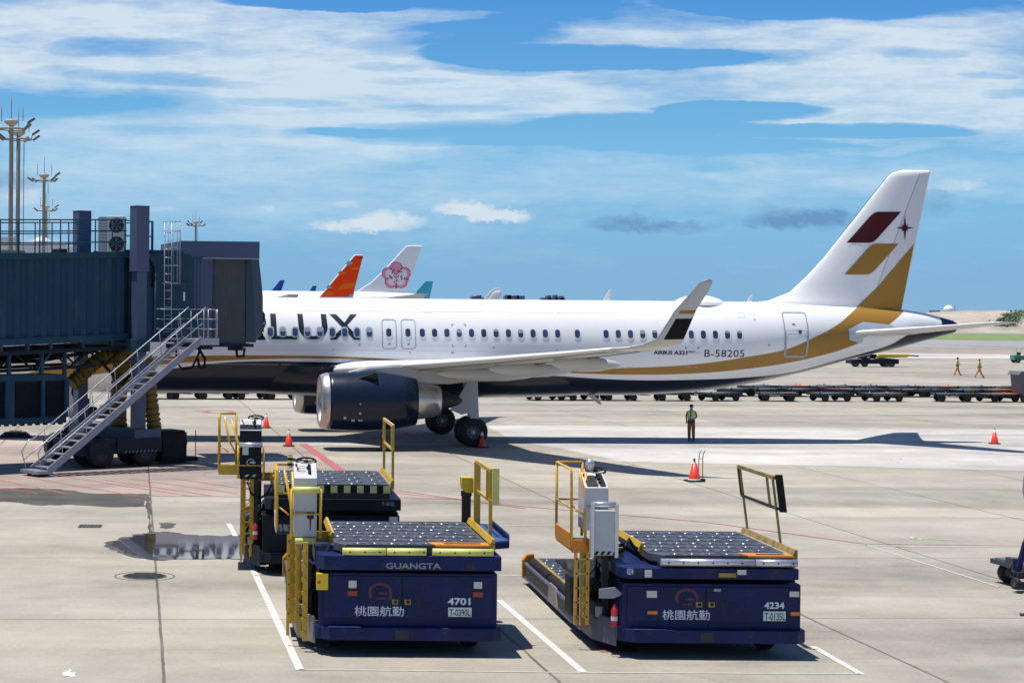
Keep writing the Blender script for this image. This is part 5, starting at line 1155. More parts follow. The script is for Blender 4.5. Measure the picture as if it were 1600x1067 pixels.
    if ld.get('hazard'):
        mb = MB(); n = 17; w = (dx1 - dx0 - .1) / n
        for i in range(n): x = dx0 + .1 + i * w; mb.prism([(x, -.03, zd - .17), (x + w, -.03, zd - .17), (x + w, -.03, zd - .02), (x, -.03, zd - .02)], (0, .03, 0), m_hazy if i % 2 == 0 else m_blk)
        mb.build('hazard_strip', t)
    if ld.get('orange_plate'):
        a, b = ld['orange_plate']; mb = MB(); mb.prism([(a + .02, -.02, zd - .02), (b, -.02, zd - .02), (b, .30, zd - .02), (a - .08, .30, zd - .02)], (0, 0, .04), m_orange); d = mb.build('front_plate', t, bevel=.01)
        mb = MB(); mb.box(a + .17, b - .14, .06, .17, zd + .021, zd + .025, m_dark); mb.build('slot', d)
    # side guides
    for x, gm in ((dx0 - .02, m_yel), (dx1 + .05, ld['guide'])):
        mb = MB(); y0_, y1_ = (.85, 3.1) if x < 1 else (.1, 3.2)
        mb.prism([(x - .03, y0_, zd + .01), (x + .05, y0_, zd + .01), (x + .05, y0_, zd + .09), (x + .01, y0_, zd + .10)], (0, y1_ - y0_, 0), gm); mb.box(x - .03, x + .05, y0_, y0_ + .08, zd - .1, zd + .02, gm); mb.build('side_guide', t)
    # operator console
    cx0, cx1, cz, ct = ld['console']; cm = ld['cm']
    mb = MB(); mb.prism([(cx0, .55, cz), (cx0, .55, ct), (cx0, 1.05, ct + .19), (cx0, 1.15, ct + .10), (cx0, 1.15, cz)], (cx1 - cx0, 0, 0), cm)
    mb.prism([(cx0 + .005, .53, ct - .02), (cx0 + .005, 1.07, ct + .19), (cx0 + .005, 1.07, ct + .20), (cx0 + .005, .53, ct - .01)], (cx1 - cx0 - .01, 0, 0), m_panel)
    mb.box(cx0 + .02, cx1 - .02, .54, .55, cz + .40, cz + .405, m_blk); con = mb.build('console', t, bevel=.01)
    mb = MB()
    sl_ = Vector((0, .54, .21)).normalized(); nr = Vector((0, -.21, .54)).normalized()
    def pp(u, v, h=0.0): return Vector((cx0 + .03 + u * (cx1 - cx0 - .06), .53, ct)) + sl_ * (.03 + v * .50) + nr * (.008 + h)
    if ld.get('darkpanel'):
        mb.add([pp(.02, .02, .006), pp(.60, .02, .006), pp(.60, .75, .006), pp(.02, .75, .006)], [(0, 1, 2, 3)], m_hole); mb.add([pp(.68, .02, .006), pp(.98, .02, .006), pp(.98, .95, .006), pp(.68, .95, .006)], [(0, 1, 2, 3)], m_blk)
    for u_, v_, m_, s_ in ((.05, .8, m_red, .022), (.12, .5, m_red, .02), (.72, .25, m_blk, .03), (.72, .5, m_blk, .03), (.72, .75, m_blk, .03), (.62, .6, m_blk, .02)):
        p = pp(u_, v_); mb.lathe([(s_, 0), (s_ * .9, .03), (.001, .035)], p, nr, m_, 10)
    for i in range(6):
        for j in range(3): p = pp(.2 + i * .06, .35 + j * .2); mb.box(p.x - .006, p.x + .006, p.y - .006, p.y + .006, p.z, p.z + .012, m_pk)
    mb.build('control_panel', con)
    if ld.get('stained'):
        mb = MB(); mb.prism([(cx1 - .17, .548, cz + .40), (cx1 - .04, .548, cz + .40), (cx1 - .05, .548, cz + .30), (cx1 - .09, .548, cz + .28), (cx1 - .10, .548, cz + .10), (cx1 - .115, .548, cz + .10), (cx1 - .12, .548, cz + .28), (cx1 - .16, .548, cz + .31)], (0, -.002, 0), m_dark); mb.build('oil_stain', con)
    if ld.get('sticker'):
        mb = MB(); mb.box(cx0 + .06, cx0 + .19, .540, .549, cz + .52, cz + .74, m_plate); mb.build('sticker', con)
        mb = MB(); n = 16
        for i in range(n): a0, a1 = .5 + i * 5.2 / n, .5 + (i + 1) * 5.2 / n; cxx, czz = cx0 + .24, cz + .36; f = lambda a, r: (cxx + r * 1.2 * cos(a), .546, czz + r * sin(a)); mb.add([f(a0, .075), f(a1, .075), f(a1, .06), f(a0, .06)], [(0, 1, 2, 3)], m_ink)
        mb.box(cxx - .02, cxx + .1, .545, .548, czz - .02, czz + .015, m_ink); mb.build('emblem', con, recalc=False)
        mb = MB()
        for i in range(2): x = cx0 + .10 + i * .16; mb.prism([(x, .546, cz + .05), (x + .06, .546, cz + .05), (x + .11, .546, cz + .10), (x + .05, .546, cz + .10)], (0, -.002, 0), m_hazy)
        mb.build('hazard_mark', con)
    steering(t, (cx0 + ld.get('swx', .22), 1.20, ct + .22), .165, .25)
    # horizontal pads on the console
    for z, a, b in ld['cpads']:
        mb = MB(); mb.tube([(a, .46, z), (b, .46, z)], .055, ld['pad'], 14); mb.build('console_pad', t)
    gm = ld['frame']
    if ld.get('front_frame'):
        mb = MB(); a, b, z0, z1 = ld['front_frame']
        for x in (a, b): mb.tube([(x, .47, z0), (x, .47, z1)], .024, gm, 8)
        for z in (z1 - .42, ): mb.tube([(a, .47, z), (b, .47, z)], .016, gm, 7)
        mb.build('front_frame', t)
    # cage behind/left of the console
    xl, xr, y0_, y1_, zf, zh = ld['cage']
    mb = MB(); gr = .024
    mb.tube([(xl, y0_ - .05, zf), (xl, y0_, zh - .03), (xl, y0_ + .06, zh), (xl, y1_, zh), (xl + .03, y1_ + .03, zh), (xr, y1_ + .03, zh)], gr, gm, 8)
    mb.tube([(xl, y1_, zf), (xl, y1_, zh)], gr, gm, 8); mb.tube([(xr, y1_ + .03, zf), (xr, y1_ + .03, zh)], gr, gm, 8)
    mb.tube([(xl, y0_, (zf + zh) / 2), (xl, y1_, (zf + zh) / 2), (xr, y1_, (zf + zh) / 2)], .017, gm, 7)
    mb.tube([(xl + .12, y0_ - .05, zh - .01), (xl + .22, y0_ - .12, zh - .5), (cx0 - .02, y0_ - .15, zf + .25)], gr, gm, 8); mb.tube([(xl + .26, y0_ + .1, zh - .05), (cx0 + .02, y0_ - .05, zh - .75), (cx0 + .03, y0_ - .08, zf)], gr, gm, 8)
    mb.tube([(xl, y0_, zh - .6), (xl + .2, y0_ - .1, zh - .75)], .016, gm, 7)
    mb.build('cage_rail', t)
    mb = MB(); mb.box(xl - .02, xl + .005, y0_ - .05, y1_, zf - .05, zf + .22, ld['kick']); mb.box(xl, xr + .1, y0_ - .05, y1_, zf - .08, zf - .03, m_dark); (mb.box(xl, xl + .45, y0_ - .07, y0_ - .05, zf - .1, zf + .12, ld['kick']) if ld['kick'] is not m_white2 else None); mb.build('platform_floor', t, bevel=.008)
    # ladder down from the platform and mast
    mb = MB(); lx = ld['lx']
    for dx in (0, .20): mb.bar((lx + dx, y0_ - .02, .42 if not ld.get('lowleg') else .18), (lx + dx, y0_ - .02, zf - .05), .05, .05, gm)
    z = .55
    while z < zf - .1: mb.bar((lx, y0_ - .03, z), (lx + .20, y0_ - .03, z), .03, .03, gm); z += .24
    for k in range(int((zf - .55) / .24)): mb.bar((lx, y0_ - .02, .55 + k * .24), (lx + .20, y0_ - .02, .55 + (k + 1) * .24), .018, .018, gm) if k % 2 else None
    mb.build('ladder', t)
    mb = MB(); mb.bar((-.12, .75, .4), (-.12, .75, cz), .10, .12, m_dark); mb.bar((-.38, 1.3, .3), (-.38, 1.3, zf), .10, .12, gm); mb.bar((-.38, 1.3, zf - .18), (.3, 1.3, zf - .18), .08, .18, m_brz); mb.bar((-.02, 1.9, .3), (-.02, 1.9, zf), .08, .1, m_dark); mb.box(-.45, .25, 1.6, 2.6, .35, 1.0, m_blk); mb.build('mast', t)
    mb = MB(); mb.tube([(-.30, .55, cz - .05), (-.22, .5, cz - .30), (-.05, .45, cz - .42), (.12, .42, cz - .30), (.22, .5, cz - .12), (.45, .5, zb2 + .02)], .028, m_purp if ld.get('purple') else m_blk, 9)
    mb.tube([(-.25, .9, cz - .1), (-.12, .8, cz - .55), (0, .7, .8), (0, .6, .5)], .018, m_blk, 7); mb.tube([(-.2, 1.0, cz - .1), (-.02, .9, cz - .5), (.02, .8, 1.0), (.1, .8, .6)], .016, m_blk, 7); mb.build('hydraulic_hose', t)
    mb = MB(); mb.prism([(-.34, .1, .95), (-.10, .1, .95), (.05, .1, 1.02), (-.08, .1, 1.13), (-.34, .1, 1.10)], (0, .03, 0), m_inkd if not ld.get('purple') else m_dark); mb.build('valve_plate', t) if ld.get('valve') else None
    # side skirt and rear low platform
    mb = MB(); mb.prism([(-.36, 2.5, .14), (-.30, .9, .14), (-.02, .25, .14), (-.02, .32, .14), (-.24, .95, .14), (-.28, 2.5, .14)], (0, 0, .44), ld['skirt']); mb.build('side_skirt', t, bevel=.01)
    if ld.get('rear', True):
        rx0, ry1 = -.34, 7.9
        roller_deck('rear_deck', t, rx0 + .22, W - .25, 3.35, ry1, .52, 9, 12, seams=())
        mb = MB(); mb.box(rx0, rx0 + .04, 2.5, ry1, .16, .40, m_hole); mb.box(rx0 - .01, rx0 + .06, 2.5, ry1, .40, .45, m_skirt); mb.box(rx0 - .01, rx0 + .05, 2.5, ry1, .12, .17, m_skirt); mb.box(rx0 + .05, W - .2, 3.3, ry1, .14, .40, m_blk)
        mb.prism([(rx0 - .02, 3.9, .14), (rx0 - .02, 4.9, .14), (rx0 - .02, 4.8, .50), (rx0 - .02, 4.1, .50)], (.04, 0, 0), m_alu); mb.build('rear_frame', t)
        for a, b in ((3.0, 5.3), (5.4, 7.6)):
            mb = MB(); mb.cyl((rx0 + .11, a, .50), (rx0 + .11, b, .50), .075, m_blk, 14); mb.build('side_roller', t)
        mb = MB(); mb.box(rx0 + .19, rx0 + .25, 3.2, ry1 - .1, .42, .56, m_brz); mb.build('rear_guide', t)
        mb = MB(); mb.prism([(rx0 - .05, ry1 - .05, .12), (rx0 + .22, ry1 + .05, .12), (rx0 + .22, ry1 + .05, .62), (rx0 + .05, ry1, .62), (rx0 - .05, ry1 - .05, .5)], (0, .12, 0), m_orange); mb.build('rear_corner_guard', t, bevel=.03)
        mb = MB(); mb.prism([(rx0 - .03, 2.25, .58), (rx0 + .1, 2.25, .64), (rx0 + .1, 2.25, .54)], (0, .2, 0), m_orl); mb.build('side_marker', t)
    if ld.get('posts'):
        for x, y, z0, z1, w in ld['posts']:
            mb = MB(); mb.bar((x, y, z0), (x, y, z1), w, .07, gm); k = 0
            while z0 + .1 + k * .22 < z1: mb.box(x - w * .75, x + w * .1, y - .06, y - .03, z0 + .1 + k * .22, z0 + .16 + k * .22, gm); k += 1
            mb.build('lift_post', t)
    if ld.get('lower'):
        a, b, z0, z1 = ld['lower']; mb = MB(); mb.box(a, b, .32, .56, z0, z1, m_cab); mb.box(a - .03, a + .03, .28, .34, z0 - .04, z1 + .1, m_silver); mb.box(b - .03, b + .03, .28, .34, z0 - .04, z1 + .1, m_silver); lc = mb.build('lower_console', t, bevel=.01)
        mb = MB()
        for i in range(4): x = a + .03 + i * .10; mb.prism([(x, .318, z0 + .01), (x + .05, .318, z0 + .01), (x + .09, .318, z0 + .07), (x + .04, .318, z0 + .07)], (0, -.002, 0), m_blk)
        mb.build('hazard_mark', lc)
    # hoses and clamps looped along the left flank
    for k in range(4):
        mb = MB(); y_ = .5 + k * .35; mb.tube([(-.05, y_, .5), (-.16 - .03 * k, y_ + .1, .75 + .1 * k), (-.06, y_ + .15, 1.1 + .05 * k), (.12, y_ + .2, zb2 - .2)], .016 + .004 * (k % 2), m_blk, 7); mb.build('hose', t)
    mb = MB(); mb.box(-.30, -.05, .75, 1.35, .50, .78, m_dark); mb.box(-.28, -.08, .70, .75, .55, .72, m_inkd); mb.build('valve_block', t, bevel=.01)
    mb = MB(); mb.cyl((-.2, 1.5, .95), (-.2, 2.3, .95), .13, m_hub, 14); mb.build('air_tank', t)
    # rail on the right
    rx, lean, rz0, rz1, rm, pm, ya, yb_ = ld['rail']
    o = bpy.data.objects.new('guard_rail', None); COL.objects.link(o); o.parent = t; o.empty_display_size = .2
    mb = MB(); zl = rz1 - .52
    A = lambda y, z: Vector((rx + lean * (z - rz0), y, z))
    for y, y2 in ((ya, ya), (yb_, yb_)): mb.bar(A(y, rz0), A(y2, rz1), .055 if rm is m_yel else .035, .055 if rm is m_yel else .035, rm)
    mb.bar(A(ya - .1, rz1), A(yb_ + .1, rz1), .05, .06, rm); mb.bar(A(ya - .1, zl), A(yb_ + .1, zl), .035, .045, rm if rm is m_yel else m_dark)
    mb.bar(A(ya + .35, zl), A(ya + .35, rz1), .04, .03, rm); mb.bar(A(yb_ + .1, zl), A(yb_ + .1, rz1), .045, .045, rm if rm is m_yel else m_dark)
    if rm is m_yel and not ld.get('solid'): mb.bar(A(yb_, rz0 - .0), A(yb_, rz1), .11, .08, rm); mb.bar(A(ya + .25, zl + .02), A(ya + .25, rz1), .09, .05, rm)
    mb.build('frame', o)
    if pm:
        mb = MB(); q0, q1 = A(ya - .2, zl - .05), A(ya - .2, rz1 + .06)
        mb.prism([q0 + Vector((.00, 0, 0)), q0 + Vector((.12, 0, 0)), q1 + Vector((.12, 0, 0)), q1 + Vector((.0, 0, 0))], (0, .05, 0), pm); mb.build('end_panel', o, bevel=.008)
    if ld.get('side_platform'):
        mb = MB(); z = zd - .03; mb.prism([(dx1 + .09, .55, z), (W + .30, .75, z), (W + .34, 1.0, z), (W + .34, 3.0, z), (dx1 + .09, 3.2, z)], (0, 0, .03), m_blue_l); mb.prism([(W + .30, .75, z), (W + .34, 1.0, z), (W + .34, 3.0, z), (W + .31, 3.0, z), (W + .29, 1.0, z)], (0, 0, .10), m_blue)
        mb.prism([(dx1 + .1, .55, z - .10), (W + .30, .75, z - .10), (W + .34, 1.0, z - .10), (W + .34, 3.0, z - .10), (dx1 + .1, 3.2, z - .10)], (0, 0, .098), m_blue); mb.build('side_platform', t)
    if ld.get('post'):
        px_, y_ = ld['post']; mb = MB(); mb.lathe([(.085, 1.2), (.085, zd + .46), (.10, zd + .48), (.10, zd + .56)], (px_, y_, 0), (0, 0, 1), m_dark, 18); mb.build('exhaust_post', t)
        mb = MB(); cz_ = zd + .68; v_ = []
        mb.prism([(px_ + a, y_ - .13, cz_ + b) for a, b in ((-.02, -.14), (-.08, -.09), (-.105, 0), (-.105, .14), (.09, .14), (.115, .10), (.115, -.14))], (0, .26, 0), m_yel2); mb.build('post_cap', t, bevel=.01)
    if ld.get('ext'): ext(t, ld['ext'])
    if ld.get('yellow_box'):
        mb = MB(); mb.box(-.02, .17, -.06, .10, 1.07, 1.34, m_yel2); d = mb.build('battery_switch_box', t, bevel=.01); mb = MB(); mb.lathe([(.03, 0), (.001, .02)], (.02, -.062, 1.2), (0, -1, 0), m_red, 10); mb.build('switch_knob', d)
    if ld.get('light_head'):
        mb = MB(); c_ = (xl + .40, y0_ + .5, zh + .02); mb.lathe([(.04, -.25), (.05, -.1), (.075, -.02), (.08, .05), (.05, .10), (.001, .12)], c_, (0, 0, 1), m_silver, 14); mb.build('search_light', t)
    if ld.get('beacon'):
        mb = MB(); c_ = (xl + .22, y0_ + .2, zh); 
        for i in range(5): mb.lathe([(.045, i * .045), (.045, i * .045 + .045)], c_, (0, 0, 1), m_blk if i % 2 else m_hazy, 12)
        mb.build('warning_post', t)
    # lamps, writing, plates
    for (a, b, c_, d_, m_) in ld['lamps']:
        x0, z1 = F(ld, a, b); x1, z0 = F(ld, c_, d_); mb = MB(); yy = -.10 if z0 > zt else -.002
        mb.box(x0 - .015, x1 + .015, yy - .012, yy, z0 - .015, z1 + .015, m_dark); mb.box(x0, x1, yy - .026, yy - .010, z0, z1, m_); mb.build('headlight' if m_ is m_lens else 'marker_lamp' if m_ in (m_orl, m_redl) else 'plate', t, bevel=.008)
    for txt, a, b, c_, d_, m_, bo, yy in ld['texts']:
        x0, z1 = F(ld, a, b); x1, z0 = F(ld, c_, d_); mb = MB(); text_box(mb, txt, x0, x1, z0, z1, yy, m_, bold=bo); mb.build('lettering', t, recalc=False)
    if ld.get('logo'):
        a, b = ld['logo']; x, z = F(ld, a, b); mb = MB(); n = 24; f = lambda q, r: (x + r * 1.25 * cos(q), -.0045, z + r * sin(q))
        for i in range(n): q0, q1 = -.1 + i * 3.9 / n, -.1 + (i + 1) * 3.9 / n; mb.add([f(q0, .155), f(q1, .155), f(q1, .115), f(q0, .115)], [(0, 1, 2, 3)], m_logo)
        mb.add([f(-.05, .155), f(-.05, .12), (x + .14, -.0045, z - .12), (x + .19, -.0045, z - .12)], [(0, 1, 2, 3)], m_logo); mb.add([(x - .02, -.0045, z - .03), (x + .12, -.0045, z - .03), (x + .12, -.0045, z + .0), (x - .02, -.0045, z + .0)], [(0, 1, 2, 3)], m_logo)
        mb.add([(x - .06, -.0045, z - .11), (x + .10, -.0045, z - .11), (x + .10, -.0045, z - .085), (x - .06, -.0045, z - .085)], [(0, 1, 2, 3)], m_logo); mb.build('emblem', t, recalc=False)
    return t
m_yel2 = mat('bright_yellow', (.80, .56, .01), .35, coat=.3, var=.05)
L1 = dict(o=(1.25, 29.30), label='blue cargo loader numbered 4701 with a yellow capped post and side platform', body=m_blue, zbody=1.345, zbeam=1.66, hb=.255, beam=(.0, 2.98), zdeck=1.80, deck=(.28, 2.80), nx=9,
          pads=[(.40, 1.10), (1.12, 1.76), (1.86, 2.85)], pad=m_lime, orange_plate=(1.90, 2.80), guide=m_yel, lx=-.46, console=(-.38, .0, 1.86, 2.84), cm=m_cab, stained=True, cpads=[(2.64, -.40, .04), (1.80, -.36, -.02)],
          frame=m_yel, front_frame=(-.42, .06, 1.84, 2.66), cage=(-.66, -.2, .8, 1.75, 1.95, 2.95), kick=m_white2, purple=True, skirt=m_alu, rail=(2.98, .0, 1.78, 2.92, m_yel, m_lime, 1.25, 3.0),
          side_platform=True, post=(2.83, 3.35), yellow_box=True, beacon=True, lowleg=True, posts=[(-.19, .30, .18, 1.8, .085), (-.31, .62, .45, 1.8, .07)],
          lamps=[(544.5, 906, 557, 918, m_lens), (543.5, 922, 558, 930, m_redl), (740, 908, 753, 919, m_lens), (739, 924, 754, 932, m_redl), (700, 948, 736.5, 963, m_plate)],
          texts=[('GUANGTA', 602, 877.5, 688, 887.5, m_inkd, .02, -.104), ('桃園航勤', 554, 946, 631, 962.5, m_ink, .006, -.0045), ('4701', 699.5, 933.5, 735, 945, m_ink, .03, -.0045), ('T-0390L', 702, 950.5, 735, 962, m_pk, .02, -.0285)], logo=(594, 925))
L2 = dict(o=(6.20, 29.30), label='blue cargo loader numbered 4234 with a tilted rail ending in a black panel', body=m_blue, zbody=1.215, zbeam=1.50, hb=.195, beam=(-.02, 2.86), zdeck=1.67, deck=(.52, 2.80),
          pads=[(.62, 2.14), (2.16, 2.84)], pad=m_silver, orange_plate=(2.05, 2.80), guide=m_brz, lx=-.62, console=(-.50, -.11, 2.0, 2.72), cm=m_cab, darkpanel=True, cpads=[(2.44, -.42, -.01)],
          frame=m_yelor if False else mat('amber_rail', (.68, .41, .04), .4, var=.15, vscale=3, dirt=(.45, .14, .02), dscale=2, dthr=.5, coat=.2), cage=(-.70, -.25, .7, 2.1, 1.72, 3.0), kick=m_orange, skirt=m_skirt, rail=(2.92, -.13, 1.72, 2.86, m_brz, m_blk, 1.1, 3.1),
          ext=(-.10, .05, .50), light_head=True, valve=True, lower=(-.42, -.02, 1.62, 2.36), posts=[(-.42, .9, .5, 1.7, .06)], swx=.30,
          lamps=[(1010, 922, 1026, 933, m_lens), (1011, 953.5, 1027, 959, m_orl), (1233, 923, 1248, 932, m_lens), (1234.5, 955, 1249, 961, m_orl), (1005, 889, 1016, 900, m_lens), (1149, 888.5, 1163, 896, m_lens), (1120, 893.5, 1147, 900, m_brz), (1192, 954, 1227, 969.5, m_plate), (1115, 919, 1126, 923.5, m_inkd)],
          texts=[('桃園航勤', 1035, 952, 1109, 968.5, m_ink, .006, -.0045), ('4234', 1194, 940, 1225.5, 951, m_ink, .03, -.0045), ('T-0135L', 1194, 956.5, 1226, 968.5, m_pk, .02, -.0285), ('4234', 977, 886, 987, 896, m_ink, .02, -.115)], logo=(1073, 934))
L3 = dict(o=(.42, 38.10), label='dark navy cargo loader with a lime striped deck edge, behind the loader numbered 4701', body=m_navyL, zbody=1.28, zbeam=1.66, hb=.26, beam=(.1, 2.95), zdeck=1.93, deck=(.25, 2.72), nx=5,
          pads=[], pad=m_silver, guide=m_yel, lx=-.42, console=(-.47, .0, 1.98, 3.04), cm=m_navyL, sticker=True, cpads=[(2.72, -.47, .02)], hazard=True, solid=True,
          frame=m_yel, cage=(-.92, -.55, .8, 2.0, 2.15, 3.30), kick=m_yel, skirt=m_navyL, rail=(2.82, .0, 1.96, 3.15, m_yel, None, .5, 2.9), front_frame=(-.50, .05, 2.0, 2.7), lowleg=True, posts=[(-.2, .7, .3, 2.0, .08)], ext=(-.12, .1, .75), swx=.35,
          lamps=[(608, 807, 621, 815, m_panel)], texts=[('T-1612L', 596, 783, 616, 789, m_inkd, .02, -.104)])
for ld in (L1, L2, L3):
    tt = loader(ld)
# platform corner behind the third loader and its side console frame
# ------------------------------------------------------------ cones
m_cone = mat('cone_red', (.80, .055, .02), .4, var=.08, vscale=6, coat=.2); m_cwhite = mat('reflective_white', (.78, .78, .76), .35)
def cone(px, py, h, label, first=[]):
    p = G(px, py)
    if first: o = dup(first[0], (p.x, p.y, 0), random.uniform(-.5, .5), label); return o
    t = thing('traffic_cone', label, 'traffic cone', (p.x, p.y, 0), .1, 'red traffic cones round the airliner'); mb = MB()
    mb.lathe([(.170, .035), (.165, .05), (.042, .62), (.001, .62)], (0, 0, 0), (0, 0, 1), m_cone, 28); mb.build('cone_body', t)
    mb = MB(); mb.lathe([(.073, .500), (.046, .625), (.034, .64), (.001, .64)], (0, 0, 0), (0, 0, 1), m_cwhite, 24); mb.build('white_collar', t)
    mb = MB(); mb.lathe([(.02, .64), (.028, .66), (.028, .69), (.001, .71)], (0, 0, 0), (0, 0, 1), m_red, 12); mb.build('tip', t)
    mb = MB(); mb.prism([(-.19, -.23, 0), (.19, -.23, 0), (.23, -.19, 0), (.23, .19, 0), (.19, .23, 0), (-.19, .23, 0), (-.23, .19, 0), (-.23, -.19, 0)], (0, 0, .04), m_blk); mb.build('base', t, bevel=.008)
    first.append(t); return t
cone(451, 697, .7, 'red cone on the apron between the dark console and the engine')
cone(416, 668.5, .7, 'red cone behind the dark console, farther than its neighbour')
cone(599, 703, .7, 'red cone seen through the yellow rail of the dark loader, below the engine')
cone(753, 699, .7, 'red cone standing in front of the nearest main wheel')
cone(1554, 693.5, .7, 'red cone alone on the pale strip at the far right')
p = G(1085, 752); t = thing('traffic_cone', 'tall red cone with a lamp on top beside the bent steel hoop', 'traffic cone', (p.x, p.y, 0), .2, 'red traffic cones round the airliner')
mb = MB(); mb.lathe([(.20, .05), (.085, .60), (.001, .60)], (0, 0, 0), (0, 0, 1), m_cone, 28); mb.build('cone_body', t)
mb = MB(); mb.lathe([(.21, .045), (.21, .07), (.196, .09)], (0, 0, 0), (0, 0, 1), m_cwhite, 24); mb.lathe([(.05, .60), (.03, .68), (.001, .68)], (0, 0, 0), (0, 0, 1), m_cwhite, 12); mb.build('white_collar', t)
mb = MB(); mb.lathe([(.02, .68), (.04, .70), (.045, .74), (.02, .78), (.001, .78)], (-.01, 0, 0), (0, 0, 1), m_redl, 12); mb.build('warning_lamp', t)
mb = MB(); mb.prism([(-.27, -.27, 0), (.27, -.27, 0), (.27, .27, 0), (-.27, .27, 0)], (0, 0, .05), m_blk); mb.build('base', t, bevel=.01)
p = G(1094, 750); t = thing('steel_hoop_stand', 'bent steel hoop on a black base just right of the tall cone', 'hoop stand', (p.x, p.y, 0)); mb = MB()
for x in (-.05, .08): mb.tube([(x, 0, 0), (x, 0, .75), (x + .03, 0, .92), (x + .14, 0, 1.08)], .018, m_galv, 8)
mb.tube([(-.05, 0, .72), (.08, 0, .72)], .012, m_galv, 6); mb.build('hoop', t); mb = MB(); mb.box(-.12, .16, -.1, .1, 0, .05, m_blk); mb.build('base', t, bevel=.008)

# ------------------------------------------------------------ people
m_skin = mat('skin', (.22, .12, .08), .55); m_hair = mat('hair_dark', (.015, .012, .01), .7); m_shirt = mat('tan_shirt', (.34, .13, .05), .8, var=.1); m_brown = mat('brown_trousers', (.30, .105, .035), .85, var=.15, vscale=5)
m_orgt = mat('orange_trousers', (.75, .25, .06), .8, var=.12, vscale=5); m_vest = mat('lime_vest', (.55, .85, .08), .7, var=.06); m_vest2 = mat('yellow_vest', (.75, .85, .10), .7, var=.06); m_shoe = mat('dark_boot', (.02, .018, .018), .6); m_belt = mat('dark_waist', (.035, .03, .035), .8); m_refl = mat('reflective_tape', (.6, .62, .6), .3); m_capo = mat('orange_cap', (.75, .22, .04), .6); m_face = mat('face_cover_grey', (.20, .17, .14), .8)
def skinned(name, verts, edges, radii, parent, fmat, mats, sub=2, root=0):
    me = bpy.data.meshes.new(name); me.from_pydata(verts, edges, []); me.update()
    o = bpy.data.objects.new(name, me); COL.objects.link(o)
    sk = o.modifiers.new('skin', 'SKIN'); sk.use_smooth_shade = True
    if not me.skin_vertices: bpy.context.view_layer.update()
    if not me.skin_vertices:
        me.attributes.new  # pragma: data layer made below
    lay = me.skin_vertices[0].data if me.skin_vertices else None
    if lay is None:
        bm = bmesh.new(); bm.from_mesh(me); bm.verts.layers.skin.verify(); bm.to_mesh(me); bm.free(); lay = me.skin_vertices[0].data
    for i, r in enumerate(radii): lay[i].radius = r if isinstance(r, tuple) else (r, r); lay[i].use_root = (i == root)
    ss = o.modifiers.new('sub', 'SUBSURF'); ss.levels = sub; ss.render_levels = sub
    bpy.context.view_layer.update(); dg = bpy.context.evaluated_depsgraph_get()
    m2 = bpy.data.meshes.new_from_object(o.evaluated_get(dg)); m2.materials.clear()
    for m in mats: m2.materials.append(m)
    for f in m2.polygons: f.material_index = fmat(f.center); f.use_smooth = True
    bpy.data.objects.remove(o); bpy.data.meshes.remove(me)
    q = bpy.data.objects.new(name, m2); COL.objects.link(q); q.parent = parent; return q
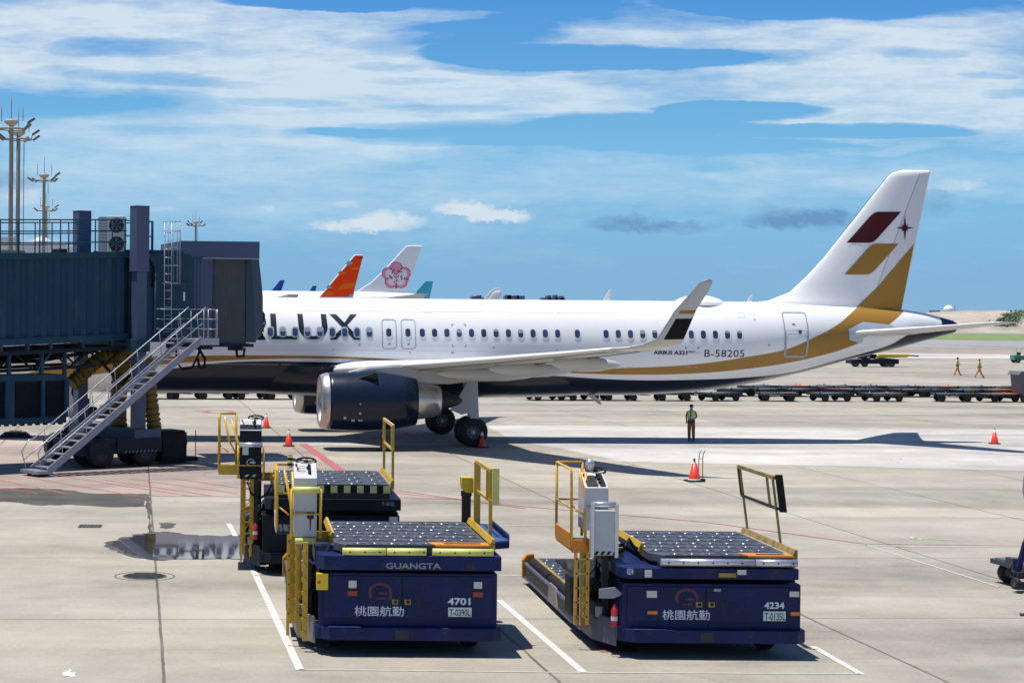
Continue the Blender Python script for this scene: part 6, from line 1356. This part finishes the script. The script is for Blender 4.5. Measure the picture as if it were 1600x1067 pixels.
def person(label, loc, rz_, h, pose, trousers, vest, cap=None, head=m_skin, sleeve=m_shirt, group=None, face=False):
    t = thing('person', label, 'person', loc, rz_, group); k = h / 1.75
    V = []; Ed = []; Rr = []
    def add(p, r, par=None):
        V.append((p[0] * k, p[1] * k, p[2] * k)); Rr.append(tuple(x * k for x in r) if isinstance(r, tuple) else r * k)
        if par is not None: Ed.append((par, len(V) - 1))
        return len(V) - 1
    pel = add((0, 0, .95), (.155, .115)); w = add((0, 0, 1.10), (.135, .10), pel); ch = add((0, 0, 1.30), (.165, .115), w); sh = add((0, .0, 1.42), (.13, .09), ch); nk = add((0, 0, 1.50), .055, sh); hd0 = add((0, -.01, 1.57), (.07, .08), nk); hd = add((0, -.015, 1.66), (.078, .095), hd0); add((0, -.01, 1.73), (.05, .06), hd)
    hands = []
    for s, (el, wr, kn, an) in zip((-1, 1), pose):
        a = add((s * .19, .0, 1.40), .055, sh); e = add(el, .045, a); w_ = add(wr, .032, e); d = (Vector(wr) - Vector(el)).normalized(); pm = Vector(wr) + d * .06; pa = add(pm, (.038, .022), w_)
        side = d.cross(Vector((0, 1, 0))).normalized() if abs(d.y) < .8 else Vector((1, 0, 0))
        for q, ln in ((-.03, .060), (-.01, .075), (.01, .070), (.03, .055)): f0 = add(pm + side * q + d * .045, .009, pa); f1 = add(pm + side * q + d * (.045 + ln * .55) + Vector((0, -.008, 0)), .0085, f0); add(pm + side * q + d * (.045 + ln) + Vector((0, -.022, 0)), .007, f1)
        t0 = add(pm - side * .045 * s + Vector((0, -.012, 0)), .010, pa); add(pm - side * .055 * s + d * .04 + Vector((0, -.03, 0)), .009, t0)
        hp = add((s * .09, 0, .88), .112, pel); kk = add(kn, .086, hp); aa = add(an, .070, kk); dx = (.0, -.10, -.045); ft = add((an[0] + dx[0], an[1] - .06, an[2] - .055), .045, aa); add((an[0], an[1] - .17, an[2] - .062), .034, ft)
    zz = lambda c: c.z / k
    def fm(c):
        z = zz(c); x = abs(c.x / k)
        if z > 1.47: return 3
        low = min(p[3][2] for p in pose) + .035
        if z < .13: return 4
        if z < .93 and not (x > .19 and z > .70): return 0
        if x > .17 or z > .98: 
            wz = min((Vector(c) / k - Vector(p[1])).length for p in pose)
            return 3 if wz < .14 and z < 1.3 and (x > .12 or abs(c.y / k) > .1) else 1
        return 0
    skinned('body', V, Ed, Rr, t, fm, [trousers, sleeve, m_belt, head, m_shoe])
    # vest
    Z = lambda z: z * k
    mb = MB(); n = 24; rings = [(1.02, .178, .132), (1.15, .172, .128), (1.30, .192, .138), (1.40, .188, .128), (1.455, .13, .10)]
    for i, (z, a, b) in enumerate(rings[:-1]):
        z2, a2, b2 = rings[i + 1]; mb.add([(a * k * cos(2 * pi * j / n), b * k * sin(2 * pi * j / n), Z(z)) for j in range(n)] + [(a2 * k * cos(2 * pi * j / n), b2 * k * sin(2 * pi * j / n), Z(z2)) for j in range(n)], [(j, (j + 1) % n, n + (j + 1) % n, n + j) for j in range(n)], vest, smooth=True)
    for z in (1.12,): mb.lathe([(.180 * k, Z(z)), (.180 * k, Z(z + .05))], (0, 0, 0), (0, 0, 1), m_refl, n)
    for x in (-.09, .09): mb.bar((x * k, -.142 * k, Z(1.15)), (x * k, -.135 * k, Z(1.43)), .045 * k, .01, m_refl)
    mb.bar((0, -.146 * k, Z(1.04)), (0, -.138 * k, Z(1.43)), .05 * k, .01, m_belt if face else vest); mb.build('vest', t)
    mb = MB(); mb.lathe([(.160 * k, Z(.90)), (.175 * k, Z(.95)), (.172 * k, Z(1.03))], (0, 0, 0), (0, 0, 1), m_belt, n); mb.build('waist_cover', t)
    mb = MB(); hc = Vector((0, -.01, 1.655)) * k; v_ = []; N1, N2 = 8, 18
    for i in range(N1 + 1):
        th = (pi * .52) * i / N1
        for j in range(N2): a = 2 * pi * j / N2; v_.append(hc + Vector((.097 * sin(th) * cos(a), .112 * sin(th) * sin(a) + .008, .098 * cos(th) + .02)) * k)
    mb.add(v_, [(i * N2 + j, i * N2 + (j + 1) % N2, (i + 1) * N2 + (j + 1) % N2, (i + 1) * N2 + j) for i in range(N1) for j in range(N2)], cap or m_hair, smooth=True)
    if cap: mb.prism([hc + Vector((-.06, -.09, .02)) * k, hc + Vector((.06, -.09, .02)) * k, hc + Vector((.04, -.18, .0)) * k, hc + Vector((-.04, -.18, .0)) * k], (0, 0, .012), cap)
    mb.build('cap' if cap else 'hair', t)
    mb = MB()
    for s in (-1, 1): mb.lathe([(.001, 0), (.012 * k, .002), (.001, .006)], Vector((s * .032, -.108, 1.665)) * k, (0, -1, 0), m_hair, 8); mb.lathe([(.02 * k, 0), (.024 * k, .01), (.001, .016)], Vector((s * .078, .0, 1.65)) * k, (s, 0, 0), head, 8)
    mb.prism([Vector((-.014, -.10, 1.615)) * k, Vector((.014, -.10, 1.615)) * k, Vector((0, -.125, 1.618)) * k], Vector((0, .004, .045)) * k, head); mb.box(-.025 * k, .025 * k, -.108 * k, -.095 * k, 1.590 * k, 1.598 * k, m_redl); mb.build('face', t)
    return t
p = G(1080, 689.5)
person('person in lime vest and brown trousers standing on the fuselage shadow, hands at the waist', (p.x, p.y, 0), R(-25), 1.62,
       [((-.25, .05, 1.17), (-.20, -.12, .98), (-.095, -.02, .50), (-.10, .03, .09)), ((.25, .03, 1.17), (.06, -.17, 1.05), (.10, -.02, .50), (.10, .03, .09))], m_brown, m_vest, head=m_face, face=True)
p = G(1496, 586.5)
person('person in yellow vest and orange trousers walking, bareheaded, left of the pair', (p.x, p.y, 0), R(75), 1.72,
       [((-.24, .08, 1.18), (-.20, -.02, .98), (-.09, .12, .50), (-.09, .30, .12)), ((.24, -.05, 1.20), (.16, -.22, 1.12), (.10, -.10, .50), (.10, -.26, .09))], m_orgt, m_vest2, group='pair of ramp workers walking far off')
p = G(1530, 590.5)
person('person in yellow vest, orange cap and orange trousers walking, right of the pair', (p.x, p.y, 0), R(80), 1.78,
       [((-.24, .10, 1.18), (-.22, .02, .96), (-.09, .16, .52), (-.09, .42, .14)), ((.24, -.05, 1.20), (.18, -.18, 1.05), (.10, -.16, .50), (.10, -.36, .09))], m_orgt, m_vest2, cap=m_capo, group='pair of ramp workers walking far off')

# ------------------------------------------------------------ dollies
m_dol = mat('dolly_dark_steel', (.035, .04, .042), .6, .2, var=.3, vscale=3); m_dolo = mat('dolly_orange', (.50, .14, .03), .5, var=.3, vscale=3, dirt=(.15, .07, .04), dscale=3, dthr=.55); m_dolr = mat('dolly_red_brown', (.22, .05, .04), .6, var=.3, vscale=3); m_dolg = mat('dolly_roller', (.20, .21, .22), .4, .5)
m_dolb = mat('dolly_blue_grey', (.06, .065, .09), .55, .2, var=.3, vscale=3)
def dolly(label, frame, loc, rz_):
    t = thing('container_dolly', label, 'dolly', loc, rz_, 'empty dollies parked behind the airliner'); L2_, W2 = 1.25, .85
    mb = MB()
    for y in (-W2, W2 - .1): mb.box(-L2_, L2_, y, y + .10, .40, .48, frame if frame.name in ('dolly_blue_grey', 'dolly_dusty') else m_dol)
    mb.box(L2_ - .9, L2_ + .02, -W2 - .02, W2 + .02, .53, .56, frame)
    for x in (-L2_, -.05, L2_ - .1): mb.box(x, x + .10, -W2, W2, .40, .54, m_dol)
    mb.box(-L2_, L2_, -W2 + .1, W2 - .1, .44, .47, m_dol)
    for x in (-.8, .8): mb.box(x - .06, x + .06, -W2 + .1, W2 - .1, .22, .42, m_dol)
    for x, y in ((-L2_, -W2), (L2_ - .08, -W2), (-L2_, W2 - .1), (L2_ - .08, W2 - .1)): mb.box(x, x + .08, y, y + .1, .50, .60, frame)
    mb.build('frame', t)
    mb = MB()
    for i in range(13): x = -1.08 + i * .18; mb.cyl((x, -W2 + .12, .52), (x, W2 - .12, .52), .035, m_dolg, 8)
    mb.build('rollers', t)['kind'] = 'stuff'
    for x in (-.8, .8):
        for y in (-W2 + .12, W2 - .12):
            mb = MB(); mb.lathe([(.001, -.07), (.12, -.07), (.23, -.08), (.25, 0), (.23, .08), (.12, .07), (.001, .07)], (x, y, .25), (0, 1, 0), m_tyre, 18); mb.build('wheel', t)
    mb = MB(); mb.bar((L2_, 0, .38), (L2_ + .75, 0, .34), .08, .06, m_dol); mb.lathe([(.09, -.02), (.09, .02), (.05, .02), (.05, -.02), (.09, -.02)], (L2_ + .82, 0, .34), (0, 0, 1), m_dol, 12); mb.build('towbar', t)
    return t
D_ = {}
orde = ['leftmost', 'second', 'third', 'fourth', 'fifth', 'sixth', 'seventh', 'eighth', 'ninth', 'tenth', 'eleventh', 'twelfth', 'thirteenth', 'fourteenth', 'fifteenth']
rows = [('front', 626.3, [(248, 'k'), (292, 'k'), (336, 'k'), (392, 'k'), (440, 'k'), (852, 'k'), (904, 'k'), (966, 'k'), (1050, 'k'), (1123, 'k'), (1213, 't'), (1297, 'k'), (1378, 't'), (1488, 'k'), (1558, 'o')]),
        ('middle', 619, [(1150, 'k'), (1196, 'k'), (1246, 'k'), (1318, 'r'), (1354, 'k'), (1420, 'k'), (1446, 'b'), (1509, 't'), (1552, 'o')]),
        ('back', 614, [(1185, 'b'), (1232, 'o'), (1282, 'b'), (1312, 'k'), (1352, 'k'), (1402, 'b'), (1462, 'o'), (1515, 'b'), (1568, 'k')])]
cname = {'t': ('dusty brown', mat('dolly_dusty', (.12, .095, .07), .7, var=.3, vscale=3)), 'k': ('black', m_dol), 'o': ('orange framed', m_dolo), 'r': ('rusty red', m_dolr), 'b': ('blue grey', m_dolb)}
for rn, yy, lst in rows:
    for i, (px_, c_) in enumerate(lst):
        p = G(px_, yy + (px_ - 1200) * .0035); lab = 'low %s dolly, %s from the left in the %s row of dollies' % (cname[c_][0], orde[i], rn) if i else 'low %s dolly, leftmost of the %s row of dollies' % (cname[c_][0], rn)
        rz_ = random.uniform(-.25, .35) + (.22 if rn != 'front' else .05) + (pi if c_ == 'r' else 0)
        if c_ not in D_: D_[c_] = dolly(lab, cname[c_][1], (p.x, p.y, 0), rz_)
        else: dup(D_[c_], (p.x, p.y, 0), rz_, lab)
# near dolly cut by the right edge of the frame
p = G(1612, 927); t = thing('container_dolly', 'dark dolly with a raised blue towbar at the right edge', 'dolly', (p.x, p.y, 0), .12); mb = MB()
mb.box(.0, 2.6, -.05, 1.6, .40, .50, m_dolb); mb.box(.05, 2.6, .0, 1.5, .50, .53, m_dolg); mb.box(-.25, .1, .1, .4, .28, .42, m_dol); mb.box(-.12, .0, .5, .8, .42, .64, m_dolb); mb.box(.2, .5, -.1, -.05, .3, .48, m_yel); mb.build('frame', t, bevel=.01)
mb = MB(); mb.bar((-.22, .2, .30), (-.02, .2, 1.02), .11, .07, m_blue, up=(0, 1, 0)); mb.bar((-.02, .2, 1.02), (.0, .2, 1.08), .10, .07, m_red, up=(0, 1, 0)); mb.lathe([(.05, -.02), (.05, .02), (.03, .02), (.03, -.02), (.05, -.02)], (.01, .2, 1.12), (0, 1, 0), m_galv, 12); mb.build('towbar', t, bevel=.008)
wheel(t, (.22, .0, .22), .22, .16, (.1, 1, 0)); wheel(t, (-.28, .1, .19), .12, .10, (1, .2, 0)); wheel(t, (.3, 1.4, .22), .22, .16, (.1, 1, 0)); wheel(t, (2.2, .0, .22), .22, .16, (0, 1, 0))
mb = MB(); mb.tube([(-.3, .2, .34), (-.36, .2, .45), (-.3, .2, .56), (-.2, .2, .5)], .018, m_blk, 6); mb.build('brake_cable', t)
p = G(1604, 962); mb = MB(); mb.tube([(p.x - .12, p.y, .03), (p.x, p.y + .02, .03), (p.x + .5, p.y + .1, .03)], .028, mat('dull_red_rubber', (.16, .05, .05), .7), 8); tag(mb.build('hose_end'), 'dull red hose end lying on the concrete at the right edge', 'hose')
p = G(1603, 800); t = thing('equipment_panel', 'upright grey metal panel cut off by the right edge', 'panel', (p.x, p.y, 0), .3); mb = MB(); mb.prism([(-.02, 0, .30), (-.10, 0, .62), (-.06, 0, 1.05), (.5, 0, 1.02), (.5, 0, .30)], (0, .04, 0), m_galv); mb.build('sheet', t); mb = MB(); mb.bar((.05, .02, 0), (.05, .02, .4), .05, .05, m_dark); mb.bar((.45, .02, 0), (.45, .02, .4), .05, .05, m_dark); mb.build('legs', t)

# ------------------------------------------------------------ belt loader, waste bin, tug
p = G(1362, 573); t = thing('belt_loader', 'black belt loader with a yellow conveyor, parked beyond the tail', 'belt loader', (p.x, p.y, 0), .05); mb = MB()
mb.prism([(-2.6, -.9, .35), (2.7, -.9, .35), (2.7, -.9, .85), (1.2, -.9, 1.0), (.4, -.9, .8), (-1.6, -.9, .85), (-2.6, -.9, .7)], (0, 1.8, 0), m_navyL); mb.box(-1.3, -.5, -.95, -.2, .8, 1.3, m_navyL); mb.build('body', t, bevel=.04)
mb = MB(); mb.prism([(.3, -.5, 1.12), (.5, -.5, 1.0), (3.7, -.5, 1.05), (4.1, -.5, 1.2), (4.0, -.5, 1.42), (.6, -.5, 1.40)], (0, 1.0, 0), m_yel2); mb.build('conveyor', t, bevel=.03)
mb = MB(); mb.bar((-2.4, 0, 1.25), (.4, 0, 1.3), .9, .16, m_blk); mb.bar((4.0, 0, 1.3), (5.2, 0, 1.22), .35, .14, m_blk); mb.box(-1.5, .3, -.3, .3, .9, 1.2, m_blk); mb.build('belt', t)
mb = MB(); mb.box(-.9, -.6, -.96, -.92, .95, 1.2, m_inkd); mb.build('marking', t)
for x in (-2.1, -1.1, 1.3, 1.9): wheel(t, (x, -.75, .42), .42, .25, (0, 1, 0))
for x in (-1.6, 1.6): wheel(t, (x, .75, .42), .42, .25, (0, 1, 0))
p = G(1606, 628); t = thing('waste_container', 'tall grey lidded waste container on wheels at the right edge', 'waste bin', (p.x, p.y, 0), .05); m_bin = mat('bin_grey', (.13, .14, .16), .55, var=.15)
mb = MB(); mb.prism([(-.72, -.7, .45), (.72, -.7, .45), (.88, -.7, 1.85), (-.88, -.7, 1.85)], (0, 1.4, 0), m_bin)
for k_ in range(5): x = -.6 + k_ * .3; mb.box(x - .02, x + .02, -.73, -.7, .5, 1.8, m_bin)
mb.build('hopper', t, bevel=.03); mb = MB(); mb.prism([(-1.05, -.8, 1.80), (1.0, -.8, 1.86), (.95, -.8, 2.0), (-.85, -.8, 2.05)], (0, 1.6, 0), m_bin); mb.build('lid', t, bevel=.03)
mb = MB(); mb.box(-.45, .0, -.735, -.72, 1.35, 1.50, m_inkd); mb.box(-.62, -.45, -.84, -.80, 1.86, 1.94, m_inkd); mb.build('label_plate', t)
mb = MB(); mb.box(-.8, .8, -.7, .7, .28, .46, m_dol); mb.build('base_frame', t)
for x in (-.55, .55):
    for y in (-.55, .55): wheel(t, (x, y, .2), .22, .14, (0, 1, 0))
p = G(1598, 567); tug((p.x, p.y, 0), .0, 'green and white canopied tug at the right edge', mat('tug_green', (.01, .22, .12), .4, coat=.3))

# ------------------------------------------------------------ airliners parked far behind
m_cfus = mat('far_fuselage_white', (.78, .79, .80), .35, coat=.3); m_or = mat('fin_orange', (.95, .065, .006), .6, spec=.15); m_or2 = mat('fin_light_orange', (.95, .17, .012), .6, spec=.15); m_ltb = mat('fin_light_blue', (.16, .50, .72), .45); m_dkb = mat('fin_royal_blue', (.01, .05, .30), .45); m_cy = mat('fin_cyan', (.05, .42, .62), .45)
m_lvf = mat('fin_pale_lavender', (.60, .60, .74), .4); m_pkd = mat('petal_rose', (.62, .06, .16), .5); m_pkm = mat('petal_pink', (.78, .30, .42), .5); m_pkl = mat('petal_white', (.80, .74, .78), .5); m_pdt = mat('stamen_dark', (.22, .01, .05), .5)
def far_plane(label, Y, fin, finm, ytop, rad, nose_m, edge=None):
    """fin: pixel outline; ytop: pixel height of fuselage top; rad: hull radius; nose_m: metres of hull ahead of the fin"""
    q = [P(a, b, Y) for a, b in fin]; base = min(q, key=lambda v: v.x); xe = max(v.x for v in q); zt = P(fin[0][0], ytop, Y).z
    t = thing('parked_airliner', label, 'airplane', (q[0].x, Y, 0), 0, 'airliners parked far behind'); zc = zt - rad; L0 = q[0].x
    def loc(v): return Vector((v.x - L0, 0, v.z))
    te = loc(q[-1]).x
    pr = [(.01, -nose_m - rad * 2.2), (rad * .45, -nose_m - rad * 1.9), (rad * .8, -nose_m - rad * 1.2), (rad, -nose_m), (rad, te - rad * 5.0)]
    mb = MB(); mb.lathe(pr, (0, 0, zc), (1, 0, 0), m_cfus, 36)
    n = 36; v_ = []; tail = [(te - rad * 5.0, 1, 0), (te - rad * 3.0, .93, .07), (te - rad * 1.3, .70, .28), (te + rad * .3, .42, .52), (te + rad * 1.3, .16, .66)]
    for x, f, up in tail:
        for j in range(n): a = 2 * pi * j / n; v_.append((x, rad * f * cos(a), zc + up * rad + rad * f * sin(a)))
    mb.add(v_, [(i * n + j, i * n + (j + 1) % n, (i + 1) * n + (j + 1) % n, (i + 1) * n + j) for i in range(len(tail) - 1) for j in range(n)] + [tuple((len(tail) - 1) * n + j for j in range(n))], m_cfus, smooth=True); mb.build('fuselage', t)
    th = rad * .10; mb = MB(); pts = [loc(v) for v in q]; pts = [Vector((pts[0].x, 0, zc + rad * .5))] + pts + [Vector((pts[-1].x - .3, 0, zc + rad * .5))]
    mb.prism([p_ + Vector((0, -th, 0)) for p_ in pts], (0, 2 * th, 0), finm); fo = mb.build('tail_fin', t, bevel=th * .6)
    sp_ = rad * 3.2
    for s, nm in ((-1, 'tailplane'), (1, 'tailplane')):
        mb = MB(); z = zc + rad * .45; mb.prism([(te - rad * 1.6, s * .3 * rad, z), (te + rad * .9, s * sp_, z + rad * .35), (te + rad * 1.3, s * sp_, z + rad * .35), (te + rad * .6, s * .3 * rad, z)], (0, 0, rad * .09), m_wing); mb.build('tailplane', t)
        mb = MB(); z = zc - rad * .55; wx = -nose_m * .45; mb.prism([(wx - rad * 2.2, s * rad * .8, z), (wx + rad * 1.8, s * rad * 8.2, z + rad * 1.1), (wx + rad * 2.5, s * rad * 8.2, z + rad * 1.1), (wx + rad * 1.4, s * rad * 2.6, z + rad * .2), (wx + rad * 1.6, s * rad * .8, z)], (0, 0, rad * .14), m_wing); mb.build('wing', t)
        mb = MB(); mb.lathe([(rad * .5, 0), (rad * .6, rad * .3), (rad * .6, rad * 1.2), (rad * .4, rad * 2.0)], (wx - rad * 2.2, s * rad * 2.9, z - rad * .45), (1, 0, 0), m_cfus, 20); mb.build('engine', t)
        wheel(t, (wx + rad * .8, s * rad * 1.7, .6), .6, .8, (0, 1, 0))
    mb = MB(); mb.box(-nose_m - .2, -nose_m, -.1, .1, .3, zc - rad * .5, m_strut)
    for s in (-1, 1): mb.box(wx + rad * .8 - .15, wx + rad * .8 + .15, s * rad * 1.7 - .15, s * rad * 1.7 + .15, .5, zc - rad * .6, m_strut)
    mb.build('gear_leg', t); wheel(t, (-nose_m - .1, 0, .45), .45, .6, (0, 1, 0))
    return t, fo, L0, th
t1_, f1_, L0, th = far_plane('white wide body airliner far behind with a pink five petal flower on its fin', 370, [(556, 456), (578.5, 442), (599.5, 422.5), (634, 385), (639, 383.6), (660, 383.6), (634, 456)], mat('fin_pearl', (.86, .86, .88), .4, coat=.3), 455.5, 2.9, 44)
def onfin(px, py, Y, L0, th, k=0): p = P(px, py, Y); return (p.x - L0, -th - .02 - .02 * k, p.z)
def disc(cx, cy, rx, ry, Y, L0, th, m, k, mb, n=22): mb.add([onfin(cx + rx * cos(2 * pi * j / n), cy + ry * sin(2 * pi * j / n), Y, L0, th, k) for j in range(n)], [tuple(range(n))], m)
mb = MB(); cx, cy = 618.8, 431.0
for i in range(5): a = -pi / 2 + i * 2 * pi / 5; disc(cx + 13 * cos(a), cy + 12 * sin(a), 10.2, 9.8, 370, L0, th, m_pkd, 1, mb)
for i in range(5): a = -pi / 2 + i * 2 * pi / 5; disc(cx + 12.9 * cos(a), cy + 11.9 * sin(a), 9.3, 8.9, 370, L0, th, m_pkm, 2, mb)
for i in range(5): a = -pi / 2 + i * 2 * pi / 5; disc(cx + 10.8 * cos(a), cy + 10 * sin(a), 7.0, 6.6, 370, L0, th, m_pkl if i else m_pkm, 3, mb)
for i in range(5):
    a = -pi / 2 + i * 2 * pi / 5 + .35; disc(cx + 8 * cos(a), cy + 7.5 * sin(a), 1.2, 1.1, 370, L0, th, m_pdt, 5, mb, 8); a -= .7; disc(cx + 10.5 * cos(a), cy + 10 * sin(a), 1.2, 1.1, 370, L0, th, m_pdt, 5, mb, 8)
    a = -pi / 2 + i * 2 * pi / 5 + .63; disc(cx + 19 * cos(a) if i in (1, 2) else cx + 8.5 * cos(a), cy + 18 * sin(a) if i in (1, 2) else cy + 8 * sin(a), 1.9, 2.1, 370, L0, th, m_pkd, 5, mb, 8)
    a = -pi / 2 + i * 2 * pi / 5; mb.add([onfin(cx - .4, cy, 370, L0, th, 4), onfin(cx + .4, cy, 370, L0, th, 4), onfin(cx + 6.5 * cos(a), cy + 6 * sin(a), 370, L0, th, 4)], [(0, 1, 2)], m_dark)
mb.build('flower_emblem', t1_, recalc=False)
t2_, f2_, L0, th = far_plane('airliner behind with a bright orange red fin and light blue triangles', 218, [(497, 466), (553.6, 398), (568, 398.6), (551.5, 466)], m_cfus, 480, 1.9, 26)
mb = MB(); Q = lambda a, b, k=1: onfin(a, b, 218, L0, th, k)
mb.add([Q(500, 464), Q(555.0, 399.2), Q(567, 399.5), Q(550.5, 464)], [(0, 1, 2, 3)], m_or)
for tri, m_ in (([(539, 413), (545, 407), (552, 412), (544, 414)], m_ltb), ([(509, 450), (513, 445), (519, 449), (512, 451)], m_ltb), ([(544, 464), (547, 460), (551.5, 460), (550.5, 464)], m_ltb), ([(527, 427), (533, 423), (541, 426), (533, 430)], m_or2), ([(525, 453), (537, 443), (556, 441), (551, 450)], m_or2), ([(503, 462), (513, 455), (525, 457), (515, 463)], m_or2), ([(548, 421), (553, 417), (563, 419), (560, 422)], m_or2), ([(556, 403), (567, 401), (566.5, 404)], mat('fin_deep_red', (.35, .02, .01), .5))):
    mb.add([Q(a, b, 2) for a, b in tri], [tuple(range(len(tri)))], m_)
mb.build('fin_paint', t2_, recalc=False)
far_plane('distant airliner with a dark royal blue fin, leftmost of the tails behind', 710, [(423.6, 455), (438, 437.7), (445, 437.5), (439.4, 455)], m_dkb, 458, 2.8, 30)
far_plane('more distant airliner with a small royal blue fin left of the orange fin', 900, [(483.5, 455), (488.7, 446.6), (495, 446.4), (493, 455)], m_dkb, 457, 2.8, 30)
far_plane('distant airliner with a cyan fin just right of the flower fin', 600, [(650.7, 455), (665, 438.8), (677, 438.8), (671.7, 464)], m_cy, 468, 2.2, 24)
far_plane('distant airliner of which only a white fin tip shows above the cabin roof', 520, [(757, 466), (764, 458), (769, 452.6), (774, 450.8), (781, 450.3), (775, 466)], m_cfus, 470, 1.9, 24)
